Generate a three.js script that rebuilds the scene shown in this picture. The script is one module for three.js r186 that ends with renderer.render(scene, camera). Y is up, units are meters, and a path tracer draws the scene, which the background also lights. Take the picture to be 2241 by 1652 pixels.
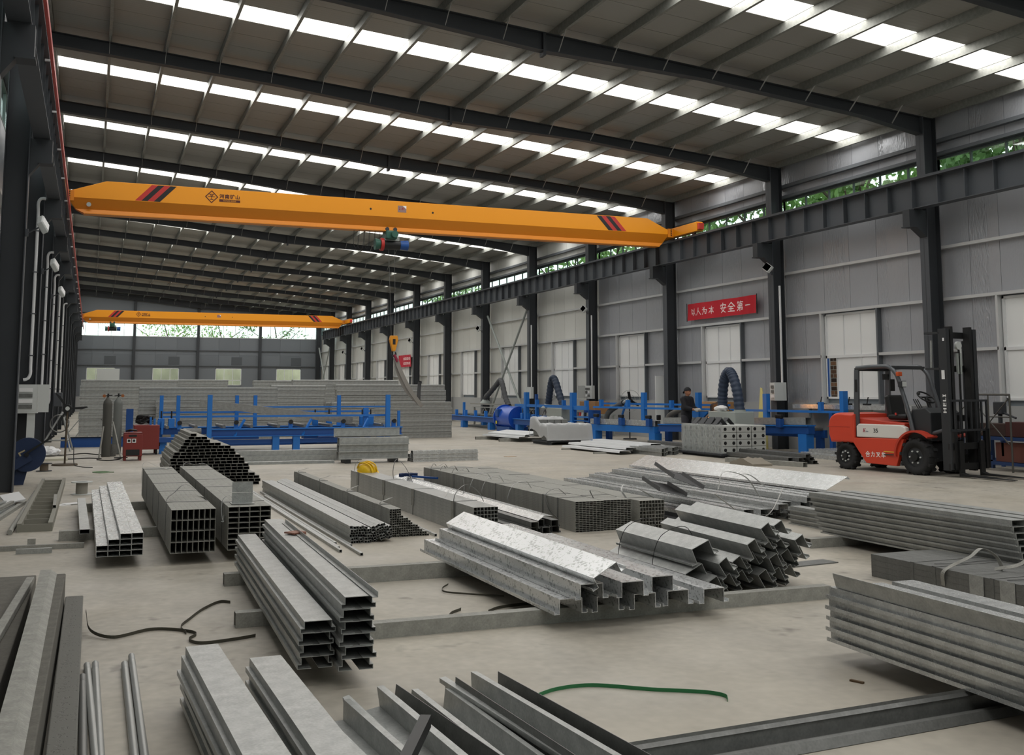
import * as THREE from 'three';
import { mergeGeometries, mergeVertices, toCreasedNormals } from 'three/addons/utils/BufferGeometryUtils.js';
import { RoundedBoxGeometry } from 'three/addons/geometries/RoundedBoxGeometry.js';
import { RectAreaLightUniformsLib } from 'three/addons/lights/RectAreaLightUniformsLib.js';
import { MarchingCubes } from 'three/addons/objects/MarchingCubes.js';
import { ImprovedNoise } from 'three/addons/math/ImprovedNoise.js';

// ---------------------------------------------------------------- camera, sky, exposure
const scene = new THREE.Scene();
const FOCAL = 2300, PPY = 601.4, TOP = 449.2, FULLH = 2 * (TOP + PPY);
const camera = new THREE.PerspectiveCamera(2 * Math.atan(FULLH / 2 / FOCAL) * 180 / Math.PI, 2241 / FULLH, 0.1, 400);
camera.position.set(0, 1.62, 0);
{
  const yaw = 0.3791, pitch = 0.1102;
  camera.up.set(0, 1, 0);
  camera.lookAt(Math.sin(yaw) * Math.cos(pitch), 1.62 + Math.sin(pitch), -Math.cos(yaw) * Math.cos(pitch));
}
camera.setViewOffset(2241, FULLH, 0, TOP, 2241, 1652);
camera.updateProjectionMatrix();

const renderer = new THREE.WebGLRenderer({ antialias: true });
renderer.toneMapping = THREE.LinearToneMapping;
renderer.toneMappingExposure = 1.0;
renderer.shadowMap.enabled = true;
RectAreaLightUniformsLib.init();

// overcast daylight
scene.background = new THREE.Color().setRGB(0.93, 0.97, 1.0);
scene.backgroundIntensity = 3.0;

const SKYLIGHT = 7.5;          // radiance of the translucent roof lights
const BAY = 6, Z1 = 18.99;
const zc = (i) => -(Z1 + BAY * i);             // column lines along the hall
const I0 = -5, I1 = 12;                        // first and last column line
const roofY = (x) => 9.72 - 0.082 * x;         // underside of the roof sheets
const XL = -1.1, XR = 17.9;                    // inner faces of the two column rows
const SLOPE = Math.atan(-0.082);
const SKY_A = 2.42, SKY_B = 3.32;              // roof light strip within each bay
for (let i = I0; i < I1; i++) {
  const x0 = -1.4, x1 = 18.2, xm = (x0 + x1) / 2;
  const l = new THREE.RectAreaLight(new THREE.Color().setRGB(1, 0.985, 0.96), SKYLIGHT, (x1 - x0) / Math.cos(SLOPE), SKY_B - SKY_A - 0.06);
  l.name = 'roof_light_glow';
  l.position.set(xm, roofY(xm) - 0.012, zc(i) - (SKY_A + SKY_B) / 2);
  // local -Z faces down, local X runs down the slope
  const X = new THREE.Vector3(Math.cos(SLOPE), Math.sin(SLOPE), 0), Zl = new THREE.Vector3(0, 1, 0).addScaledVector(X, -X.y).normalize(), Y = new THREE.Vector3().crossVectors(Zl, X);
  l.quaternion.setFromRotationMatrix(new THREE.Matrix4().makeBasis(X, Y, Zl));
  l.castShadow = true;
  scene.add(l);
}

// ---------------------------------------------------------------- helpers
let seed = 20240611;
const rnd = () => { seed = (seed * 1664525 + 1013904223) >>> 0; return seed / 4294967296; };
const rr = (a, b) => a + (b - a) * rnd();
const V = (x, y, z) => new THREE.Vector3(x, y, z);
const perlin = new ImprovedNoise();
const taken = new Map();
const numbered = (n) => { const k = taken.get(n) ?? 0; taken.set(n, k + 1); return k ? n + '_' + String(k).padStart(3, '0') : n; };
function tag(o, label, category, group) { o.userData.label = label; o.userData.category = category; if (group) o.userData.group = group; return o; }
function thing(name, label, category, pos = [0, 0, 0], ry = 0, group) {
  const o = new THREE.Group(); o.name = numbered(name); o.position.set(...pos); o.rotation.y = ry; scene.add(o);
  return tag(o, label, category, group);
}
function part(name, geo, mat, parent, pos, rot) {
  const m = new THREE.Mesh(geo, mat); m.name = name; m.castShadow = m.receiveShadow = true;
  if (pos) m.position.set(...pos); if (rot) m.rotation.set(...rot);
  parent.add(m); return m;
}
function single(name, label, category, geo, mat, pos, rot, group) {
  const m = part(numbered(name), geo, mat, scene, pos, rot); return tag(m, label, category, group);
}
function struct(name, geo, mat) { const m = part(name, geo, mat, scene); m.userData.kind = 'structure'; return m; }
function structGroup(name) { const g = new THREE.Group(); g.name = name; g.userData.kind = 'structure'; scene.add(g); return g; }

// uv in metres from the dominant direction of each face
function uvm(g) {
  if (g.index) g = g.toNonIndexed();
  if (!g.attributes.normal) g.computeVertexNormals();
  const p = g.attributes.position, uv = new Float32Array(p.count * 2), a = V(), b = V(), c = V(), n = V();
  for (let i = 0; i < p.count; i += 3) {
    a.fromBufferAttribute(p, i); b.fromBufferAttribute(p, i + 1); c.fromBufferAttribute(p, i + 2);
    n.crossVectors(b.clone().sub(a), c.clone().sub(a));
    const x = Math.abs(n.x), y = Math.abs(n.y), z = Math.abs(n.z);
    [a, b, c].forEach((q, k) => {
      const [u, w] = y >= x && y >= z ? [q.z, q.x] : x >= z ? [q.z, q.y] : [q.x, q.y];
      uv[(i + k) * 2] = u; uv[(i + k) * 2 + 1] = w;
    });
  }
  g.setAttribute('uv', new THREE.BufferAttribute(uv, 2));
  return g;
}
const box = (x0, x1, y0, y1, z0, z1) => { const g = new THREE.BoxGeometry(x1 - x0, y1 - y0, z1 - z0); g.translate((x0 + x1) / 2, (y0 + y1) / 2, (z0 + z1) / 2); return uvm(g); };
const rbox = (w, h, d, r = 0.01, s = 1) => uvm(new RoundedBoxGeometry(w, h, d, s, r));
const merge = (list) => mergeGeometries(list.map((g) => { const q = g.index ? g.toNonIndexed() : g; for (const k of Object.keys(q.attributes)) if (!['position', 'normal', 'uv'].includes(k)) q.deleteAttribute(k); return q; }));
// bar of rectangular section between two points
function bar(a, b, w, h, up = V(0, 1, 0)) {
  const d = b.clone().sub(a), L = d.length(); d.normalize();
  let s = V().crossVectors(up, d); if (s.lengthSq() < 1e-6) s = V(1, 0, 0); s.normalize();
  const u = V().crossVectors(d, s);
  const g = new THREE.BoxGeometry(w, h, L); uvm(g);
  const q = uvm(g); q.applyMatrix4(new THREE.Matrix4().makeBasis(s, u, d).setPosition(a.clone().add(b).multiplyScalar(0.5)));
  return q;
}
const cyl = (r0, r1, h, n = 16, open = false) => uvmSoft(new THREE.CylinderGeometry(r1, r0, h, n, 1, open));
const uvmSoft = (g) => g;
function rod(a, b, r, n = 10, r2 = r) {
  const d = b.clone().sub(a), L = d.length(); const g = new THREE.CylinderGeometry(r2, r, L, n);
  g.applyQuaternion(new THREE.Quaternion().setFromUnitVectors(V(0, 1, 0), d.clone().normalize()));
  g.translate((a.x + b.x) / 2, (a.y + b.y) / 2, (a.z + b.z) / 2); return g;
}
const tube = (pts, r, seg = 40, n = 8, closed = false) => new THREE.TubeGeometry(new THREE.CatmullRomCurve3(pts.map((p) => (p.isVector3 ? p : V(...p))), closed), seg, r, n, closed);
// hexahedron whose underside and top follow the roof slope
function roofHex(x0, x1, a, b, z0, z1) {
  const g = new THREE.BoxGeometry(x1 - x0, 1, z1 - z0); g.translate((x0 + x1) / 2, 0.5, (z0 + z1) / 2);
  const p = g.attributes.position;
  for (let i = 0; i < p.count; i++) p.setY(i, roofY(p.getX(i)) + (p.getY(i) < 0.5 ? a : b));
  g.deleteAttribute('normal'); const q = g.toNonIndexed(); q.computeVertexNormals(); return uvm(q);
}
// closed outline of a bent sheet of thickness t along a polyline
function sheetShape(pts, t) {
  const n = pts.length, L = [], R = [];
  for (let i = 0; i < n; i++) {
    const p = pts[i], a = pts[Math.max(0, i - 1)], b = pts[Math.min(n - 1, i + 1)];
    const d1 = i ? [p[0] - a[0], p[1] - a[1]] : [b[0] - p[0], b[1] - p[1]], d2 = i < n - 1 ? [b[0] - p[0], b[1] - p[1]] : d1;
    const l1 = Math.hypot(...d1), l2 = Math.hypot(...d2), n1 = [-d1[1] / l1, d1[0] / l1], n2 = [-d2[1] / l2, d2[0] / l2];
    let m = [n1[0] + n2[0], n1[1] + n2[1]]; const ml = Math.hypot(...m) || 1; m = [m[0] / ml, m[1] / ml];
    const k = t / 2 / Math.max(0.35, m[0] * n1[0] + m[1] * n1[1]);
    L.push([p[0] + m[0] * k, p[1] + m[1] * k]); R.push([p[0] - m[0] * k, p[1] - m[1] * k]);
  }
  return new THREE.Shape([...L, ...R.reverse()].map(([x, y]) => new THREE.Vector2(x, y)));
}
// extrude a section along -z, from z = 0 to z = -len
function extrude(shape, len) {
  const g = new THREE.ExtrudeGeometry(shape, { depth: len, bevelEnabled: false, curveSegments: 6 });
  g.translate(0, 0, -len); return uvm(g);
}
const sheet = (pts, t, len) => extrude(sheetShape(pts, t), len);
function rectTube(w, h, t, len) {
  const s = new THREE.Shape([[-w / 2, 0], [w / 2, 0], [w / 2, h], [-w / 2, h]].map((p) => new THREE.Vector2(...p)));
  s.holes.push(new THREE.Path([[-w / 2 + t, t], [-w / 2 + t, h - t], [w / 2 - t, h - t], [w / 2 - t, t]].map((p) => new THREE.Vector2(...p))));
  return extrude(s, len);
}
function poly(pts, depth, bevel = 0) {  // polygon in xy extruded along z, centred
  const s = new THREE.Shape(pts.map((p) => new THREE.Vector2(...p)));
  const g = new THREE.ExtrudeGeometry(s, { depth: depth - 2 * bevel, bevelEnabled: bevel > 0, bevelSize: bevel, bevelThickness: bevel, bevelSegments: 2, bevelOffset: -bevel });
  g.translate(0, 0, -depth / 2 + bevel); return uvm(g);
}
// flat ribbon along a curve; side gives the direction of its width
function ribbon(pts, w, t = 0.0015, side = null, seg = 36) {
  const c = new THREE.CatmullRomCurve3(pts.map((p) => V(...p))), pos = [], idx = [];
  for (let i = 0; i <= seg; i++) {
    const p = c.getPoint(i / seg), d = c.getTangent(i / seg);
    let s = side ? side.clone() : V().crossVectors(d, V(0, 1, 0)); s.addScaledVector(d, -s.dot(d)); if (s.lengthSq() < 1e-6) s.set(1, 0, 0); s.normalize();
    const n = V().crossVectors(s, d).normalize();
    for (const [a, b] of [[-1, -1], [1, -1], [1, 1], [-1, 1]]) { const q = p.clone().addScaledVector(s, a * w / 2).addScaledVector(n, b * t / 2); pos.push(q.x, q.y, q.z); }
  }
  for (let i = 0; i < seg; i++) for (let k = 0; k < 4; k++) { const a = i * 4 + k, b = i * 4 + (k + 1) % 4, c2 = a + 4, d2 = b + 4; idx.push(a, b, d2, a, d2, c2); }
  const e = seg * 4; idx.push(0, 2, 1, 0, 3, 2, e, e + 1, e + 2, e, e + 2, e + 3);
  const g = new THREE.BufferGeometry(); g.setAttribute('position', new THREE.Float32BufferAttribute(pos, 3)); g.setIndex(idx);
  const q = g.toNonIndexed(); q.computeVertexNormals(); return uvm(q);
}

// ---------------------------------------------------------------- textures and materials
function noiseTex(n, f, { srgb = false, repeat = 1 } = {}) {
  const d = new Uint8Array(n * n * 4);
  for (let y = 0; y < n; y++) for (let x = 0; x < n; x++) {
    const c = f(x / n, y / n, x, y), o = (y * n + x) * 4;
    d[o] = Math.max(0, Math.min(255, c[0])); d[o + 1] = Math.max(0, Math.min(255, c[1])); d[o + 2] = Math.max(0, Math.min(255, c[2])); d[o + 3] = 255;
  }
  const t = new THREE.DataTexture(d, n, n); t.wrapS = t.wrapT = THREE.RepeatWrapping; t.magFilter = THREE.LinearFilter; t.minFilter = THREE.LinearMipmapLinearFilter; t.generateMipmaps = true;
  if (srgb) t.colorSpace = THREE.SRGBColorSpace; t.repeat.set(repeat, repeat); t.needsUpdate = true; return t;
}
// tileable noise on a torus-like lattice
function tile(u, v, f, s = 0) {
  const P = (x, y) => perlin.noise(x * f + s, y * f + s * 1.7, s * 0.37);
  return P(u, v) * (1 - u) * (1 - v) + P(u - 1, v) * u * (1 - v) + P(u, v - 1) * (1 - u) * v + P(u - 1, v - 1) * u * v;
}
const fbm = (u, v, f, o, s) => { let a = 0, k = 1, w = 0; for (let i = 0; i < o; i++) { a += k * tile(u, v, f * 2 ** i, s + i * 7.3); w += k; k *= 0.55; } return a / w; };

const std = (o) => new THREE.MeshStandardMaterial(o);
const lin = (r, g, b) => new THREE.Color().setRGB(r, g, b);
const M = {};
// concrete floor: trodden dust, scrapes and darker worn patches
const floorTex = noiseTex(1024, (u, v) => {
  const big = fbm(u, v, 3, 4, 1), mid = fbm(u, v, 14, 4, 21), fine = fbm(u, v, 90, 2, 41), sc = fbm(u * 1, v, 30, 3, 61);
  let k = 0.80 + 0.16 * big + 0.12 * mid + 0.09 * fine;
  if (sc > 0.23) k -= (sc - 0.23) * 0.9;
  const warm = 0.5 + 0.8 * fbm(u, v, 5, 2, 77);
  return [205 * k + 3 * warm, 199 * k, 188 * k - 6 * warm];
}, { srgb: true, repeat: 1 / 7 });
const floorRough = noiseTex(512, (u, v) => { const k = 150 + 90 * fbm(u, v, 8, 4, 5); return [k, k, k]; }, { repeat: 1 / 5 });
M.floor = std({ map: floorTex, roughnessMap: floorRough, roughness: 0.95, bumpMap: floorRough, bumpScale: 0.002 });
// galvanised steel: soft spangle and handling marks
const galvTex = noiseTex(512, (u, v) => { const k = 205 + 46 * fbm(u, v, 10, 4, 3) + 26 * fbm(u, v, 60, 2, 13); return [k, k, k * 0.995]; }, { srgb: true, repeat: 1 / 0.8 });
const galvRough = noiseTex(512, (u, v) => { const k = 190 + 40 * fbm(u, v, 12, 4, 33) + 16 * fbm(u, v, 70, 2, 43); return [k, k, k]; }, { repeat: 1 / 0.9 });
M.galv = std({ color: 0xcdcfcd, map: galvTex, metalness: 0.4, roughness: 0.5, roughnessMap: galvRough });
M.galvBright = std({ color: 0xf0f2f2, map: galvTex, metalness: 0.45, roughness: 0.36, roughnessMap: galvRough });
M.galvDull = std({ color: 0xb9b8b1, map: galvTex, metalness: 0.1, roughness: 1.0, roughnessMap: galvRough });
M.galvDark = std({ color: 0x8c8d8b, map: galvTex, metalness: 0.35, roughness: 0.55, roughnessMap: galvRough });
M.spangle = std({ color: 0xe6e8e8, metalness: 0.55, roughness: 0.33, roughnessMap: galvRough, map: noiseTex(512, (u, v) => { const s = fbm(u * 1, v, 40, 3, 91) * 1.4 + fbm(u, v, 9, 2, 95) * 0.8; const k = 232 + (s > 0.22 ? -46 : 6); return [k, k, k]; }, { srgb: true, repeat: 1 / 0.8 }) });
M.steelDark = std({ color: 0x33363a, roughness: 0.62, metalness: 0.1 });
M.steelGrey = std({ color: 0x4a4d52, roughness: 0.55, metalness: 0.1 });
M.runway = std({ color: 0x4c5055, roughness: 0.55, metalness: 0.1 });
M.purlin = std({ color: 0xa9aaa4, map: galvTex, metalness: 0.55, roughness: 0.62 });
M.brace = std({ color: 0xb5b5b2, roughness: 0.6, metalness: 0.2 });
const ribTex = noiseTex(256, (u, v) => { const k = 128 + 60 * Math.sin(u * Math.PI * 2 * 8) + 20 * fbm(u, v, 10, 3, 3); return [k, k, k]; }, { repeat: 1 });
M.roofPanel = std({ color: 0x8b8a84, roughness: 0.5, bumpMap: ribTex, bumpScale: 0.003 });
M.roofOuter = std({ color: 0x8f9498, roughness: 0.7 });
M.skylight = std({ color: 0xf4f4ee, roughness: 0.6, emissive: 0xfffdf6, emissiveIntensity: 1.6 });
const foilBump = noiseTex(512, (u, v) => { const k = 128 + 150 * fbm(u, v * 0.35, 14, 4, 11) + 60 * fbm(u * 4, v, 12, 2, 31); return [k, k, k]; }, { repeat: 1 / 1.6 });
M.wallFoil = std({ color: 0xa6a8ad, roughness: 0.36, metalness: 0.3, bumpMap: foilBump, bumpScale: 0.012 });
M.wallWhite = std({ color: 0xd2d2cd, roughness: 0.45, metalness: 0.15, bumpMap: foilBump, bumpScale: 0.006 });
M.wallWhite2 = std({ color: 0xcbcbc6, roughness: 0.5, metalness: 0.15, bumpMap: foilBump, bumpScale: 0.004 });
M.wallFoilPlain = std({ color: 0xa2a4a9, roughness: 0.5, metalness: 0.2, bumpMap: foilBump, bumpScale: 0.006 });
M.endPanel = std({ color: 0x6c7176, roughness: 0.65 });
M.endPanel2 = std({ color: 0x666b70, roughness: 0.65 });
M.endPanelPatch = std({ color: 0x4f5357, roughness: 0.7 });
M.dado = std({ color: 0xa3a4a3, roughness: 0.85, bumpMap: floorRough, bumpScale: 0.003 });
M.wallOuter = std({ color: 0x7f878d, roughness: 0.7 });
M.girt = std({ color: 0xc8c9c9, metalness: 0.4, roughness: 0.5 });
M.girtDark = std({ color: 0x5c6064, roughness: 0.6 });
M.frame = std({ color: 0x54605c, roughness: 0.5 });
M.frameWhite = std({ color: 0xdadbdb, roughness: 0.5 });
M.whiteSheet = std({ color: 0xe6e7e6, roughness: 0.6 });
M.glass = new THREE.MeshPhysicalMaterial({ color: 0xe6f0ec, roughness: 0.02, transmission: 1, thickness: 0, ior: 1.5 });
M.crane = std({ color: 0xe2910c, roughness: 0.42 });
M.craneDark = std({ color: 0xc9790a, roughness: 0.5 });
M.black = std({ color: 0x121314, roughness: 0.5 });
M.rubber = std({ color: 0x1b1b1c, roughness: 0.85 });
M.red = std({ color: 0xb42a26, roughness: 0.5 });
M.redRail = std({ color: 0xc23a30, roughness: 0.45 });
M.blue = std({ color: 0x1c6fc0, roughness: 0.5 });
M.blueDark = std({ color: 0x124a90, roughness: 0.5 });
M.white = std({ color: 0xdedede, roughness: 0.5 });
M.whitePipe = std({ color: 0xd6d7d8, roughness: 0.35 });
M.greyPaint = std({ color: 0x9aa09c, roughness: 0.6 });
M.cabinet = std({ color: 0xc2c5c3, roughness: 0.5 });
// ---------------------------------------------------------------- floor, ground outside
const zNear = zc(I0), zFar = zc(I1);
struct('floor', box(-2.2, 18.7, -0.2, 0, zFar - 0.3, zNear + 0.3), M.floor);
struct('ground', box(-60, 90, -0.4, -0.21, -170, 60), std({ color: 0x6f7264, roughness: 1 }));

// ---------------------------------------------------------------- roof
{
  const c = struct('ceiling', roofHex(-2.2, 18.75, 0.07, 0.13, zFar - 0.4, zNear + 0.4), M.roofOuter);
  const strip = [0, 0.81, 1.62, SKY_A, SKY_B, 4.21, 5.1, 6.0];
  for (let i = I0; i < I1; i++) for (let k = 0; k < strip.length - 1; k++) {
    const z0 = zc(i) - strip[k] - 0.006, z1 = zc(i) - strip[k + 1] + 0.006;
    if (strip[k] === SKY_A) part('skylight_panel', roofHex(-1.6, 18.45, 0.004, 0.05, z1, z0), M.skylight, c).userData.label = 'glowing translucent roof light strip';
    else part('roof_panel', roofHex(-2.0, 18.5, 0, 0.05, z1, z0), M.roofPanel, c);
  }
  for (let k = -1; k < 16; k++) {
    const x = 0.06 + 1.21 * k, y = roofY(x);
    const g = sheet([[0.06, -0.165], [0.06, -0.19], [0, -0.19], [0, -0.004], [0.06, -0.004], [0.06, -0.03]], 0.006, zNear - zFar);
    g.translate(x, y, zNear); part('purlin', g, M.purlin, c);
  }
}
// rafters: tapered plate girders with fly braces up to the purlins
const rafD = [[-1.5, 0.5], [4, 0.47], [8.24, 0.58], [12, 0.43], [16.2, 0.48], [17.92, 0.62]];
{
  const top = (x) => roofY(x) - 0.2, bot = (x, d) => roofY(x) - 0.2 - d + 0.2;
  const B = rafD.map(([x, d]) => V(x, roofY(x) - d, 0));
  const web = poly([[-1.5, top(-1.5)], [18.28, top(18.28)], [18.28, 7.66], ...B.slice().reverse().map((p) => [p.x, p.y])], 0.016);
  const flB = merge(B.slice(1).map((p, i) => bar(B[i], p, 0.2, 0.016)));
  const flT = bar(V(-1.5, top(-1.5) - 0.008, 0), V(18.28, top(18.28) - 0.008, 0), 0.2, 0.016);
  const splice = box(8.21, 8.27, roofY(8.24) - 0.68, roofY(8.24) - 0.21, -0.1, 0.1);
  const brs = [];
  for (let k = 0; k < 15; k++) {
    const x = 0.06 + 1.21 * k; let j = 0; while (j < rafD.length - 2 && rafD[j + 1][0] < x) j++;
    const t = (x - rafD[j][0]) / (rafD[j + 1][0] - rafD[j][0]), d = rafD[j][1] + t * (rafD[j + 1][1] - rafD[j][1]);
    brs.push(bar(V(x + 0.02, roofY(x) - d + 0.02, 0.09), V(x + 0.02, roofY(x) - 0.12, 0.52), 0.034, 0.006, V(1, 0, 0)));
  }
  for (let i = I0 + 1; i <= I1; i++) {
    const g = structGroup(numbered('roof_rafter')); g.position.z = zc(i) + (i === I1 ? 0.35 : 0);
    part('web', web, M.steelDark, g); part('bottom_flange', flB, M.steelDark, g); part('top_flange', flT, M.steelDark, g); part('splice_plate', splice, M.steelDark, g);
    for (const b of brs) part('fly_brace', b, M.brace, g);
  }
}
// ---------------------------------------------------------------- columns with crane brackets, both sides
{
  const mk = (s) => {   // s = +1 right row, -1 left row
    const f = s > 0 ? XR : XL, d = 0.38, o = f + s * d, X = (a, b) => [Math.min(a, b), Math.max(a, b)];
    const top = s > 0 ? 8.05 : roofY(XL) - 0.5;
    const inner = box(...X(f, f + s * 0.016), 0, top, -0.13, 0.13), outer = box(...X(o - s * 0.016, o), 0, top, -0.13, 0.13), web = box(...X(f, o), 0, top, -0.006, 0.006);
    const e = f - s * (s > 0 ? 0.5 : 0.34);
    const arm = poly([[f, 5.8], [e, 5.8], [e, 5.42], [e + s * 0.17, 5.42], [f, 5.18]], 0.22);
    const plate = box(...X(e - s * 0.02, e + s * 0.2), 5.39, 5.415, -0.14, 0.14);
    return { inner, outer, web, arm, plate };
  };
  for (const s of [1, -1]) {
    const q = mk(s);
    for (let i = I0 + 1; i <= I1; i++) {
      const g = structGroup(numbered('steel_column')); g.position.z = zc(i) + (i === I1 ? 0.3 : 0);
      part('inner_flange', q.inner, M.steelGrey, g); part('outer_flange', q.outer, M.steelDark, g); part('web', q.web, M.steelDark, g);
      if (i < I1) { part('crane_bracket', q.arm, M.steelDark, g); part('bracket_plate', q.plate, M.steelDark, g); }
    }
  }
}
// crane runway beams
for (const [x, s] of [[17.66, 1], [-0.93, -1]]) {
  const z0 = zc(I1) + 4.5, z1 = zNear - 0.2;
  const g = structGroup(numbered('crane_runway_beam'));
  part('top_flange', box(x - 0.17, x + 0.17, 6.48, 6.5, z0, z1), M.runway, g);
  part('bottom_flange', box(x - 0.13, x + 0.13, 5.82, 5.835, z0, z1), M.runway, g);
  part('web', box(x - 0.005, x + 0.005, 5.835, 6.48, z0, z1), M.runway, g);
  part('rail', box(x - 0.03, x + 0.03, 6.5, 6.58, z0, z1), M.steelGrey, g);
  const st = box(x - s * 0.125 < x ? x - 0.125 : x, x - s * 0.125 < x ? x : x + 0.125, 5.836, 6.47, -0.006, 0.006);
  for (let z = -0.53; z > z0; z -= 0.8) if (z < 6) part('stiffener', st, M.runway, g, [0, 0, z + 3.4 > z1 ? z : z]);
  for (let i = I0 + 1; i < I1; i++) part('bearing_pad', box(x - 0.12, x + 0.12, 5.8, 5.82, -0.12, 0.12), M.steelDark, g, [0, 0, zc(i)]);
}
{ // red conductor rail along the left runway
  const g = new THREE.Group();
  const m = single('conductor_rail', 'long red crane power rail running along the left crane beam', 'rail', box(-0.71, -0.67, 6.2, 6.3, zFar + 6, zNear - 1), M.redRail);
  for (let z = -4; z > zFar + 6; z -= 3) part('hanger', box(-0.8, -0.68, 6.3, 6.33, z - 0.02, z + 0.02), M.white, m);
}
// ---------------------------------------------------------------- long walls
let winNo = 0;
const W0 = 2.2, W1 = 4.3, WB = 1.42, WT = 3.68;   // lower window within a bay
const CL0 = 6.4, CL1 = 7.1;                        // clerestory glass
function longWall(name, s) {
  const x = s > 0 ? 18.42 : -1.66, X = (a, b) => (s > 0 ? [x + a, x + b] : [x - b, x - a]);
  const top = (xx) => roofY(xx) + 0.05;
  const out = [];
  const H = s > 0 ? 8.25 : 9.9;
  for (let i = I0; i < I1; i++) {
    const a = zc(i), b = zc(i + 1);
    if (s > 0 && i === 2) out.push(box(...X(0.06, 0.2), -0.05, WB, b, a - 0.75), box(...X(0.06, 0.2), -0.05, WB, a - 0.2, a), box(...X(0.06, 0.12), WB, WT, a - 0.2, a), box(...X(0.06, 0.12), WB, WT, a - W0, a - 0.75), box(...X(0.06, 0.12), 2.2, WT, a - 0.75, a - 0.2));
    else out.push(box(...X(0.06, 0.2), -0.05, WB, b, a), box(...X(0.06, 0.12), WB, WT, a - W0, a));
    out.push(box(...X(0.06, 0.12), WB, WT, b, a - W1), box(...X(0.06, 0.12), WT, CL0, b, a), box(...X(0.06, 0.12), CL1, H, b, a));
  }
  const w = struct(name, merge(out), M.wallOuter);
  if (s > 0) { part('dado', box(...X(-0.03, 0.059), 0, 1.3, zFar, zc(2) - 0.75), M.dado, w); part('dado', box(...X(-0.03, 0.059), 0, 1.3, zc(2) - 0.2, zNear), M.dado, w); } else part('dado', box(...X(-0.03, 0.059), 0, 1.3, zFar, zNear), M.dado, w);
  for (let i = I0; i < I1; i++) {
    const a = zc(i);
    const P = (z0, z1, y0, y1) => part('wall_panel', box(...X(0, 0.05), y0, y1, a - z1 + 0.005, a - z0 - 0.005), i > 2 ? ((i + Math.round(z0)) % 2 ? M.wallWhite : M.wallWhite2) : (i + Math.round(z0)) % 2 ? M.wallFoil : M.wallFoilPlain, w);
    for (const [z0, z1] of [[0, 1.1], [1.1, 2.2], [4.3, 5.15], [5.15, 6]]) { if (s > 0 && i === 2 && z0 === 0) { P(0, 0.2, 1.3, 2.2); P(0.75, 1.1, 1.3, 2.2); P(0, 1.1, 2.2, 3.72); } else P(z0, z1, 1.3, 3.72); P(z0, z1, 3.72, CL0 - 0.02); }
    P(2.2, 3.25, 3.72, CL0 - 0.02); P(3.25, 4.3, 3.72, CL0 - 0.02);
    for (let k = 0; k < 6; k++) P(k, k + 1, CL1 + 0.06, H - 0.02);
    const G = (y, m, h = 0.07, d = 0.13) => { const z0 = a - BAY + 0.01, z1 = a - 0.01; part('girt', box(...X(-d, -0.003), y - h / 2, y + h / 2, z0, z1), m, w); };
    G(4.95, M.girt); G(3.74, M.girt); G(7.48, M.girtDark, 0.09); G(7.17, M.girtDark, 0.08);
    for (const [y0, y1] of [[2.55, 2.55]]) for (const [z0, z1] of [[0.01, W0 - 0.05], [W1 + 0.05, 5.99]]) part('girt', box(...X(-0.13, -0.003), y0 - 0.035, y0 + 0.035, a - z1, a - z0), M.girt, w);
    for (const z of [W0 - 0.08, W1 + 0.02]) part('jamb_post', box(...X(-0.13, -0.003), 1.3, 3.7, a - z - 0.06, a - z + 0.0), z > 3 ? M.girt : M.girtDark, w);
  }
  for (let i = I0; i < I1; i++) {
    const a = zc(i);
    // clerestory
    const g = structGroup('window_' + (++winNo));
    part('frame', merge([box(...X(0, 0.06), CL0, CL0 + 0.04, a - BAY, a), box(...X(0, 0.06), CL1 - 0.04, CL1, a - BAY, a)]), M.frame, g);
    for (let k = 0; k <= 6; k++) { const z = a - k; part('mullion', box(...X(0.005, 0.055), CL0 + 0.04, CL1 - 0.04, z - 0.02, z + 0.02), M.frame, g); }
    for (let k = 0; k < 6; k++) part('pane', box(...X(0.03, 0.034), CL0 + 0.04, CL1 - 0.04, a - k - 0.98, a - k - 0.02), M.glass, g);
    // lower window blanked with white sheets
    const h = structGroup('window_' + (++winNo));
    part('frame', merge([box(...X(-0.02, 0.05), WB, WB + 0.05, a - W1, a - W0), box(...X(-0.02, 0.05), WT - 0.05, WT, a - W1, a - W0), box(...X(-0.02, 0.05), 2.5, 2.57, a - W1, a - W0), box(...X(-0.02, 0.05), WB, WT, a - W0 - 0.05, a - W0), box(...X(-0.02, 0.05), WB, WT, a - W1, a - W1 + 0.05)]), M.frameWhite, h);
    const n = 3, w3 = (W1 - W0 - 0.1) / n;
    for (let r = 0; r < 2; r++) for (let k = 0; k < n; k++) {
      if (s > 0 && i === 0 && r === 0 && k === 2) continue;       // slid open: brick wall seen outside
      const z0 = a - W0 - 0.05 - k * w3, wide = s > 0 && i === 0 && r === 0 && k === 1 ? 0.3 : 0;
      const y0 = r ? 2.57 : WB + 0.05, y1 = r ? WT - 0.05 : 2.5;
      part('pane', box(...X(0.012 + 0.012 * (k % 2), 0.022 + 0.012 * (k % 2)), y0, y1, z0 - w3 - wide + 0.004, z0 - 0.004), M.whiteSheet, h);
      part('mullion', box(...X(0.0, 0.03), y0, y1, z0 - w3 - wide - 0.015, z0 - w3 - wide + 0.015), M.frameWhite, h);
    }
    if (s > 0 && i === 0) part('slid_frame', box(...X(-0.015, 0.012), WB + 0.05, 2.5, a - W1 + 0.05, a - W1 + 0.09), M.blueDark, h);
  }
}
longWall('wall_right', 1);
longWall('wall_left', -1);
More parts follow.
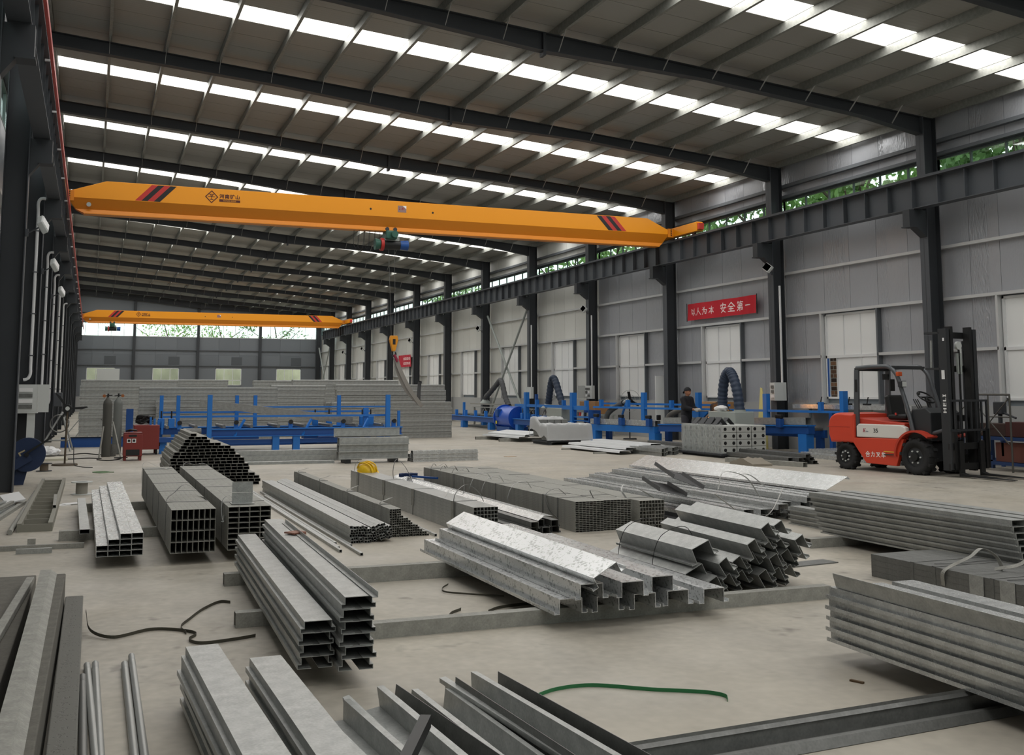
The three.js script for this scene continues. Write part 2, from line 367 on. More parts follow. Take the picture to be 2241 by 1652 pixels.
{ // narrow side door standing open beside a right hand column
  const g = structGroup('door_1'), a = zc(2);
  part('door_frame', merge([box(18.38, 18.5, 0, 2.2, a - 0.78, a - 0.74), box(18.38, 18.5, 0, 2.2, a - 0.21, a - 0.17), box(18.38, 18.5, 2.16, 2.22, a - 0.78, a - 0.17)]), M.frameWhite, g);
  part('door_leaf', box(17.95, 18.38, 0.02, 2.14, a - 0.82, a - 0.785), M.whiteSheet, g); part('edge_strip', box(18.39, 18.41, 0, 2.16, a - 0.74, a - 0.71), M.blueDark, g);
}
// ---------------------------------------------------------------- end walls
function endWall(name, z, s) {  // s = -1 far end, +1 behind the camera
  const Z = (a, b) => (s < 0 ? [z - b, z - a] : [z + a, z + b]);
  const out = [], lw = [[-0.4, 1.75], [4.62, 6.68], [9.6, 11.72], [14.62, 16.7]], LB = 2.1, LT = 3.5, EB = 6.05, ET = 7.15;
  out.push(box(-2.2, 18.7, -0.05, LB, ...Z(0.06, 0.2)), box(-2.2, 18.7, LT, EB, ...Z(0.06, 0.12)));
  let px = -2.2; for (const [a, b] of [...lw, [18.7, 18.7]]) { out.push(box(px, a, LB, LT, ...Z(0.06, 0.12))); px = b; }
  out.push(box(-2.2, -1.6, EB, ET, ...Z(0.06, 0.12)), box(18.0, 18.7, EB, ET, ...Z(0.06, 0.12)));
  { const g = roofHex(-2.2, 18.7, -3, 0.06, ...Z(0.06, 0.12)); const p = g.attributes.position; for (let i = 0; i < p.count; i++) if (p.getY(i) < 8) p.setY(i, ET); out.push(g); }
  const w = struct(name, merge(out), M.wallOuter);
  const cols = [-1.6, 3.12, 8.13, 13.2, 18.3];
  part('dado', box(-1.7, 18.42, 0, 1.2, ...Z(0.0, 0.059)), M.dado, w);
  const P = (x0, x1, y0, y1, m = M.endPanel) => part('wall_panel', box(x0 + 0.006, x1 - 0.006, y0 + 0.004, y1 - 0.004, ...Z(0.01, 0.05)), m, w);
  for (let c = 0; c < 4; c++) {
    const a = cols[c], b = cols[c + 1], [p, q] = lw[c], n = 3;
    for (let k = 0; k < n; k++) { const x0 = a + (b - a) * k / n, x1 = a + (b - a) * (k + 1) / n; P(x0, x1, 3.75, 4.6, (c + k) % 2 ? M.endPanel : M.endPanel2); P(x0, x1, 4.6, EB - 0.02, (c + k) % 3 ? M.endPanel : M.endPanel2); }
    P(a, p, 1.2, 3.75); P(q, b, 1.2, 3.75); P(p, q, 1.2, LB - 0.02, M.endPanel2); P(p, q, LT + 0.02, 3.75);
    if (s < 0) { part('wall_patch', box(q - 0.85, q + 0.02, 3.78, 4.45, ...Z(0.0, 0.009)), M.endPanelPatch, w); }
    const x0 = Math.max(a, -1.6), g = roofHex(x0 + 0.006, b - 0.006, -1, -0.02, ...Z(0.01, 0.05)), pp = g.attributes.position;
    for (let i = 0; i < pp.count; i++) { const yb = roofY(pp.getX(i)) - 1; if (Math.abs(pp.getY(i) - yb) < 1e-4) pp.setY(i, ET + 0.06); }
    part('wall_panel', g, M.endPanel, w);
    for (const y of [3.72, 5.0, 7.2, 7.95]) part('girt', box(a, b, y - 0.035, y + 0.035, ...Z(-0.1, 0.008)), M.girtDark, w);
  }
  for (const c of cols.slice(1, 4)) part('wind_post', box(c - 0.11, c + 0.11, 0, roofY(c) - 0.62, ...Z(-0.2, -0.01)), M.steelDark, w);
  const g = structGroup('window_' + (++winNo));
  part('frame', merge([box(-1.6, 18.0, EB, EB + 0.05, ...Z(0, 0.06)), box(-1.6, 18.0, ET - 0.05, ET, ...Z(0, 0.06))]), M.frameWhite, g);
  for (let x = -1.6; x < 18.05; x += 0.98) part('mullion', box(x - 0.02, x + 0.02, EB + 0.05, ET - 0.05, ...Z(0.005, 0.055)), M.frameWhite, g);
  for (let x = -1.6; x < 17.9; x += 0.98) part('pane', box(x + 0.02, x + 0.96, EB + 0.05, ET - 0.05, ...Z(0.03, 0.034)), M.glass, g);
  for (const [a, b] of lw) {
    const h = structGroup('window_' + (++winNo));
    part('frame', merge([box(a, b, LB, LB + 0.05, ...Z(0, 0.06)), box(a, b, LT - 0.05, LT, ...Z(0, 0.06)), box(a, b, 2.5, 2.55, ...Z(0, 0.06)), box(a, a + 0.05, LB, LT, ...Z(0, 0.06)), box(b - 0.05, b, LB, LT, ...Z(0, 0.06))]), M.frameWhite, h);
    for (let k = 1; k < 3; k++) part('mullion', box(a + (b - a) * k / 3 - 0.02, a + (b - a) * k / 3 + 0.02, LB + 0.05, LT - 0.05, ...Z(0.005, 0.055)), M.frameWhite, h);
    for (let k = 0; k < 3; k++) part('pane', box(a + (b - a) * k / 3 + 0.02, a + (b - a) * (k + 1) / 3 - 0.02, LB + 0.05, LT - 0.05, ...Z(0.03, 0.034)), M.glass, h);
  }
  if (s < 0) part('blank_board', box(0.38, 2.1, 2.15, 3.42, ...Z(-0.06, -0.01)), M.cabinet, w);
}
endWall('wall_far', zFar, -1);
endWall('wall_back', zNear, 1);
// ---------------------------------------------------------------- steel stock on the floor
const hatPts = (w, h, fl, lip) => [[-w / 2 - fl, lip], [-w / 2 - fl, 0], [-w / 2, 0], [-w / 2, h], [w / 2, h], [w / 2, 0], [w / 2 + fl, 0], [w / 2 + fl, lip]];
const geoCache = new Map();
const cached = (k, f) => { if (!geoCache.has(k)) geoCache.set(k, f()); return geoCache.get(k); };
const boxyPts = (w, h) => [[-w / 2 + 0.055, 0.002], [-w / 2 - 0.02, 0.002], [-w / 2 - 0.02, 0.025], [-w / 2, 0.025], [-w / 2, h], [w / 2, h], [w / 2, 0.025], [w / 2 + 0.02, 0.025], [w / 2 + 0.02, 0.002], [w / 2 - 0.055, 0.002]];
const boxy = (w, h, L) => cached(`boxy${[w, h, L]}`, () => sheet(boxyPts(w, h), 0.003, L));
const hat = (w, h, fl, lip, L) => cached(`hat${[w, h, fl, lip, L]}`, () => sheet(hatPts(w, h, fl, lip), 0.004, L));
const tubeGeo = (w, h, t, L) => cached(`tube${[w, h, t, L]}`, () => rectTube(w, h, t, L));
// a long piece from its near end towards its far end, rolled about its own axis
function lay(name, label, group, geo, mat, near, far, roll = 0, category = 'steel profile') {
  const m = part(numbered(name), geo, mat, scene, near);
  const d = V(far[0] - near[0], far[1] - near[1], far[2] - near[2]).normalize(), x = V().crossVectors(V(0, 1, 0), d.clone().negate()).normalize(), y = V().crossVectors(d.clone().negate(), x);
  const q = new THREE.Quaternion().setFromRotationMatrix(new THREE.Matrix4().makeBasis(x, y, d.clone().negate()));
  m.quaternion.copy(q).multiply(new THREE.Quaternion().setFromAxisAngle(V(0, 0, 1), roll));
  return tag(m, label, category, group);
}
const ORDINAL = ['lowest', 'second lowest', 'third lowest', 'fourth lowest', 'fifth lowest', 'sixth lowest', 'seventh lowest', 'eighth lowest', 'ninth lowest', 'tenth lowest', 'eleventh lowest'];
const nth = (k, n) => (k === n - 1 ? 'topmost' : ORDINAL[k]);
const skidGeo = (w, h, L) => cached(`skid${[w, h, L]}`, () => { const g = rectTube(w, h, 0.004, L); g.rotateY(-Math.PI / 2); return g; });   // runs along +x
const skid = (label, x, z, L, h = 0.1, w = 0.1, mat = M.galvDull, ry = 0) => single('support_beam', label, 'steel beam', skidGeo(w, h, L), mat, [x, 0, z], [0, ry, 0]);

// two stepped stacks of hat sections in the middle foreground
skid('dull steel support beam under the stepped hat section stacks', 0.99, -7.67, 0.62, 0.1);
skid('long dull steel support beam under the spangled hat sections', 1.72, -7.0, 3.75, 0.1);
skid('dull steel support beam under the far ends of the spangled sections', 1.95, -9.02, 2.95, 0.13);
skid('short dull beam under the far end of the stepped stacks', 1.1, -9.3, 0.75, 0.1);
{
  const G = boxy(0.15, 0.063, 3.75);
  for (let k = 0; k < 4; k++) lay('hat_section', `grey steel hat section, ${nth(k, 4)} of the low stepped stack`, 'left stepped stack of hat sections', G, M.galv, [1.215 + (k % 2 ? 0.004 : -0.004), 0.1 + 0.0655 * k - (k === 0 ? 0 : 0), -5.98 + (k === 3 ? 0.03 : k * 0.01)], [1.335, 0.1 + 0.0655 * k, -9.73]);
  for (let k = 0; k < 6; k++) lay('hat_section', `grey steel hat section, ${nth(k, 6)} of the tall stepped stack`, 'right stepped stack of hat sections', G, M.galv, [1.418 + (k % 2 ? 0.006 : -0.006), 0.1 + 0.0655 * k, -5.86 + rr(-0.03, 0.03)], [1.55, 0.1 + 0.0655 * k, -9.6]);
  lay('angle_strip', 'thin bent steel strip lying on the tall stepped stack', null, cached('ang', () => sheet([[-0.03, 0], [0, 0], [0, 0.03]], 0.003, 3.5)), M.galv, [1.51, 0.497, -5.78], [1.60, 0.497, -9.3]);
}
// rust coloured strap end on top
single('metal_clip', 'small rust brown metal clip on the tall stepped stack', 'clip', merge([box(-0.07, 0.05, 0, 0.012, -0.06, 0.06), box(0.05, 0.062, -0.03, 0.012, -0.05, 0.05)]), std({ color: 0x8c6252, roughness: 0.7 }), [1.56, 0.5, -8.55], [0, 0.5, 0]);

// stacks running under the bottom edge of the picture
{
  const G = boxy(0.16, 0.067, 3.4);
  for (let k = 0; k < 4; k++) lay('wide_hat_section', `wide grey hat section, ${nth(k, 4)} of the stack beside the round pipes`, 'wide hat sections by the pipes', G, M.galv, [0.70, 0.03 + 0.069 * k, -2.45], [0.592 + (k === 2 ? -0.015 : 0), 0.03 + 0.069 * k, -5.83 + (k === 3 ? 0.0 : 0.05 * k)]);
  for (let k = 0; k < 3; k++) lay('wide_hat_section', `wide grey hat section, ${nth(k, 3)} of the lower stack next to loose channels`, 'lower wide hat sections', G, M.galv, [0.98, 0.02 + 0.069 * k, -2.42], [0.915, 0.02 + 0.069 * k, -5.78]);
  skid('flat steel bar under the wide hat sections', 0.45, -3.4, 0.75, 0.025, 0.05);
  // open channels lying loose with their mouths up
  const C = cached('chan', () => sheet([[-0.085, 0.078], [-0.105, 0.078], [-0.105, 0.098], [-0.075, 0.1], [-0.075, 0.002], [0.075, 0.002], [0.075, 0.1], [0.105, 0.098], [0.105, 0.078], [0.085, 0.078]], 0.004, 3));
  const CH = [[1.14, -5.22, 1.36, 0, 0.02], [1.345, -5.3, 1.50, 0.16, 0.03], [1.66, -5.24, 1.80, -0.1, 0.02], [1.87, -5.4, 2.10, 0.05, 0.035]];
  CH.forEach(([xf, zf, xn, roll, y], i) => lay('open_channel', ['loose open channel lying against the lower hat stack', 'tilted open channel second from the lower hat stack', 'open channel third from the lower hat stack', 'open channel with tall lip beside the green strap'][i], 'loose channels', C, M.galv, [xn, y, zf + 2.95], [xf, y, zf], roll));
  const T = cached('tallLip', () => sheet([[0, 0], [0.03, 0], [0.03, 0.15]], 0.003, 2.9));
  lay('lipped_sheet', 'narrow upright lipped strip leaning between the loose channels', null, T, M.galvDark, [1.72, 0.015, -2.4], [1.44, 0.015, -5.27], -0.1);
  lay('lipped_sheet', 'narrow upright lipped strip between the third and fourth channel', null, T, M.galvDark, [1.93, 0.015, -2.4], [1.765, 0.015, -5.25], -0.05);
  lay('lipped_sheet', 'upright lipped strip along the outer side of the last loose channel', null, T, M.galvDark, [2.24, 0.02, -2.4], [1.99, 0.02, -5.42], 0);
  lay('flat_strip', 'bright flat steel strip poking out beside the loose channels', null, cached('fs', () => sheet([[-0.06, 0], [0.06, 0]], 0.003, 1.6)), M.galvBright, [2.28, 0.004, -3.9], [2.2, 0.004, -5.42]);
  single('black_tube_offcut', 'short black square tube offcut on the lower hat stack', 'tube offcut', tubeGeo(0.045, 0.05, 0.003, 0.5), M.black, [1.13, 0.235, -3.9], [0, -0.45, 0]);
}
// heavy beams at the lower left with bars on top
{
  const mk = (w, h, L) => cached(`beam${[w, h, L]}`, () => { const g = new RoundedBoxGeometry(w, h, L, 2, 0.008); g.translate(0, h / 2, -L / 2); return uvm(g); });
  const dirt = std({ color: 0x7d7a72, roughness: 0.85, map: galvTex, metalness: 0.15 });
  const pitted = std({ color: 0x6f6e69, roughness: 0.9, metalness: 0.1, bumpMap: noiseTex(256, (u, v) => { const s = fbm(u, v, 24, 3, 7); const k = s > 0.2 ? 40 : 190; return [k, k, k]; }, { repeat: 2 }), bumpScale: 0.004 });
  lay('steel_beam', 'low pitted grey steel beam beside the round pipes', null, mk(0.12, 0.145, 6), pitted, [-0.055, 0, -2.45], [-0.05, 0, -8.45], 0, 'steel beam');
  lay('steel_beam', 'tall grey steel box beam behind the pitted beam', null, mk(0.16, 0.3, 6), dirt, [-0.23, 0, -2.5], [-0.195, 0, -8.5], 0, 'steel beam');
  lay('steel_plate', 'wide dusty steel plate lying flat behind the box beam', null, mk(0.55, 0.2, 5.2), dirt, [-0.64, 0, -3.95], [-0.61, 0, -9.15], 0, 'steel plate');
  lay('square_bar', 'light grey angle bar lying along the top of the box beam', null, cached('lbar', () => sheet([[-0.05, 0.03], [0.02, 0.03], [0.028, 0.022], [0.06, 0]], 0.004, 6.2)), M.galvDull, [-0.235, 0.302, -2.3], [-0.235, 0.302, -8.5], 0, 'steel bar');
  lay('square_bar', 'light grey bar lying askew on the dusty plate', null, mk(0.055, 0.05, 3.2), M.galvDull, [-0.50, 0.203, -5.55], [-0.36, 0.203, -8.75], 0, 'steel bar');
}
// round pipes with a rolled groove near the end
{
  const prof = [[0.0165, 0], [0.0195, 0], [0.0195, 0.11], [0.0175, 0.115], [0.0175, 0.122], [0.0195, 0.127], [0.0195, 0.135], [0.0175, 0.14], [0.0175, 0.147], [0.0195, 0.152], [0.0195, 4.4], [0.0165, 4.4], [0.0165, 0]];
  const g = new THREE.LatheGeometry(prof.map((p) => new THREE.Vector2(...p)), 20); g.rotateX(Math.PI / 2); g.translate(0, 0.0195, 0); // runs +z from the far end
  const P = [[0.045, -6.86, 0.085, M.galv, 'light grey round pipe lying next to the dark pipe'], [0.09, -6.88, 0.105, M.galv, 'second light grey round pipe beside the pitted beam'], [0.25, -6.81, 0.245, M.galv, 'shorter round pipe of the pair beside the wide hat sections'], [0.295, -6.99, 0.287, M.galv, 'longer round pipe of the pair beside the wide hat sections'], [0.023 - 0.0, -6.6, 0.035, M.galvDark, 'dark grey round pipe touching the pitted beam']];
  for (const [x, z, xn, m, l] of P) single('round_pipe', l, 'pipe', g, m, [x, 0, z], [0, Math.atan2(xn - x, 1.7), 0], 'round pipes');
}
// ---------------------------------------------------------------- rectangular tube stacks, middle left
skid('dull steel support beam under the near ends of the tube bundles', -0.26, -12.7, 2.05, 0.105);
skid('dull steel support beam under the far ends of the tube bundles', 0.0, -15.6, 1.8, 0.105);
{
  const G = tubeGeo(0.1, 0.05, 0.0025, 6);
  [[0, 4], [0, 4], [1, 3], [2, 2]].forEach(([s, n], r) => { for (let k = 0; k < n; k++) single('rectangular_tube', `rectangular steel tube, ${['first', 'second', 'third', 'fourth'][k]} in the ${['bottom', 'second', 'third', 'top'][r]} row of the stepped loose stack`, 'steel tube', G, M.galvBright, [0.155 + (s + k) * 0.1015, 0.107 + r * 0.0515, -10.55 + rr(-0.015, 0.015)], [0, 0.006, 0], 'stepped stack of rectangular tubes'); });
}
function bundle(label, x0, y0, zN, cols, rows, w, h, t, L, mat, { straps = [], jitter = 0, step = null, strapMat = M.galvDark, group } = {}) {
  const g = thing('tube_bundle', label, 'tube bundle', [x0, y0, zN], 0, group);
  const G = tubeGeo(w, h, t, L), px = w + 0.0008, py = h + 0.0008;
  for (let r = 0; r < rows; r++) { const n = step ? step(r) : cols; for (let k = 0; k < n; k++) part('tube', G, mat, g, [w / 2 + k * px, r * py, rr(-jitter, jitter)]); }
  const W = cols * px, H = rows * py, e = 0.003;
  for (const z of straps) part('strap', merge([box(-e, 0, -0.0, H + e, -0.018, 0.018), box(W, W + e, 0, H + e, -0.018, 0.018), box(-e, W + e, H, H + e, -0.018, 0.018)]), strapMat, g, [0, 0, z]);
  g.userData.size = [W, H]; return g;
}
const tail = (g, pts, w = 0.022, mat = M.galvDark) => part('strap_tail', ribbon(pts, w, 0.002, V(0, 0, 1)), mat, g);
{
  const b2 = bundle('strapped bundle of upright rectangular tubes with a loose strap over its top', 0.75, 0.107, -10.52, 8, 4, 0.05, 0.1, 0.0025, 6, M.galvDull, { straps: [-0.75, -2, -3.1, -4.6, -5.6], jitter: 0.006 });
  tail(b2, [[0, 0.3, -0.7], [0.0, 0.42, -0.72], [0.09, 0.48, -0.95], [0.25, 0.52, -1.35], [0.36, 0.44, -1.3], [0.405, 0.40, -0.8]], 0.025);
  tail(b2, [[-0.01, 0.1, -5.5], [-0.03, 0.36, -5.55], [0.02, 0.5, -5.7], [0.2, 0.43, -5.6], [0.35, 0.41, -5.3]], 0.025, M.galv);
  const b3 = bundle('strapped bundle of flat laid rectangular tubes with a bent sheet on top', 1.275, 0.107, -10.55, 4, 8, 0.1, 0.05, 0.0025, 6, M.galvDull, { straps: [-0.5, -2.3, -3.4, -5.2], jitter: 0.006 });
  tail(b3, [[0.0, 0.3, -0.35], [-0.03, 0.25, -0.2], [-0.015, 0.42, -0.4], [0.06, 0.47, -0.5], [0.12, 0.41, -0.45]], 0.03, M.galv);
  tail(b3, [[0.02, 0.41, -5.75], [0.06, 0.46, -5.8], [0.2, 0.44, -5.8], [0.32, 0.45, -5.8], [0.4, 0.41, -5.7]], 0.03, M.galvBright);
  single('bent_sheet', 'square bent steel sheet standing on the flat laid tube bundle', 'steel sheet', merge([box(-0.1, 0.1, 0.0, 0.10, -0.0015, 0.0015), box(-0.1, 0.1, 0.105, 0.205, -0.003, 0), box(-0.11, 0.11, 0, 0.003, -0.1, 0.12)]), M.galv, [1.44, 0.518, -10.85]);
}
// big pyramid of dark rectangular tubes
{
  const G = tubeGeo(0.101, 0.051, 0.0025, 2.4);
  const rows = [[1.27, 2.80], [1.27, 2.80], [1.27, 2.76], [1.27, 2.67], [1.28, 2.62], [1.28, 2.62], [1.29, 2.62], [1.30, 2.57], [1.31, 2.50], [1.33, 2.44], [1.37, 2.38], [1.43, 2.33], [1.48, 2.29], [1.50, 2.16], [1.54, 1.99], [1.58, 1.90], [1.635, 1.75]];
  rows.forEach(([a, b], r) => {
    const n = Math.max(1, Math.round((b - a) / 0.1025)), off = r % 2 ? 0.02 : 0;
    for (let k = 0; k < n; k++) single('rectangular_tube', 'dark mouthed rectangular tube in the tall pyramid stack', 'steel tube', G, M.galvDull, [a + 0.051 + k * 0.1025 + off, r * 0.0525, -19.02 + rr(-0.03, 0.03) - (k === 0 && r > 6 ? 0.1 : 0)], [0, 0.0, 0], 'pyramid of rectangular tubes');
  });
  for (let k = 0; k < 3; k++) single('rectangular_tube', 'rectangular tube standing on edge beside the pyramid stack', 'steel tube', G, M.galvDull, [1.06 + k * 0.058, k === 2 ? 0.105 : 0, -19.0 - 0.12 * k + 0.051], [0, 0, Math.PI / 2], 'tubes on edge by the pyramid').position.x += 0.05;
}
// pile of thin square tubes
{
  const G = tubeGeo(0.0285, 0.0285, 0.002, 6.3), lab = 'thin square tube in the untidy pile in front of the dull bundle';
  const put = (x, y, roll, z = -11.32) => lay('square_tube', lab, 'pile of thin square tubes', G, M.galv, [x, y, z + rr(-0.05, 0.05)], [x + 0.005, y, z - 6.3], roll, 'steel tube');
  for (let r = 0; r < 6; r++) for (let k = 0; k < 8 - (r > 4 ? 2 : 0); k++) put(2.66 + k * 0.0292 + (r % 2) * 0.004, r * 0.0293 + 0.001, 0);
  for (let r = 0; r < 6; r++) for (let k = 0; k < 7; k++) { const a = 0.5 + rr(-0.15, 0.15), u = k * 0.031, v = r * 0.031; const x = 2.925 + u * Math.cos(0.28) - v * Math.sin(0.1), y = 0.004 + v * 0.86 + (k < 3 ? 0.012 * k : 0.03); if (!(r === 5 && k > 4)) put(x, y, a); }
  put(2.44, 0, 0, -10.95); put(2.475, 0.0, 0, -11.25); put(2.41, 0.001, 0, -10.7); put(2.56, 0.0, 0.1, -10.45); put(2.59, 0.001, 0, -11.0);
}
{
  const g = bundle('dull dusty bundle of small tubes spilling into steps at its open end', 3.16, 0, -11.62, 5, 12, 0.026, 0.025, 0.002, 6, M.galvDull, { straps: [-0.5, -2.2, -4.0, -5.7], jitter: 0.02, step: (r) => Math.max(5, 17 - Math.round(r * 1.35)) });
  for (const z of [-0.5, -2.2, -4.0, -5.7]) { tail(g, [[0.0, 0.26, z], [0.02, 0.33, z], [0.1, 0.345, z - 0.1], [0.22, 0.36, z - 0.25]], 0.035, M.galvDull); part('wrap_sheet', box(-0.006, -0.001, 0, 0.315, -0.12, 0.12), M.galvDull, g, [0, 0, z]); }
  lay('square_tube', 'single thin square tube lying right of the dull bundle', null, tubeGeo(0.0285, 0.0285, 0.002, 3), M.galvBright, [3.66, 0.0, -11.5], [3.72, 0, -14.5], 0, 'steel tube');
}
// strapped square tube bundles
{
  const b = bundle('strapped bundle of forty millimetre square tubes under the yellow helmet', 4.02, 0.0, -11.24, 7, 8, 0.0405, 0.0405, 0.002, 6, M.galv, { straps: [-0.72, -2.4, -3.9, -5.5], jitter: 0.008 });
  tail(b, [[0.0, 0.05, -0.68], [-0.02, 0.25, -0.66], [0.02, 0.42, -0.7], [0.16, 0.52, -0.72], [0.26, 0.45, -0.6], [0.30, 0.34, -0.5]], 0.022);
  tail(b, [[0.05, 0.33, -1.2], [0.15, 0.40, -1.3], [0.28, 0.36, -1.2], [0.3, 0.45, -1.2], [0.27, 0.56, -1.15]], 0.022, M.galv);
  tail(b, [[0.2, 0.33, -4.1], [0.22, 0.45, -4.2], [0.3, 0.6, -4.3], [0.4, 0.5, -4.2], [0.5, 0.2, -4.0]], 0.025);
  tail(b, [[0.02, 0.33, -5.85], [0.05, 0.42, -5.9], [0.12, 0.5, -5.95]], 0.02);
  for (const z of [-0.72, -2.4, -3.9, -5.5]) part('edge_guard', box(-0.008, -0.0035, 0.12, 0.332, -0.06, 0.06), M.galvDull, b, [0, 0, z]);
  const j1 = bundle('strapped bundle of small flat tubes, the left of two touching twins', 5.26, 0, -11.22, 8, 17, 0.0445, 0.0197, 0.0018, 6, M.galvDull, { straps: [-0.5, -0.95, -2.6, -4.4, -5.6], jitter: 0.006 });
  tail(j1, [[0.0, 0.1, -0.5], [-0.03, 0.2, -0.7], [0.0, 0.36, -0.85], [0.12, 0.43, -0.8], [0.2, 0.36, -0.7]], 0.022);
  for (const z of [-4.6, -5.2, -5.7]) tail(j1, [[0.02, 0.33, z], [0.08, 0.42, z], [0.18, 0.37, z - 0.1], [0.3, 0.41, z - 0.1], [0.36, 0.34, z - 0.1]], 0.03, M.galvDull);
  for (const z of [-2.0, -3.0, -3.5]) tail(j1, [[-0.01, 0.12, z], [-0.1, 0.2, z + 0.1], [-0.02, 0.38, z + 0.1], [0.12, 0.44, z + 0.2], [0.2, 0.35, z + 0.2]], 0.022, M.galv);
  const j2 = bundle('strapped bundle of small flat tubes, the right of two touching twins', 5.635, 0, -11.25, 8, 17, 0.0445, 0.0197, 0.0018, 6, M.galvDull, { straps: [-0.6, -2.6, -4.4, -5.6], jitter: 0.006 });
  tail(j2, [[0.02, 0.34, -0.3], [0.0, 0.43, -0.35], [0.1, 0.42, -0.4], [0.24, 0.38, -0.35], [0.33, 0.35, -0.3]], 0.025);
  const j3 = bundle('strapped bundle of square tubes beside the folded dark plates', 6.09, 0, -11.2, 8, 8, 0.0405, 0.0405, 0.002, 6, M.galvDull, { straps: [-0.35, -2.2, -4.2, -5.6], jitter: 0.008 });
  tail(j3, [[-0.02, 0.33, -0.3], [0.02, 0.42, -0.5], [0.12, 0.47, -0.6], [0.25, 0.42, -0.5], [0.3, 0.34, -0.2]], 0.025, M.galv);
}
// profiles between the square tube bundle and the twins
{
  const G = hat(0.09, 0.07, 0.02, 0.015, 6.4), A = cached('angL', () => sheet([[-0.08, 0.0], [0, 0.055], [0.1, 0.05]], 0.003, 6.4));
  const lab = 'narrow steel profile in the row between the tube bundles';
  for (let k = 0; k < 5; k++) lay('narrow_profile', `narrow steel profile, ${['first', 'second', 'third', 'fourth', 'fifth'][k]} of the lower row between the tube bundles`, 'profiles between the bundles', G, M.galvDark, [4.46 + k * 0.145, 0.004, -11.3 + rr(-0.1, 0.15)], [4.50 + k * 0.145, 0.004, -17.7], 0);
  for (let k = 0; k < 3; k++) lay('narrow_profile', `narrow steel profile, ${['first', 'second', 'third'][k]} of the upper row between the tube bundles`, 'profiles between the bundles', G, M.galvDark, [4.72 + k * 0.145, 0.079, -11.25 + rr(-0.1, 0.1)], [4.76 + k * 0.145, 0.079, -17.65], 0);
  lay('folded_strip', 'long light folded strip on top of the profiles between the bundles', null, A, M.galvBright, [4.86, 0.155, -11.2], [4.9, 0.155, -17.6]);
}
// ---------------------------------------------------------------- spangled hat sections, centre
{
  const G = hat(0.17, 0.1, 0.04, 0.02, 2.95), B = hat(0.2, 0.075, 0.045, 0.022, 3.0), lab = 'bright spangled hat section in the pile on the support beams';
  const P = [[3.12, 0.104, 0], [3.40, 0.104, 0], [3.68, 0.104, 0], [3.96, 0.104, 0], [4.24, 0.104, 0], [3.24, 0.209, 0.0], [3.54, 0.209, 0], [3.84, 0.209, 0.0]];
  P.forEach(([x, y, r], k) => lay('spangled_section', `bright spangled hat section, ${['first of the lower row by the stepped stacks', 'second of the lower row', 'third of the lower row', 'fourth of the lower row', 'last of the lower row by the tipped heap', 'first of the upper row under the broad one', 'second of the upper row', 'last of the upper row'][k]}`, 'pile of spangled hat sections', G, M.spangle, [x, y, -6.66 + rr(-0.1, 0.05)], [x - 0.06, y + 0.028, -9.56], r));
  lay('spangled_section', 'broad spangled hat section tilted on top of the bright pile', null, B, M.spangle, [3.36, 0.335, -6.62], [3.29, 0.365, -9.5], 0.5);
}
// tipped heap of short sections, centre right
{
  const G = hat(0.085, 0.125, 0.04, 0.018, 1.35), lab = 'short thin walled section in the tipped heap right of the spangled pile';
  const rows = [[0.06, 4.62, 6], [0.19, 4.72, 6], [0.32, 4.98, 4], [0.44, 5.12, 2]];
  const NM = ['bottom', 'second', 'third', 'top'];
  rows.forEach(([y, x, n], r) => { for (let k = 0; k < n; k++) lay('short_section', `short thin walled section, ${['first', 'second', 'third', 'fourth', 'fifth', 'sixth'][k]} in the ${NM[r]} row of the tipped heap`, 'tipped heap of short sections', G, M.galv, [x + k * 0.175, y + rr(-0.01, 0.01), -7.22 - (k % 3) * 0.05 - k * 0.03], [x + k * 0.175 + rr(-0.03, 0.03), y + 0.02, -8.6], 0.55 + rr(-0.06, 0.06)); });
  const g = thing('tied_section_pair', 'two broad grey sections tied together at the left of the tipped heap', 'steel profile', [4.52, 0.1, -7.35]);
  const b = hat(0.17, 0.12, 0.045, 0.018, 1.3);
  part('section', b, M.galv, g, [0, 0.02, 0], [0, 0.0, 0.45]); part('section', b, M.galv, g, [0.06, 0.2, 0], [0, 0.0, 0.4]);
  for (const z of [-0.4, -1.0]) part('tie_wire', tube([[-0.14, -0.08, z], [-0.2, 0.05, z], [-0.12, 0.33, z], [0.12, 0.4, z], [0.2, 0.3, z]], 0.003, 24, 5), M.black, g);
}
single('flat_strip', 'dark flat strip lying behind the tipped heap', 'steel strip', box(-0.75, 0.75, 0, 0.01, -0.1, 0.1), M.galvDark, [5.9, 0.0, -8.35], [0, 0.12, 0]);
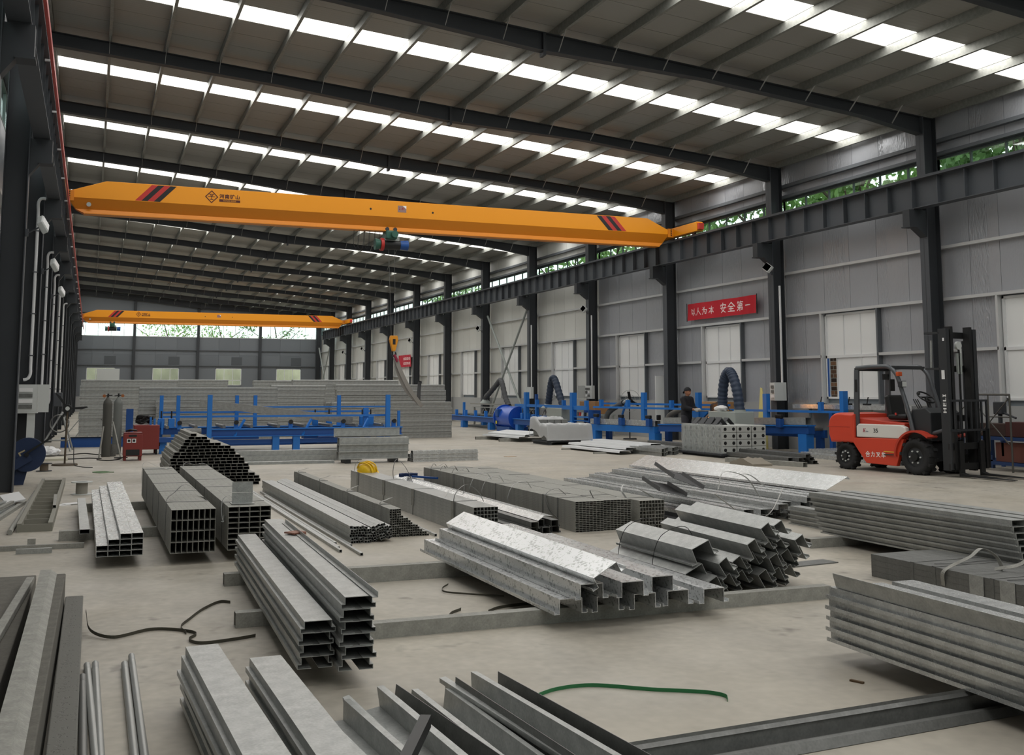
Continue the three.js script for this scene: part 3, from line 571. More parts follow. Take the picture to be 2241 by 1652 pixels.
// ---------------------------------------------------------------- nested stacks on the right
skid('support beam under the far end of the tall nested stack', 7.0, -9.25, 1.6, 0.095);
skid('support beam under the near end of the tall nested stack', 7.25, -7.3, 1.35, 0.095);
{
  const G = hat(0.15, 0.05, 0.025, 0.014, 2.72);
  for (let c = 0; c < 3; c++) for (let k = 0; k < 8; k++) lay('nested_section', `galvanised section, ${nth(k, 8)} in the ${['outer', 'middle', 'inner'][c]} file of the tall nested stack`, 'tall nested stack', G, M.galv, [7.47 + c * 0.215 - k * 0.008 + (k % 2) * 0.004, 0.098 + k * 0.0535, -6.83 - k * 0.012], [7.50 + c * 0.215 - k * 0.014, 0.098 + k * 0.0535, -9.54]);
  const H = hat(0.15, 0.05, 0.025, 0.014, 3.4);
  for (let c = 0; c < 3; c++) for (let k = 0; k < 4 - c; k++) lay('nested_section', `galvanised section, ${nth(k, 4 - c)} in the ${['first', 'second', 'third'][c]} low row behind the nested stack`, 'low row of sections', H, M.galv, [8.15 + c * 0.22, 0.0 + k * 0.0535, -7.6 - c * 0.35], [8.15 + c * 0.22, k * 0.0535, -11.0 - c * 0.2]);
  // flat strapped bundle
  const b = bundle('strapped bundle of flat box sections with loose strap loops on top', 6.46, 0, -1.7 - 6 + 6, 7, 4, 0.1, 0.0475, 0.0025, 5.95, M.galvDark, { straps: [-5.45, -5.2, -4.6, -4.3] });
  for (const z of [-4.75, -4.45]) part('edge_guard', box(-0.008, -0.0035, 0.02, 0.197, -0.07, 0.07), M.galv, b, [0, 0, z]);
  tail(b, [[-0.005, 0.06, -5.1], [-0.02, 0.17, -5.08], [0.04, 0.22, -5.05], [0.14, 0.3, -4.95], [0.27, 0.36, -4.95], [0.36, 0.3, -4.9], [0.38, 0.2, -4.85]], 0.04, M.galvDull);
  tail(b, [[0.34, 0.2, -4.9], [0.42, 0.27, -4.7], [0.54, 0.4, -4.65], [0.62, 0.42, -4.6], [0.72, 0.3, -4.5], [0.8, 0.2, -4.4]], 0.04, M.galvDull);
  tail(b, [[0.1, 0.197, -5.3], [0.3, 0.205, -5.2], [0.5, 0.2, -5.25], [0.69, 0.205, -5.2]], 0.012, M.black);
  tail(b, [[0.05, 0.197, -4.5], [0.3, 0.205, -4.4], [0.5, 0.2, -4.45], [0.69, 0.205, -4.4]], 0.012, M.black);
  // large stack at the lower right corner
  const O = hat(0.16, 0.06, 0.03, 0.02, 3.1);
  const L = ['channel section in the low foreground stack, first row at the open floor side', 'channel section in the low foreground stack, second row', 'channel section in the low foreground stack, row beside the strapped flat bundle'];
  [[4.33, 5], [4.57, 5], [4.82, 5]].forEach(([x, n], c) => { for (let k = 0; k < n; k++) lay('channel_section', nth(k, n) + ' ' + L[c], 'foreground stack row ' + ['one', 'two', 'three'][c], O, M.galvBright, [x - 0.1 - (k % 2) * 0.006, 0.112 + k * 0.0635, -2.33], [x - (k % 2) * 0.006 + 0.012, 0.112 + k * 0.0635, -5.43 - c * 0.12]); });
  lay('lipped_sheet', 'tall lipped galvanised sheet topping the foreground stack', null, cached('lipO', () => sheet([[0.1, 0], [0, 0], [-0.02, 0.07], [-0.022, 0.085]], 0.003, 3.05)), M.galv, [4.17, 0.432, -2.33], [4.27, 0.432, -5.38]);
  // rails on the floor beneath it
  const R1 = cached('railP', () => { const g = sheet([[-0.055, 0.085], [-0.075, 0.1], [-0.075, 0.11], [-0.06, 0.012], [-0.01, 0.002], [0.02, 0.04], [0.05, 0.04], [0.075, 0.002]], 0.004, 3.4); g.rotateY(-Math.PI / 2); return g; });
  single('floor_channel', 'long grey channel lying on the floor under the foreground stack', 'steel profile', R1, M.galvDark, [2.1, 0, -4.12], [0, 0.05, 0]);
}
// ---------------------------------------------------------------- long shiny sections by the forklift
{
  const G = hat(0.15, 0.065, 0.03, 0.02, 5.3), lab = 'long shiny section in the wide pile between the tube bundles and the forklift';
  for (let r = 0; r < 4; r++) { const a = [7.3, 7.75, 8.15, 8.6][r], n = [11, 8, 6, 4][r]; for (let k = 0; k < n; k++) lay('shiny_section', `long shiny section ${k + 1} from the bundles, ${['bottom', 'second', 'third', 'top'][r]} layer of wide pile`, 'wide pile of shiny sections', G, M.galvBright, [a + k * 0.218, 0.003 + r * 0.069, -11.35 - k * 0.03 + rr(-0.12, 0.12)], [a + k * 0.218 - 0.06, 0.003 + r * 0.069, -16.65]); }
  lay('wide_bright_sheet', 'broad mirror bright sheet tilted on top of the shiny pile', null, cached('wbs', () => sheet([[-0.22, -0.02], [-0.2, 0], [0.2, 0], [0.22, -0.05]], 0.004, 5.2)), M.galvBright, [9.28, 0.40, -11.6], [9.12, 0.40, -16.75], 0.42);
  for (let k = 0; k < 4; k++) lay('narrow_section', 'small narrow section wedged under the broad bright sheet', 'sections under the bright sheet', hat(0.06, 0.05, 0.02, 0.012, 5.0), M.galv, [9.3 + (k % 2) * 0.11, 0.075 + Math.floor(k / 2) * 0.1, -11.55], [9.22 + (k % 2) * 0.11, 0.075 + Math.floor(k / 2) * 0.1, -16.5]);
  const D = std({ color: 0x57585a, map: galvTex, metalness: 0.5, roughness: 0.7, roughnessMap: galvRough });
  const pl = (w, l) => cached(`pl${w}${l}`, () => sheet([[-w / 2, 0.05], [-w / 2, 0], [w / 2, 0], [w / 2, 0.05]], 0.005, l));
  const T = [['dark folded plate thrown across the shiny pile, uppermost', [7.3, 0.42, -12.1], [7.7, 0.5, -13.3], -0.35, 0.42], ['dark folded plate under the uppermost one', [6.95, 0.32, -11.9], [7.4, 0.36, -13.2], -0.2, 0.36], ['dark folded plate resting on the floor beside the square tube bundle', [6.85, 0.03, -11.6], [6.76, 0.04, -13.1], -0.05, 0.34]];
  for (const [l, a, b, r, w] of T) lay('folded_plate', l, null, pl(w, 1.3), D, a, b, r, 'steel plate');
  const s = thing('loose_strapping', 'tangle of cut steel strapping over the shiny pile ends', 'strapping', [7.6, 0.3, -11.5]);
  for (const p of [[[-0.3, 0.1, 0.1], [-0.15, 0.3, 0], [0.1, 0.25, 0.1], [0.25, 0.0, 0.2]], [[-0.35, 0.05, 0.1], [-0.2, -0.1, 0.25], [0.0, -0.25, 0.3], [0.3, -0.2, 0.3], [0.6, 0.1, 0.2]], [[-0.1, 0.2, 0.0], [0.2, 0.27, 0], [0.4, 0.12, 0.1]]]) part('strap', ribbon(p, 0.025, 0.002, V(0, 0.3, 1)), M.galv, s);
}
// ---------------------------------------------------------------- lettering drawn stroke by stroke (100 x 100 cells)
const HAN = {
  yi: [[[18, 15], [18, 75], [40, 60]], [[35, 25], [45, 40]], [[72, 12], [64, 55], [38, 92]], [[66, 60], [92, 92]]],
  ren: [[[50, 8], [46, 40], [10, 92]], [[48, 42], [92, 92]]],
  wei: [[[22, 10], [34, 24]], [[8, 38], [86, 38], [80, 90], [62, 84]], [[48, 8], [44, 50], [12, 94]], [[52, 56], [62, 72]]],
  ben: [[[8, 30], [92, 30]], [[50, 5], [50, 96]], [[48, 32], [8, 80]], [[52, 32], [92, 80]], [[32, 74], [68, 74]]],
  an: [[[50, 2], [50, 16]], [[12, 34], [12, 20], [88, 20], [84, 34]], [[46, 30], [26, 64], [78, 94]], [[72, 44], [56, 74], [14, 94]], [[6, 50], [94, 50]]],
  quan: [[[50, 5], [6, 46]], [[50, 5], [94, 46]], [[26, 46], [74, 46]], [[22, 68], [78, 68]], [[50, 46], [50, 92]], [[8, 92], [92, 92]]],
  di: [[[20, 4], [10, 20]], [[14, 12], [44, 12]], [[64, 4], [54, 20]], [[58, 12], [92, 12]], [[20, 30], [80, 30], [80, 46], [20, 46], [16, 64], [84, 64], [80, 86], [68, 82]], [[50, 30], [50, 96]], [[48, 64], [12, 92]]],
  one: [[[8, 50], [92, 50]]],
  he: [[[50, 5], [6, 46]], [[50, 5], [94, 46]], [[30, 44], [70, 44]], [[22, 58], [78, 58], [78, 94], [22, 94], [22, 58]]],
  li: [[[12, 30], [82, 30], [76, 88], [60, 80]], [[44, 6], [40, 50], [10, 92]]],
  cha: [[[10, 18], [84, 18], [60, 60], [10, 92]], [[26, 34], [60, 70], [92, 92]], [[44, 34], [54, 48]]],
  che: [[[14, 22], [86, 22]], [[42, 4], [20, 52], [84, 52]], [[6, 72], [94, 72]], [[52, 36], [52, 98]]],
  river: [[[12, 10], [24, 20]], [[6, 38], [18, 48]], [[8, 92], [26, 62]], [[32, 16], [96, 16]], [[82, 16], [82, 90], [68, 84]], [[42, 36], [66, 36], [66, 64], [42, 64], [42, 36]]],
  south: [[[10, 18], [90, 18]], [[50, 4], [50, 32]], [[14, 96], [14, 34], [86, 34], [86, 92], [74, 88]], [[36, 44], [42, 54]], [[64, 44], [58, 54]], [[28, 60], [72, 60]], [[24, 76], [76, 76]], [[50, 60], [50, 96]]],
  ore: [[[6, 14], [42, 14]], [[24, 14], [8, 56]], [[16, 46], [16, 86], [38, 86], [38, 46], [16, 46]], [[70, 4], [72, 16]], [[50, 22], [96, 22]], [[52, 22], [50, 60], [40, 94]]],
  hill: [[[50, 8], [50, 86]], [[14, 36], [14, 86], [86, 86], [86, 36]]],
};
function canvasTex(w, h, draw) {
  const c = document.createElement('canvas'); c.width = w; c.height = h; const x = c.getContext('2d'); draw(x, w, h);
  const t = new THREE.CanvasTexture(c); t.colorSpace = THREE.SRGBColorSpace; return t;
}
function han(x, key, x0, y0, s, color, lw = 9, sx = 1) {
  x.strokeStyle = color; x.lineWidth = lw * s / 100; x.lineCap = 'round'; x.lineJoin = 'round';
  for (const st of HAN[key]) { x.beginPath(); st.forEach(([a, b], i) => { const px = x0 + a * s * sx / 100, py = y0 + b * s / 100; i ? x.lineTo(px, py) : x.moveTo(px, py); }); x.stroke(); }
}
const flat = (w, h) => new THREE.PlaneGeometry(w, h);
const decal = (tex, o = {}) => std({ map: tex, transparent: true, roughness: 0.5, polygonOffset: true, polygonOffsetFactor: -1, ...o });

// ---------------------------------------------------------------- overhead cranes
const craneLogo = canvasTex(512, 192, (x, w, h) => {
  x.clearRect(0, 0, w, h); const k = '#4a150c';
  x.strokeStyle = k; x.lineWidth = 13; x.lineJoin = 'miter'; x.beginPath(); x.moveTo(96, 10); x.lineTo(180, 96); x.lineTo(96, 182); x.lineTo(12, 96); x.closePath(); x.stroke();
  x.lineWidth = 9; for (const [a, b, c, d] of [[96, 92, 66, 52], [96, 92, 126, 52], [96, 92, 44, 96], [96, 92, 148, 96], [96, 92, 96, 132], [70, 134, 122, 134], [80, 60, 112, 60]]) { x.beginPath(); x.moveTo(a, b); x.lineTo(c, d); x.stroke(); }
  ['river', 'south', 'ore', 'hill'].forEach((c, i) => han(x, c, 206 + i * 74, 46, 68, k, 13));
  x.fillStyle = k; x.fillRect(204, 124, 296, 36); x.fillStyle = '#c98a1c'; x.font = 'bold 29px sans-serif'; x.textBaseline = 'middle'; x.textAlign = 'center'; x.fillText('HENAN MINE', 352, 143);
});
const plateTex = canvasTex(128, 96, (x, w, h) => { x.fillStyle = '#8d7470'; x.fillRect(0, 0, w, h); x.fillStyle = '#e8e4e0'; x.beginPath(); x.moveTo(70, 0); x.lineTo(128, 0); x.lineTo(128, 46); x.closePath(); x.fill(); x.fillStyle = '#8e1a22'; x.font = 'bold 50px sans-serif'; x.fillText('2.8t', 12, 62); });
function crane(label, z, hx, far) {
  const g = thing('bridge_crane', label, 'crane', [0, 0, z]);
  const TOPY = 7.21, FOLD = 6.72, BOT = 6.31, hw = 0.24;
  // girder: upper box, folded skirt and lower flange lip
  const ends = (y) => ({ l: y > 7 ? 0.17 : y > 6.6 ? -0.72 : -0.37, r: y > 7 ? 16.6 : y > 6.6 ? 17.35 : 17.08 });
  const upper = poly([[0.17, TOPY], [16.6, TOPY], [17.38, 6.86], [17.38, FOLD], [-0.78, FOLD], [-0.78, 6.88]], hw * 2, 0.006);
  part('girder', upper, M.crane, g);
  { // skirt folds inward below the box, then the bottom flange flares out
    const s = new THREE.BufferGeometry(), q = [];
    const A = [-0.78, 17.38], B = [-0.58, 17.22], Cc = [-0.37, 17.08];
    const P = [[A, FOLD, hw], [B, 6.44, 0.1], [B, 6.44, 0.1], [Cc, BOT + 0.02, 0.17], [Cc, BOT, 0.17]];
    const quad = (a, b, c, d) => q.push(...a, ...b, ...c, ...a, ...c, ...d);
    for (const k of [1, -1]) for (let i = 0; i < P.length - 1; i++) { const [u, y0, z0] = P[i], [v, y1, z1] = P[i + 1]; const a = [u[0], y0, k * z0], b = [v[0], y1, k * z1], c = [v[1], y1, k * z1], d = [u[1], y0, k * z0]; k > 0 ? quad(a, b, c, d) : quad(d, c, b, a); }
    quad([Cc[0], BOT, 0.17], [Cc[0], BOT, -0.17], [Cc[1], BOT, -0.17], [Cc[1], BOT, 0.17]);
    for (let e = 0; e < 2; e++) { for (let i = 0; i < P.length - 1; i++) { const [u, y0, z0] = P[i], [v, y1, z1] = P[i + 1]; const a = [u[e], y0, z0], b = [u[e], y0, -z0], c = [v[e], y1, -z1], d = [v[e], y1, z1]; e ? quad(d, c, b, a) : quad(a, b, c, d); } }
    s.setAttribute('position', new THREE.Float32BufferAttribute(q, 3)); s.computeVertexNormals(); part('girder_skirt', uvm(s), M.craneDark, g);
  }
  // warning stripes
  const stripe = (x0, sgn) => ['red', 'black', 'red', 'black'].forEach((c, i) => { const w = 0.16, a = x0 + sgn * i * w, d = 0.42; part('warning_stripe', poly([[a, FOLD + 0.02], [a + sgn * w, FOLD + 0.02], [a + sgn * (w + d), TOPY - 0.02], [a + sgn * d, TOPY - 0.02]].map(([x, y]) => [x, y]), 0.004), c === 'red' ? M.red : M.black, g, [0, 0, hw + 0.002]); });
  stripe(0.9, 1); stripe(15.82, -1);
  part('maker_mark', flat(0.98, 0.37), decal(craneLogo), g, [3.2, 6.975, hw + 0.003]);
  part('capacity_plate', flat(0.26, 0.2), std({ map: plateTex, roughness: 0.4 }), g, [8.35, 6.98, hw + 0.004]);
  for (const x of [7.4, 9.3]) part('bolt_hole', new THREE.CylinderGeometry(0.03, 0.03, 0.01, 14).rotateX(Math.PI / 2), M.black, g, [x, 6.93, hw + 0.002]);
  const disc = part('round_badge', new THREE.CylinderGeometry(0.06, 0.06, 0.01, 18).rotateX(Math.PI / 2), M.greyPaint, g, [-0.25, 6.56, 0.2]);
  // end carriages on the rails
  for (const [x, s] of [[17.66, 1], [-0.93, -1]]) {
    const c = part('end_carriage', rbox(0.24, 0.3, 3.4, 0.02), M.crane, g, [x, 6.79, 0]);
    part('buffer', box(-0.09, 0.09, -0.1, 0.1, 1.7, 1.8), M.redRail, c); part('buffer', box(-0.09, 0.09, -0.1, 0.1, -1.8, -1.7), M.redRail, c);
    for (const zz of [-1.35, 1.35]) part('wheel', new THREE.CylinderGeometry(0.11, 0.11, 0.07, 20).rotateZ(Math.PI / 2), M.steelGrey, c, [0, -0.105, zz]);
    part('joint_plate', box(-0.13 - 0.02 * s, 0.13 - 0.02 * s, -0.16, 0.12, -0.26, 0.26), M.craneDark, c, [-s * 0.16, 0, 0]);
    for (let k = 0; k < 4; k++) part('bolt', new THREE.CylinderGeometry(0.018, 0.018, 0.03, 8).rotateX(Math.PI / 2), M.black, c, [-s * 0.2, -0.1 + k * 0.06, 0.27]);
  }
  // hoist
  const green = std({ color: 0x2c5a4c, roughness: 0.5 });
  const t = part('trolley', rbox(0.34, 0.26, 0.5, 0.05, 2), green, g, [hx, 6.2, 0]);
  part('trolley_motor', new THREE.CylinderGeometry(0.1, 0.1, 0.2, 18).rotateX(Math.PI / 2), green, t, [0.06, 0, 0.3]);
  for (const s of [-1, 1]) for (const q of [-0.12, 0.12]) part('trolley_wheel', new THREE.CylinderGeometry(0.06, 0.06, 0.04, 14).rotateX(Math.PI / 2), M.steelDark, t, [q, 0.17, s * 0.15]);
  const d = part('hoist_drum', new THREE.CylinderGeometry(0.15, 0.15, 0.5, 24).rotateZ(Math.PI / 2), M.black, g, [hx + 0.05, 5.93, 0]);
  part('end_bell', new THREE.CylinderGeometry(0.17, 0.14, 0.16, 24).rotateZ(Math.PI / 2), green, d, [-0.42, 0, 0]);
  part('red_collar', new THREE.CylinderGeometry(0.19, 0.19, 0.09, 24).rotateZ(Math.PI / 2), M.red, d, [-0.29, 0, 0]);
  part('blue_motor', new THREE.CylinderGeometry(0.13, 0.15, 0.24, 24).rotateZ(Math.PI / 2), M.blueDark, d, [0.38, 0, 0]);
  part('hanger_plate', box(-0.22, 0.22, 0.1, 0.24, -0.1, 0.1), M.greyPaint, d);
  for (let k = 0; k < 5; k++) part('hanging_wire', tube([[hx - 0.45 - k * 0.16, 6.3, 0.05], [hx - 0.45 - k * 0.16, 5.85 - (k % 2) * 0.1, 0.05], [hx - 0.37 - k * 0.16, 5.75, 0.05], [hx - 0.31 - k * 0.16, 6.3, 0.05]], 0.006, 16, 5), M.black, g);
  return g;
}
crane('orange overhead bridge crane spanning above the tube stacks with a green hoist', -30, 8.05);
crane('second orange bridge crane far off in front of the end wall windows', -78.2, 1.2, true);
// hook block with lifting slings below the near crane
{
  const g = thing('hook_block', 'yellow crane hook block with grey slings hanging below the near crane', 'crane hook', [8.2, 0, -29.98]);
  const Y = std({ color: 0xd98f14, roughness: 0.5 });
  for (const s of [-0.07, 0.07]) part('wire_rope', rod(V(s, 3.2, 0), V(s * 1.2 - 0.1, 5.8, 0), 0.006, 6), M.galvDark, g);
  part('block', poly([[-0.1, 3.24], [-0.13, 3.12], [-0.08, 2.92], [-0.04, 2.78], [0.04, 2.78], [0.08, 2.92], [0.13, 3.12], [0.1, 3.24]], 0.13, 0.015), Y, g);
  part('sheave_slot', box(-0.04, 0.04, 2.98, 3.14, 0.066, 0.072), M.black, g);
  part('hook', new THREE.TorusGeometry(0.065, 0.022, 10, 22, Math.PI * 1.5).rotateZ(Math.PI * 0.8), M.steelDark, g, [0.01, 2.7, 0]);
  const sl = std({ color: 0x8d8983, roughness: 0.9 });
  part('sling_eye', tube([[0.02, 2.68, 0], [0.07, 2.6, 0], [0.12, 2.48, 0]], 0.045, 12, 8), std({ color: 0x8c2f45, roughness: 0.8 }), g);
  part('sling', ribbon([[0.1, 2.52, 0], [0.22, 2.2, 0.02], [0.48, 1.7, 0.03], [0.86, 1.2, 0]], 0.12, 0.015, V(1, 0.3, 0)), sl, g);
  part('sling', ribbon([[0.08, 2.52, -0.04], [0.17, 2.15, -0.08], [0.46, 1.6, -0.08], [0.92, 1.17, -0.08]], 0.1, 0.015, V(1, 0.3, 0)), sl, g);
}
// ---------------------------------------------------------------- banners
function waveBanner(w, h, tex) { const g = new THREE.PlaneGeometry(w, h, 40, 6); const p = g.attributes.position; for (let i = 0; i < p.count; i++) p.setZ(i, 0.025 * Math.sin(p.getX(i) * 4.2 + p.getY(i) * 3) + 0.01 * Math.sin(p.getX(i) * 13)); g.computeVertexNormals(); return g; }
{
  const tex = canvasTex(1024, 160, (x, w, h) => { x.fillStyle = '#c01a2a'; x.fillRect(0, 0, w, h); ['yi', 'ren', 'wei', 'ben'].forEach((c, i) => han(x, c, 60 + i * 92, 42, 78, '#e9dcd8', 10)); ['an', 'quan', 'di', 'one'].forEach((c, i) => han(x, c, 520 + i * 112, 34, 92, '#ece2de', 10)); });
  const g = thing('wall_banner', 'large red cloth banner with white characters on the right wall', 'banner', [18.24, 4.2, -28.15], -Math.PI / 2);
  part('cloth', waveBanner(3.95, 0.54), std({ map: tex, roughness: 0.8, side: THREE.DoubleSide }), g);
  for (const s of [-1, 1]) part('edge_stick', rod(V(s * 1.98, -0.3, 0), V(s * 1.98, 0.3, 0), 0.012, 8), M.black, g);
  const t2 = canvasTex(256, 160, (x, w, h) => { x.fillStyle = '#bb2438'; x.fillRect(0, 0, w, h); x.strokeStyle = '#e6c6c4'; x.lineWidth = 10; for (let r = 0; r < 2; r++) for (let k = 0; k < 4; k++) { const a = 100 + k * 38, b = 40 + r * 62; x.strokeRect(a, b, 22, 22); } });
  const b = single('wall_banner', 'small faded red banner far down the right wall', 'banner', waveBanner(2.6, 0.75), std({ map: t2, roughness: 0.8, side: THREE.DoubleSide }), [18.24, 3.5, -64.0], [0, -Math.PI / 2, 0]);
}
// ---------------------------------------------------------------- cross bracing between two right hand columns
{
  const a = zc(4) , b = zc(5), X = 18.1;
  const R = (n, l, p, q) => single(n, l, 'brace', rod(p, q, 0.05, 12), M.greyPaint);
  R('cross_brace', 'long grey tube brace rising towards the end wall in the cross braced bay', V(X, 0.02, a - 0.35), V(X, 5.3, b + 0.3));
  R('cross_brace', 'long grey tube brace falling towards the end wall in the cross braced bay', V(X - 0.11, 5.3, a - 0.3), V(X - 0.11, 0.02, b + 0.35));
  const c = zc(11), d = zc(12);
  R('cross_brace', 'far grey tube brace in the corner bay, first of the cross', V(X, 0.02, c - 0.3), V(X, 5.3, d + 0.7));
  R('cross_brace', 'far grey tube brace in the corner bay, second of the cross', V(X - 0.11, 5.3, c - 0.3), V(X - 0.11, 0.02, d + 0.7));
}
// floodlights on columns
function flood(label, x, y, z, s) {
  const g = thing('flood_light', label, 'flood light', [x, y, z]);
  part('bracket', merge([box(-0.02, 0.02, -0.1, 0.02, -0.03, 0.03), bar(V(0, -0.05, 0), V(s * 0.2, 0.05, 0.12), 0.02, 0.02)]), M.steelGrey, g);
  part('housing', rbox(0.1, 0.22, 0.3, 0.02), M.cabinet, g, [s * 0.24, 0.08, 0.18], [0.5, 0, s * 0.5]);
  part('lens', box(s * 0.05, s * 0.055 + 0.001, -0.09, 0.09, -0.13, 0.13), M.white, g.children[1]);
}
const fl = ['nearest the red banner', 'two columns beyond the banner', 'above the grey fume hood', 'beside the hanging hook', 'past the small red banner', 'by the far corner'];
[[1, 5.0], [3, 4.7], [5, 4.6], [7, 4.55], [9, 4.5], [10, 4.45]].forEach(([i, y], k) => flood('small white flood light on a right hand column ' + fl[k], 17.86, y, zc(i) + 0.1, -1));
// ---------------------------------------------------------------- finished rack beams stacked behind the blue line
const beamGeo = (L, h, d) => cached(`rack${[L, h, d]}`, () => { const g = sheet([[-d / 2, 0.03], [-d / 2, 0.006], [-d / 2 + 0.02, 0], [d / 2 - 0.02, 0], [d / 2, 0.006], [d / 2, h * 0.3], [d / 2 - 0.02, h * 0.36], [d / 2 - 0.02, h * 0.64], [d / 2, h * 0.7], [d / 2, h - 0.012], [d / 2 - 0.015, h], [-d / 2 + 0.015, h], [-d / 2, h - 0.012], [-d / 2, h - 0.05]], 0.006, L); g.rotateY(-Math.PI / 2); return g; });
const endPlate = (h, d) => cached(`ep${[h, d]}`, () => { const s = new THREE.Shape([[-d / 2 - 0.01, 0.006], [d / 2 + 0.01, 0.006], [d / 2 + 0.01, h - 0.006], [-d / 2 - 0.01, h - 0.006]].map((p) => new THREE.Vector2(...p))); for (const x of [-d * 0.25, d * 0.25]) { const c = new THREE.Path(); c.absellipse(x, h / 2, 0.035, 0.045, 0, Math.PI * 2, true); s.holes.push(c); } const g = new THREE.ExtrudeGeometry(s, { depth: 0.012, bevelEnabled: false, curveSegments: 8 }); g.rotateY(Math.PI / 2); return uvm(g); });
const ORD = ['lowest', 'second lowest', 'third lowest', 'fourth lowest', 'fifth lowest', 'sixth lowest', 'seventh lowest', 'eighth lowest', 'ninth lowest', 'tenth lowest', 'eleventh lowest'];
function rackStack(where, x, z, L, n, h, d, { y0 = 0, mat = M.galv, jit = 0.04, ends = [0, 1] } = {}) {
  for (let k = 0; k < n; k++) {
    const top = k === n - 1 && n > 1;
    const g = thing('rack_beam', `${top ? 'top' : ORD[k]} galvanised beam of the stack ${where}`, 'steel beam', [x + rr(-jit, jit), y0 + k * (h + 0.004), z + rr(-jit, jit) * 0.4], 0, 'stack ' + where);
    part('beam_body', beamGeo(L, h, d), mat, g);
    for (const e of ends) part('end_plate', endPlate(h, d), M.galv, g, [e ? L : -0.012, 0, 0]);
  }
}
rackStack('at the right end of the blue frame', 7.4, -35.7, 4.45, 6, 0.205, 0.3);
rackStack('of two set before the six high stack', 7.5, -35.1, 1.45, 6, 0.205, 0.24, { jit: 0.02 });
rackStack('behind the six high stack', 8.7, -40.1, 4.35, 9, 0.205, 0.3, { jit: 0.06 });
rackStack('in the rear row behind the hook sling', 7.75, -44.2, 4.5, 10, 0.205, 0.3, { jit: 0.05 });
rackStack('behind the blue posts of the left frame', 1.5, -36.3, 4.4, 8, 0.215, 0.3, { jit: 0.05 });
rackStack('of short beams before the blue post stack', 1.95, -35.6, 0.6, 4, 0.2, 0.28, { y0: 0.5, jit: 0.03 });
rackStack('between the two larger middle stacks', 5.95, -38.4, 1.95, 9, 0.2, 0.3, { jit: 0.04 });
rackStack('in the far left row near the gas bottles', -0.35, -42.1, 3.4, 10, 0.2, 0.3, { jit: 0.03 });
rackStack('with slanted joints at the rear left', 3.15, -45.2, 2.1, 10, 0.205, 0.3, { jit: 0.03 });
rackStack('at the rear with bright top beams', 6.6, -47.5, 2.6, 10, 0.205, 0.3, { jit: 0.05 });
single('support_beam', 'low timber bearer under the short beam stack', 'bearer', box(-0.1, 0.7, 0, 0.5, -0.1, 0.1), M.galvDull, [1.95, 0, -35.6]);
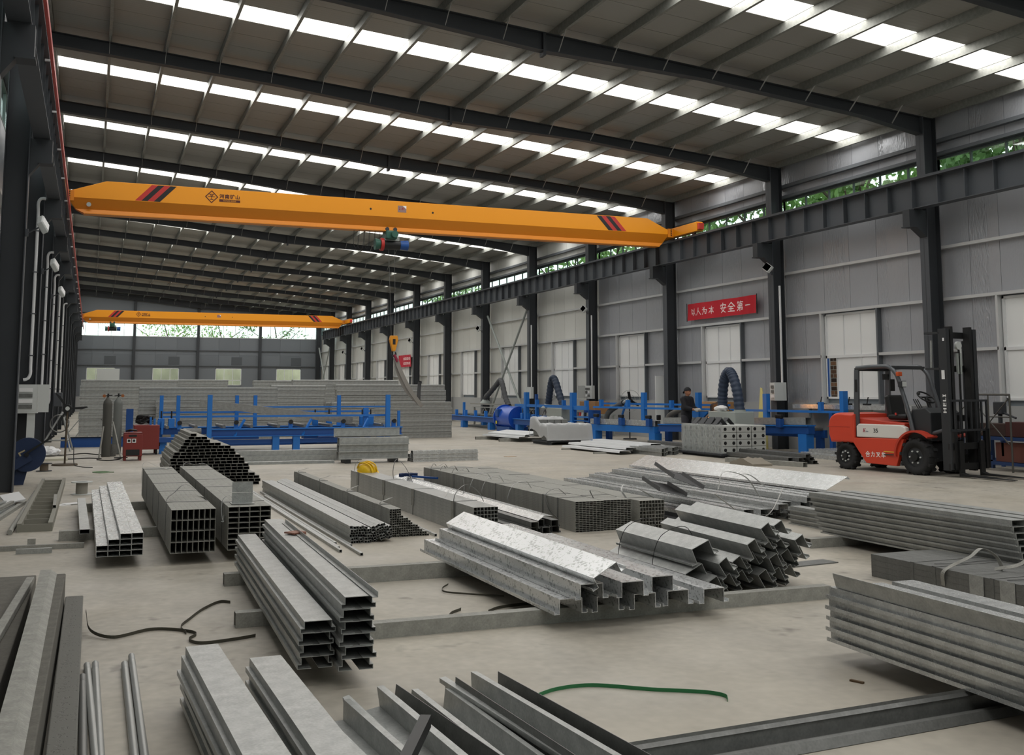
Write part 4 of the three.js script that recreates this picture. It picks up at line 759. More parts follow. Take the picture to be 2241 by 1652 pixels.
// ---------------------------------------------------------------- blue roller line on the left
{
  const g = thing('roller_line', 'long blue roller frame with upright posts in front of the rack beams', 'roller conveyor', [0, 0, -29.4]);
  const B = M.blue, D = M.blueDark;
  const H = (x0, x1, y0, y1, z0, z1, m = D, n = 'cross_beam') => part(n, box(x0, x1, y0, y1, z0, z1), m, g);
  H(3.0, 8.2, 0.42, 0.62, 0.30, 0.38, D, 'main_beam'); H(2.98, 8.22, 0.60, 0.63, 0.25, 0.43, B, 'main_beam'); H(2.98, 8.22, 0.41, 0.43, 0.25, 0.43, B, 'main_beam');
  H(1.7, 8.2, 0.42, 0.60, -1.6, -1.52, D, 'main_beam'); H(1.7, 8.2, 0.6, 0.63, -1.64, -1.46, B, 'main_beam');
  H(1.75, 7.9, 0.92, 0.97, 0.05, 0.1, B, 'rail'); H(1.8, 7.85, 1.0, 1.05, -1.9, -1.85, B, 'rail'); H(3.5, 8.3, 1.15, 1.19, -1.2, -1.16, B, 'rail');
  H(2.9, 8.1, 0.22, 0.33, 0.2, 0.3, D, 'lower_beam'); H(3.3, 8.2, 0.12, 0.2, -0.9, -0.8, D, 'lower_beam');
  for (const x of [2.94, 7.78]) H(x - 0.06, x + 0.06, 0.30, 1.52, 0.39, 0.49, B, 'post');
  for (const [x, z] of [[1.85, -1.7], [2.3, -1.7], [4.45, -1.9], [6.9, -1.9], [3.9, -1.66], [6.85, -1.66]]) H(x - 0.05, x + 0.05, 0.3, 1.5, z - 0.05, z + 0.05, B, 'post');
  H(7.95, 8.02, 0.6, 1.1, -0.4, -0.3, B, 'short_post'); H(7.2, 7.34, 0.62, 1.15, -0.1, 0, B, 'short_post'); H(8.45, 8.52, 0.6, 1.05, -1.0, -0.9, B, 'short_post');
  for (const x of [4.7, 5.25, 7.6, 2.2, 1.8]) H(x - 0.09, x + 0.09, 0, 0.42, 0.22, 0.4, B, 'leg');
  for (const x of [2.2, 5.0, 7.7]) H(x - 0.08, x + 0.08, 0, 0.42, -1.64, -1.48, B, 'leg');
  for (let x = 1.9; x < 8.2; x += 0.72) part('roller', rod(V(x, 0.68, -1.5), V(x, 0.68, 0.28), 0.045, 12), M.galvDark, g);
  for (let x = 2.2; x < 8.2; x += 1.45) { H(x - 0.05, x + 0.05, 0.62, 0.8, 0.2, 0.3, B, 'bearing_block'); part('bearing', new THREE.CylinderGeometry(0.06, 0.06, 0.08, 16).rotateX(Math.PI / 2), M.black, g, [x, 0.79, 0.32]); }
  for (const x of [3.6, 5.4, 7.0]) part('diagonal_brace', bar(V(x, 0.42, 0.4), V(x + 0.28, 0.86, 0.2), 0.05, 0.05), B, g);
  for (const [x, z] of [[6.0, -0.9], [6.4, -0.9], [7.3, -0.6], [7.55, -0.6], [2.0, 0.2], [1.75, 0.1]]) { part('clamp', rbox(0.16, 0.26, 0.14, 0.02), B, g, [x, 0.78, z]); part('clamp_screw', rod(V(x, 0.9, z), V(x, 1.1, z), 0.02, 8), M.black, g); }
  for (const [x0, x1, z] of [[1.6, 2.6, 0.3], [3.2, 4.4, -0.9], [5.6, 7.2, -0.6]]) H(x0, x1, 0.3, 0.42, z - 0.2, z + 0.2, D, 'drive_box');
  part('motor', rod(V(5.9, 0.3, 0.0), V(6.5, 0.3, 0.0), 0.11, 18), M.blueDark, g); part('motor', rod(V(2.3, 0.55, 0.3), V(2.75, 0.55, 0.3), 0.1, 18), M.galvDark, g);
  for (let k = 0; k < 4; k++) H(1.45 + k * 0.1, 1.5 + k * 0.1, 0.35 + k * 0.05, 0.95 - k * 0.04, 0.35 - k * 0.05, 0.42 - k * 0.05, B, 'guide_plate');
  const s = lay('box_profile', 'long galvanised box profile leaning diagonally through the blue frame', null, cached('lean', () => { const q = rectTube(0.16, 0.2, 0.004, 4.2); return q; }), M.galvDull, [6.9, 0.70, -29.55], [3.35, 1.13, -30.1]);
}
// ---------------------------------------------------------------- stock between the frame and the tube stacks
for (let k = 0; k < 3; k++) lay('long_profile', ['lower long galvanised profile in front of the blue frame', 'upper long galvanised profile in front of the blue frame', 'long round edged profile behind the pyramid stack'][k], null, cached('lp' + k, () => sheet(hatPts(0.16, [0.12, 0.13, 0.06][k], 0.03, 0.02), 0.005, [3.2, 3.3, 2.6][k])), M.galv, [[2.85, 0.0, -25.1], [2.8, 0.12, -25.15], [2.6, 0, -24.1]][k], [[6.05, 0, -24.9], [6.1, 0.12, -24.95], [5.2, 0, -24.0]][k]);
{
  const lab = ['lowest', 'second', 'third', 'upper'];
  for (let k = 0; k < 3; k++) lay('stub_profile', `${lab[k]} galvanised channel of the short stack on black bearers`, 'short channel stack', cached('sp', () => sheet(hatPts(0.3, 0.155, 0.05, 0.03), 0.005, 1.6)), M.galv, [5.27, 0.09 + k * 0.16, -23.95 + k * 0.03], [6.87, 0.09 + k * 0.16, -23.85 + k * 0.03]);
  lay('stub_sheet', 'tall folded sheet standing on the short channel stack', null, cached('spt', () => sheet([[-0.03, 0.2], [-0.05, 0.19], [-0.05, 0], [0.1, 0], [0.12, 0.03]], 0.004, 1.55)), M.galv, [5.24, 0.572, -24.2], [6.8, 0.572, -24.15]);
  for (const x of [5.45, 6.55]) single('bearer', x < 6 ? 'black timber bearer under the left of the short channel stack' : 'black timber bearer under the right of the short channel stack', 'bearer', box(-0.06, 0.06, 0, 0.088, -0.25, 0.25), M.black, [x, 0, -23.9]);
  for (let k = 0; k < 5; k++) lay('bright_profile', `bright profile ${['at the bottom front', 'at the bottom back', 'in the middle front', 'in the middle back', 'on the very top'][k]} of the pile right of the short channels`, 'bright profile pile', hat(0.15, 0.08, 0.03, 0.02, 1.62), M.galvBright, [6.95, 0.002 + Math.floor(k / 2) * 0.085, -23.7 - (k % 2) * 0.26], [8.52, 0.002 + Math.floor(k / 2) * 0.085, -23.78 - (k % 2) * 0.26]);
  lay('flat_offcut', 'flat shiny offcut lying behind the bright profile pile', null, cached('fo', () => sheet([[-0.1, 0.03], [-0.1, 0], [0.1, 0], [0.1, 0.03]], 0.004, 1.2)), M.galvBright, [7.3, 0.003, -24.5], [8.2, 0.003, -25.2]);
}
single('cardboard_scrap', 'small torn cardboard scrap on the bare concrete', 'scrap', box(-0.14, 0.14, 0, 0.012, -0.08, 0.08), std({ color: 0xb9a48c, roughness: 0.9 }), [9.75, 0.0, -24.6], [0, 0.3, 0]);
// ---------------------------------------------------------------- forklift; local x forward, y up, z towards its right side
{
  const g = thing('forklift', 'orange and black counterbalance forklift truck parked with its forks lowered', 'forklift', [15.28, 0, -18.19], -1.43);
  const OR = std({ color: 0xd0432a, roughness: 0.38 }), ORD_ = std({ color: 0xb93a26, roughness: 0.45 }), CH = std({ color: 0x2b2d30, roughness: 0.5 }), CR = std({ color: 0xd9d6d0, roughness: 0.45 }), GR = std({ color: 0x55585c, roughness: 0.4, metalness: 0.3 });
  const P = (n, geo, m, pos, rot, par = g) => part(n, geo, m, par, pos, rot);
  // counterweight with a rounded hump
  P('counterweight', (() => { const s = new THREE.Shape(); s.moveTo(-0.36, 0.6); s.lineTo(-0.4, 0.72); s.lineTo(-0.4, 0.9); s.quadraticCurveTo(-0.4, 1.1, -0.16, 1.12); s.lineTo(0.2, 1.1); s.lineTo(0.2, 0.6); const q = new THREE.ExtrudeGeometry(s, { depth: 1.0, bevelEnabled: true, bevelSize: 0.05, bevelThickness: 0.07, bevelSegments: 4 }); q.translate(0, 0, -0.5); return uvm(q); })(), OR);
  P('counterweight_groove', box(-0.46, 0.16, 0.872, 0.885, 0.565, 0.574), ORD_);
  P('tail_skirt', poly([[-0.33, 0.35], [0.2, 0.3], [0.2, 0.62], [-0.33, 0.62]], 0.9, 0.01), CH);
  // chassis side with sloping front foot
  for (const s of [1, -1]) P('chassis_side', poly([[0.14, 0.66], [1.5, 0.68], [1.3, 0.14], [0.54, 0.16], [0.26, 0.5]], 0.1, 0.012), OR, [0, 0, s * 0.5]);
  P('chassis', poly([[0.2, 0.62], [1.5, 0.62], [1.9, 0.6], [1.9, 0.25], [0.6, 0.2], [0.25, 0.45]], 0.88, 0.01), CH);
  P('step', box(1.02, 1.3, 0.35, 0.37, 0.5, 0.58), CH); P('hazard_strip', box(1.0, 1.32, 0.405, 0.42, 0.553, 0.556), std({ color: 0xe2c23a, roughness: 0.5 }));
  // cream battery hood sides and engine hood
  for (const s of [1, -1]) P('hood_side', poly([[0.3, 0.68], [1.42, 0.68], [1.56, 0.76], [1.54, 0.9], [1.42, 0.95], [0.36, 0.95], [0.3, 0.9]], 0.12, 0.02), CR, [0, 0, s * 0.48]);
  P('engine_hood', poly([[0.2, 0.66], [1.5, 0.66], [1.45, 0.98], [0.9, 1.02], [0.22, 1.08]], 0.88, 0.02), ORD_);
  const dk = canvasTex(512, 128, (x, w, h) => { x.clearRect(0, 0, w, h); x.fillStyle = '#a5243a'; x.font = 'italic bold 84px serif'; x.fillText('K', 20, 92); x.fillStyle = '#7a7f90'; x.font = 'bold 26px sans-serif'; x.fillText('2000', 88, 90); x.fillStyle = '#17181c'; x.font = 'bold 92px sans-serif'; x.fillText('35', 250, 95); });
  P('hood_lettering', flat(0.62, 0.155), decal(dk), [0.75, 0.82, 0.5425]);
  const d2 = canvasTex(512, 128, (x, w, h) => { x.clearRect(0, 0, w, h); ['he', 'li', 'cha', 'che'].forEach((c, i) => han(x, c, 12 + i * 122, 12, 104, '#efe6e2', 13)); });
  P('side_lettering', flat(0.56, 0.14), decal(d2), [0.8, 0.345, 0.5525]);
  // front fender over the drive wheel
  for (const s of [1, -1]) P('fender', (() => { const o = new THREE.Shape(); o.absarc(1.79, 0.36, 0.5, Math.PI * 0.28, Math.PI * 1.02, false); o.absarc(1.79, 0.36, 0.46, Math.PI * 1.02, Math.PI * 0.28, true); const q = new THREE.ExtrudeGeometry(o, { depth: 0.3, bevelEnabled: false, curveSegments: 16 }); q.translate(0, 0, s > 0 ? 0.3 : -0.6); return uvm(q); })(), ORD_);
  // wheels
  const wheel = (n, x, r, w, z, bolts) => {
    const pr = [[r * 0.55, -w / 2], [r * 0.9, -w / 2], [r, -w / 2 + 0.04], [r, w / 2 - 0.04], [r * 0.9, w / 2], [r * 0.55, w / 2], [r * 0.55, -w / 2]];
    const t = P(n, new THREE.LatheGeometry(pr.map((p) => new THREE.Vector2(...p)), 40).rotateX(Math.PI / 2), M.rubber, [x, r, z]);
    const o = z > 0 ? 1 : -1;
    part('rim', new THREE.CylinderGeometry(r * 0.55, r * 0.5, w * 0.6, 28).rotateX(Math.PI / 2), CH, t, [0, 0, o * w * 0.1]);
    part('hub', new THREE.CylinderGeometry(r * 0.22, r * 0.26, 0.06, 20).rotateX(Math.PI / 2), M.black, t, [0, 0, o * (w * 0.4 + 0.02)]);
    for (let k = 0; k < bolts; k++) { const a = k / bolts * Math.PI * 2; part('wheel_nut', new THREE.CylinderGeometry(0.016, 0.016, 0.03, 8).rotateX(Math.PI / 2), M.cabinet, t, [Math.cos(a) * r * 0.36, Math.sin(a) * r * 0.36, o * (w * 0.4 + 0.012)]); }
    const lug = []; for (let k = 0; k < 22; k++) { const a = k / 22 * Math.PI * 2; const b = new THREE.BoxGeometry(r * 0.17, 0.05, w * 0.42); b.translate(0, r + 0.0, (k % 2 ? 1 : -1) * w * 0.27); b.rotateZ(a); lug.push(b); }
    part('tread', merge(lug), M.rubber, t);
  };
  wheel('rear_wheel', 0, 0.275, 0.2, 0.46, 8); wheel('rear_wheel', 0, 0.275, 0.2, -0.46, 8); wheel('drive_wheel', 1.79, 0.345, 0.26, 0.47, 6); wheel('drive_wheel', 1.79, 0.345, 0.26, -0.47, 6);
  // overhead guard
  for (const s of [1, -1]) {
    const z = s * 0.47;
    P('rear_guard_post', poly([[0.18, 0.68], [0.31, 0.68], [0.36, 2.06], [0.25, 2.06]], 0.05, 0.006), GR, [0, 0, z]);
    P('front_guard_post', tube([[0.3, 2.1, z], [0.8, 2.12, z], [1.15, 2.1, z], [1.32, 1.95, z], [1.45, 1.6, z], [1.58, 1.2, z], [1.68, 0.8, z]], 0.042, 48, 8), GR);
  }
  for (let k = 0; k < 6; k++) P('roof_bar', box(0.34 + k * 0.16, 0.39 + k * 0.16, 2.09, 2.13, -0.46, 0.46), CH);
  P('roof_front_bar', box(1.2, 1.25, 2.06, 2.12, -0.47, 0.47), CH); P('roof_rear_bar', box(0.24, 0.34, 2.04, 2.1, -0.47, 0.47), CH);
  P('vent_sticker', box(0.262, 0.325, 1.6, 1.86, 0.494, 0.497), M.black); P('rear_light_bar', box(0.3, 0.34, 1.86, 1.98, -0.45, -0.3), M.black);
  // seat, wheel, dash
  const seat = P('seat', rbox(0.46, 0.12, 0.48, 0.05, 3), M.black, [1.08, 1.1, 0]);
  part('backrest', rbox(0.13, 0.44, 0.46, 0.05, 3), M.black, seat, [-0.22, 0.22, 0], [0, 0, 0.16]); part('seat_buckle', rbox(0.04, 0.05, 0.03, 0.008), M.redRail, seat, [0.0, 0.06, 0.25]);
  P('cowl', poly([[1.5, 0.66], [2.06, 0.66], [2.06, 1.2], [1.94, 1.3], [1.62, 1.26], [1.56, 1.0]], 0.86, 0.02), CH);
  const sw = P('steering_wheel', new THREE.TorusGeometry(0.18, 0.016, 10, 36), M.black, [1.66, 1.5, 0.04], [0, Math.PI / 2, 0]); sw.rotation.set(-Math.PI / 2 + 0.0, 0.55, 0, 'YXZ'); sw.rotation.set(0, Math.PI / 2, 0); sw.rotateX(-0.95);
  part('wheel_spoke', box(-0.17, 0.17, -0.015, 0.015, -0.01, 0.01), M.black, sw); part('wheel_spoke', box(-0.015, 0.015, -0.17, 0.0, -0.01, 0.01), M.black, sw); part('spinner_knob', new THREE.SphereGeometry(0.028, 12, 8), M.black, sw, [-0.15, 0.08, 0.03]);
  P('steering_column', rod(V(1.66, 1.49, 0.04), V(1.82, 1.15, 0.04), 0.035, 12), M.black);
  for (let k = 0; k < 3; k++) P('control_lever', rod(V(1.74, 1.2, 0.2 + k * 0.06), V(1.58, 1.46, 0.2 + k * 0.06), 0.01, 8), M.black);
  P('mirror', rbox(0.03, 0.24, 0.14, 0.012), M.black, [1.28, 1.74, 0.56]); P('head_lamp', rbox(0.1, 0.13, 0.16, 0.02), CH, [1.52, 1.76, 0.55]); P('lamp_glass', box(1.572, 1.578, 1.71, 1.81, 0.49, 0.61), M.cabinet);
  P('indicator', rbox(0.07, 0.09, 0.12, 0.015), std({ color: 0xc4552a, roughness: 0.3 }), [1.45, 1.96, 0.55]);
  for (const s of [1, -1]) P('tilt_cylinder', rod(V(1.75, 0.72, s * 0.36), V(2.32, 0.88, s * 0.36), 0.04, 12), GR);
  // mast
  for (const s of [1, -1]) {
    const z = s * 0.4;
    const r = P('mast_rail', box(2.32, 2.5, 0.12, 2.82, z - 0.05, z + 0.05), CH); P('inner_rail', box(2.36, 2.5, 0.1, 2.86, z - s * 0.12 - 0.04, z - s * 0.12 + 0.04), M.black);
    P('lift_cylinder', rod(V(2.28, 0.3, z - s * 0.06), V(2.28, 2.6, z - s * 0.06), 0.035, 12), CH); P('cylinder_rod', rod(V(2.3, 2.1, z - s * 0.16), V(2.3, 2.45, z - s * 0.16), 0.018, 10), M.cabinet);
  }
  for (const [y, x0, x1] of [[2.7, 2.3, 2.36], [2.05, 2.28, 2.34], [0.35, 2.3, 2.36], [1.1, 2.3, 2.36]]) P('mast_crossbar', box(x0, x1, y - 0.06, y + 0.06, -0.42, 0.42), M.black);
  for (const y of [2.05, 2.74]) P('side_bracket', box(2.0, 2.34, y - 0.02, y + 0.02, 0.33, 0.45), CH);
  P('hose_guard', rod(V(2.12, 2.06, 0.42), V(2.14, 2.6, 0.42), 0.018, 8), M.galv); P('chain_wheel', new THREE.CylinderGeometry(0.08, 0.08, 0.05, 20).rotateZ(Math.PI / 2), M.cabinet, [2.42, 2.5, 0.0]); P('chain_plate', box(2.4, 2.44, 1.95, 2.35, -0.07, 0.05), M.greyPaint); P('chain', box(2.42, 2.44, 0.6, 2.42, -0.02, 0.02), M.black);
  const hl = canvasTex(256, 64, (x, w, h) => { x.clearRect(0, 0, w, h); x.fillStyle = '#e4e4e2'; x.font = 'bold 62px sans-serif'; x.textBaseline = 'middle'; x.textAlign = 'center'; x.save(); x.translate(128, 34); x.scale(1.4, 1); x.fillText('HELI', 0, 0); x.restore(); });
  P('mast_lettering', flat(0.5, 0.105), decal(hl), [2.41, 1.38, 0.4515], [0, 0, Math.PI / 2]);
  P('data_plate', box(2.37, 2.44, 1.85, 2.02, 0.4505, 0.4525), M.white); P('small_plate', box(2.42, 2.46, 2.58, 2.64, 0.4505, 0.4525), M.white);
  // carriage, load guard, forks
  for (const y of [0.2, 0.58]) P('carriage_bar', box(2.52, 2.58, y - 0.06, y + 0.06, -0.55, 0.55), M.black);
  P('load_guard_rail', box(2.56, 2.6, 1.42, 1.46, -0.56, 0.56), CH); P('load_guard_rail', box(2.56, 2.6, 0.86, 0.9, -0.56, 0.56), CH);
  for (let k = 0; k < 8; k++) { const z = -0.54 + k * 1.08 / 7; P('load_guard_bar', box(2.57, 2.6, k === 0 || k === 7 ? 0.15 : 0.88, 1.44, z - 0.018, z + 0.018), CH); }
  P('guard_side_plate', box(2.54, 2.6, 0.15, 0.9, -0.58, -0.46), M.black); P('guard_side_plate', box(2.54, 2.6, 0.15, 0.86, 0.36, 0.46), M.black);
  for (const z of [-0.3, 0.3]) P('fork', poly([[2.6, 0.68], [2.64, 0.68], [2.64, 0.09], [2.72, 0.06], [3.72, 0.03], [3.72, 0.02], [2.6, 0.02]], 0.125, 0.004), M.black, [0, 0, z]);
}
// ---------------------------------------------------------------- welding line along the right wall
const LINE = { a: 0.191, x: 15.6 + 31.9 * Math.sin(0.191), z: -31.9 + 31.9 * Math.cos(0.191) };   // the welding line runs slightly askew to the wall
const onLine = (lx, y, lz) => [LINE.x + lx * Math.cos(LINE.a) + lz * Math.sin(LINE.a), y, LINE.z - lx * Math.sin(LINE.a) + lz * Math.cos(LINE.a)];
const rail = (g, n, a, b, w, h, m) => part(n, bar(V(...a), V(...b), w, h), m, g);
function fumeArm(label, x, y, z, pts, r, mat, mouth) {
  const g = thing('fume_hose', label, 'fume arm', [x, y, z]);
  // corrugated flexible hose
  const c = new THREE.CatmullRomCurve3(pts.map((p) => V(...p))), n = 90, fr = c.computeFrenetFrames(n), pos = [], idx = [], K = 14;
  for (let i = 0; i <= n; i++) { const p = c.getPoint(i / n), rad = r * (1 + 0.07 * Math.sin(i * 1.6)); for (let k = 0; k < K; k++) { const a = k / K * Math.PI * 2, q = p.clone().addScaledVector(fr.normals[i], Math.cos(a) * rad).addScaledVector(fr.binormals[i], Math.sin(a) * rad); pos.push(q.x, q.y, q.z); } }
  for (let i = 0; i < n; i++) for (let k = 0; k < K; k++) { const a = i * K + k, b = i * K + (k + 1) % K; idx.push(a, b, b + K, a, b + K, a + K); }
  const s = new THREE.BufferGeometry(); s.setAttribute('position', new THREE.Float32BufferAttribute(pos, 3)); s.setIndex(idx); s.computeVertexNormals();
  part('hose', s, mat, g);
  const e = V(...pts[pts.length - 1]);
  if (mouth) part('hood_mouth', new THREE.LatheGeometry([[r * 0.9, 0.14], [r * 1.1, 0.1], [r * 2.1, -0.02], [r * 2.1, -0.06], [r * 2.0, -0.06]].map((p) => new THREE.Vector2(...p)), 24), mouth, g, [e.x, e.y - 0.06, e.z]);
  part('base_collar', new THREE.CylinderGeometry(r * 1.15, r * 1.15, 0.06, 20), M.greyPaint, g, pts[0]);
  return g;
}
const hoseGrey = std({ color: 0x4a4b4d, roughness: 0.7 }), hoseBlue = std({ color: 0x27354a, roughness: 0.55 });
{ // far roller section
  const g = thing('roller_table', 'far blue roller table on square legs beyond the blue motor unit', 'roller conveyor', [15.8, 0, 0]);
  part('side_beam', box(-0.06, 0.06, 0.3, 0.52, -47.4, -40.6), M.blueDark, g); part('side_beam', box(0.9, 1.0, 0.3, 0.52, -47.4, -40.6), M.blueDark, g); part('top_flange', box(-0.12, 0.12, 0.5, 0.53, -47.4, -40.6), M.blue, g);
  for (const z of [-45.5, -42.0]) { part('leg', box(-0.13, 0.13, 0, 0.3, z - 0.13, z + 0.13), M.blue, g); part('leg', box(0.85, 1.05, 0, 0.3, z - 0.1, z + 0.1), M.blue, g); }
  for (let z = -47; z < -40.8; z += 0.7) part('roller', rod(V(0.06, 0.56, z), V(0.9, 0.56, z), 0.05, 12), M.galvDark, g);
  for (let z = -46.6; z < -41; z += 1.3) { part('roller_bracket', box(-0.06, 0.06, 0.52, 0.78, z - 0.06, z + 0.06), M.blue, g); }
  part('post', box(-0.05, 0.05, 0.5, 1.12, -45.6, -45.5), M.blue, g);
}
{ // trestle rails behind
  const g = thing('trestle_rail', 'pale zigzag braced trestle rail behind the far roller table', 'trestle', [17.0, 0, 0]);
  part('top_rail', box(-0.05, 0.05, 1.0, 1.06, -48, -38), M.galvDull, g); part('top_rail', box(-0.05, 0.05, 0.86, 0.9, -48, -38), M.galv, g);
  for (let z = -47.5; z < -38.5; z += 1.4) { part('zigzag_bar', bar(V(0, 0.88, z), V(0, 0.3, z + 0.7), 0.03, 0.03), M.galvDull, g); part('zigzag_bar', bar(V(0, 0.3, z + 0.7), V(0, 0.88, z + 1.4), 0.03, 0.03), M.galvDull, g); }
  for (const z of [-47.5, -43, -38.4]) part('trestle_leg', box(-0.04, 0.04, 0, 0.86, z - 0.04, z + 0.04), M.galvDull, g);
  part('bottom_rail', box(-0.03, 0.03, 0.28, 0.32, -48, -38), M.galvDull, g);
}
{ // blue drum motor unit
  const g = thing('drive_unit', 'bright blue cylindrical drive unit at the joint of the roller tables', 'machine', [15.9, 0, -39.9]);
  const b = std({ color: 0x1650b8, roughness: 0.35 });
  part('drum', rod(V(0, 0.55, -0.75), V(0, 0.55, 0.75), 0.46, 32), b, g); part('end_flange', rod(V(0, 0.55, -0.82), V(0, 0.55, -0.75), 0.52, 32), b, g);
  part('stand', box(-0.4, 0.4, 0, 0.2, -0.7, 0.7), M.blueDark, g); part('warning_label', box(-0.47, -0.465, 0.3, 0.42, -0.66, -0.5), std({ color: 0xd8c63a }), g); part('terminal_box', rbox(0.2, 0.3, 0.3, 0.02), M.blueDark, g, [-0.42, 0.75, -0.45]);
}
{ const g = thing('fume_hose', 'upright dark hose rising behind the six high rack stack', 'fume arm', [11.45, 0, -38.2]); part('hose', tube([[0, 1.0, 0], [0, 1.5, 0], [0.02, 1.85, 0], [0.03, 1.98, 0.06]], 0.07, 24, 12), hoseGrey, g); part('stand', box(-0.06, 0.06, 0, 1.05, -0.06, 0.06), M.greyPaint, g); }
fumeArm('grey jointed fume hose arching beside the bright blue drive unit', 16.2, 1.0, -41, [[0, 0, 0], [-0.02, 0.35, -0.35], [-0.02, 0.95, -0.75], [0, 1.08, -1.0], [0, 0.9, -1.45], [0, 0.5, -2.4], [0, 0.36, -2.75], [0, 0.2, -2.85]], 0.11, hoseGrey, M.greyPaint);
{ // middle table
  const g = thing('roller_table', 'middle blue roller table crowded with clamps behind the wrapped pallet', 'roller conveyor', [15.7, 0, 0]);
  part('side_beam', box(-0.1, 0.1, 0.32, 0.52, -39.0, -34.2), M.blueDark, g); part('top_flange', box(-0.14, 0.14, 0.52, 0.55, -39.0, -34.2), M.blue, g); part('side_beam', box(0.9, 1.05, 0.32, 0.52, -39.0, -34.2), M.blueDark, g);
  for (const z of [-38.6, -34.6, -36.6]) { part('leg', box(-0.13, 0.13, 0, 0.32, z - 0.13, z + 0.13), M.blue, g); part('leg', box(0.87, 1.08, 0, 0.32, z - 0.1, z + 0.1), M.blue, g); }
  for (let z = -38.7; z < -34.4; z += 0.6) part('roller', rod(V(0.1, 0.6, z), V(0.9, 0.6, z), 0.05, 12), M.galvDark, g);
  for (let z = -38.4; z < -34.4; z += 0.55) { part('clamp', rbox(0.14, 0.22 + 0.06 * (Math.round(z * 10) % 3), 0.2, 0.02), M.blue, g, [0.05, 0.66, z]); part('clamp_screw', rod(V(0.05, 0.75, z), V(0.05, 0.95, z), 0.02, 8), M.galvDark, g); }
  part('tall_post', box(-0.08, 0.08, 0.5, 1.58, -37.98, -37.8), M.blue, g); part('tall_post', box(0.9, 1.0, 0.5, 1.5, -39.2, -39.08), M.blueDark, g); part('arm_rail', box(-0.05, 0.05, 1.02, 1.12, -39, -33.6), M.blue, g);
  part('short_post', box(-0.06, 0.06, 0.54, 1.3, -36.9, -36.8), M.blue, g); part('gusset', poly([[0, 0.55], [0.5, 0.55], [0.5, 1.1]], 0.06), M.blue, g, [0.3, 0, -38.6], [0, Math.PI / 2, 0]);
}
single('machine_cabinet', 'plain grey steel machine cabinet beneath the dark blue fume hose', 'cabinet', rbox(0.9, 1.02, 1.3, 0.02), M.greyPaint, [16.0, 0.51, -34.95]);
fumeArm('dark blue fume hose bent double above the plain grey machine cabinet', 15.85, 1.05, -34.8, [[0, 0, 0], [0, 0.5, -0.35], [0, 0.98, -0.72], [0, 1.05, -0.86], [0, 0.95, -1.02], [0, 0.5, -1.2], [0, 0.05, -1.34]], 0.125, hoseBlue, M.greyPaint);
single('cardboard_box', 'brown cardboard carton behind the blue gantry post', 'box', rbox(0.6, 0.45, 1.3, 0.01), std({ color: 0xa57b52, roughness: 0.85 }), [17.3, 1.02, -35.2]);
single('work_bench', 'plain steel bench carrying the brown carton', 'bench', merge([box(-0.4, 0.4, 0.74, 0.79, -0.9, 0.9), box(-0.38, -0.33, 0, 0.74, -0.88, -0.83), box(0.33, 0.38, 0, 0.74, -0.88, -0.83), box(-0.38, -0.33, 0, 0.74, 0.83, 0.88), box(0.33, 0.38, 0, 0.74, 0.83, 0.88)]), M.greyPaint, [17.3, 0, -35.2]);
{ // gantry with valves
  const g = thing('welding_gantry', 'blue upright welding gantry with valve rack and crossing rails', 'machine', [15.6, 0, -33.2]);
  part('post', box(-0.09, 0.09, 0.12, 1.57, -0.3, -0.12), M.blue, g); part('foot', box(-0.25, 0.4, 0, 0.12, -0.4, 0.9), M.blueDark, g); part('crossbeam', box(-0.05, 0.05, 0.98, 1.12, -1.05, 0.95), M.blue, g);
  for (const z of [-1.0, 0.85]) part('cross_post', box(-0.06, 0.06, 1.1, 1.3, z - 0.06, z + 0.06), M.blue, g);
  for (const y of [0.45, 0.6, 0.72]) part('shelf', box(-0.04, 0.4, y, y + 0.03, -0.1, 1.1), M.blue, g);
  part('back_plate', box(0.35, 0.4, 0.3, 0.98, -0.1, 1.1), M.blueDark, g); part('side_plate', box(-0.05, 0.4, 0.12, 0.98, 1.08, 1.12), M.blueDark, g);
  for (let k = 0; k < 5; k++) part('valve', new THREE.CylinderGeometry(0.04, 0.05, 0.12, 12), [M.galvDark, M.redRail, M.cabinet, M.black, M.galv][k], g, [0.05, 0.84, 0.05 + k * 0.2]);
  part('motor', rod(V(0.1, 0.28, 0.1), V(0.1, 0.28, 0.9), 0.12, 18), M.blueDark, g);
}
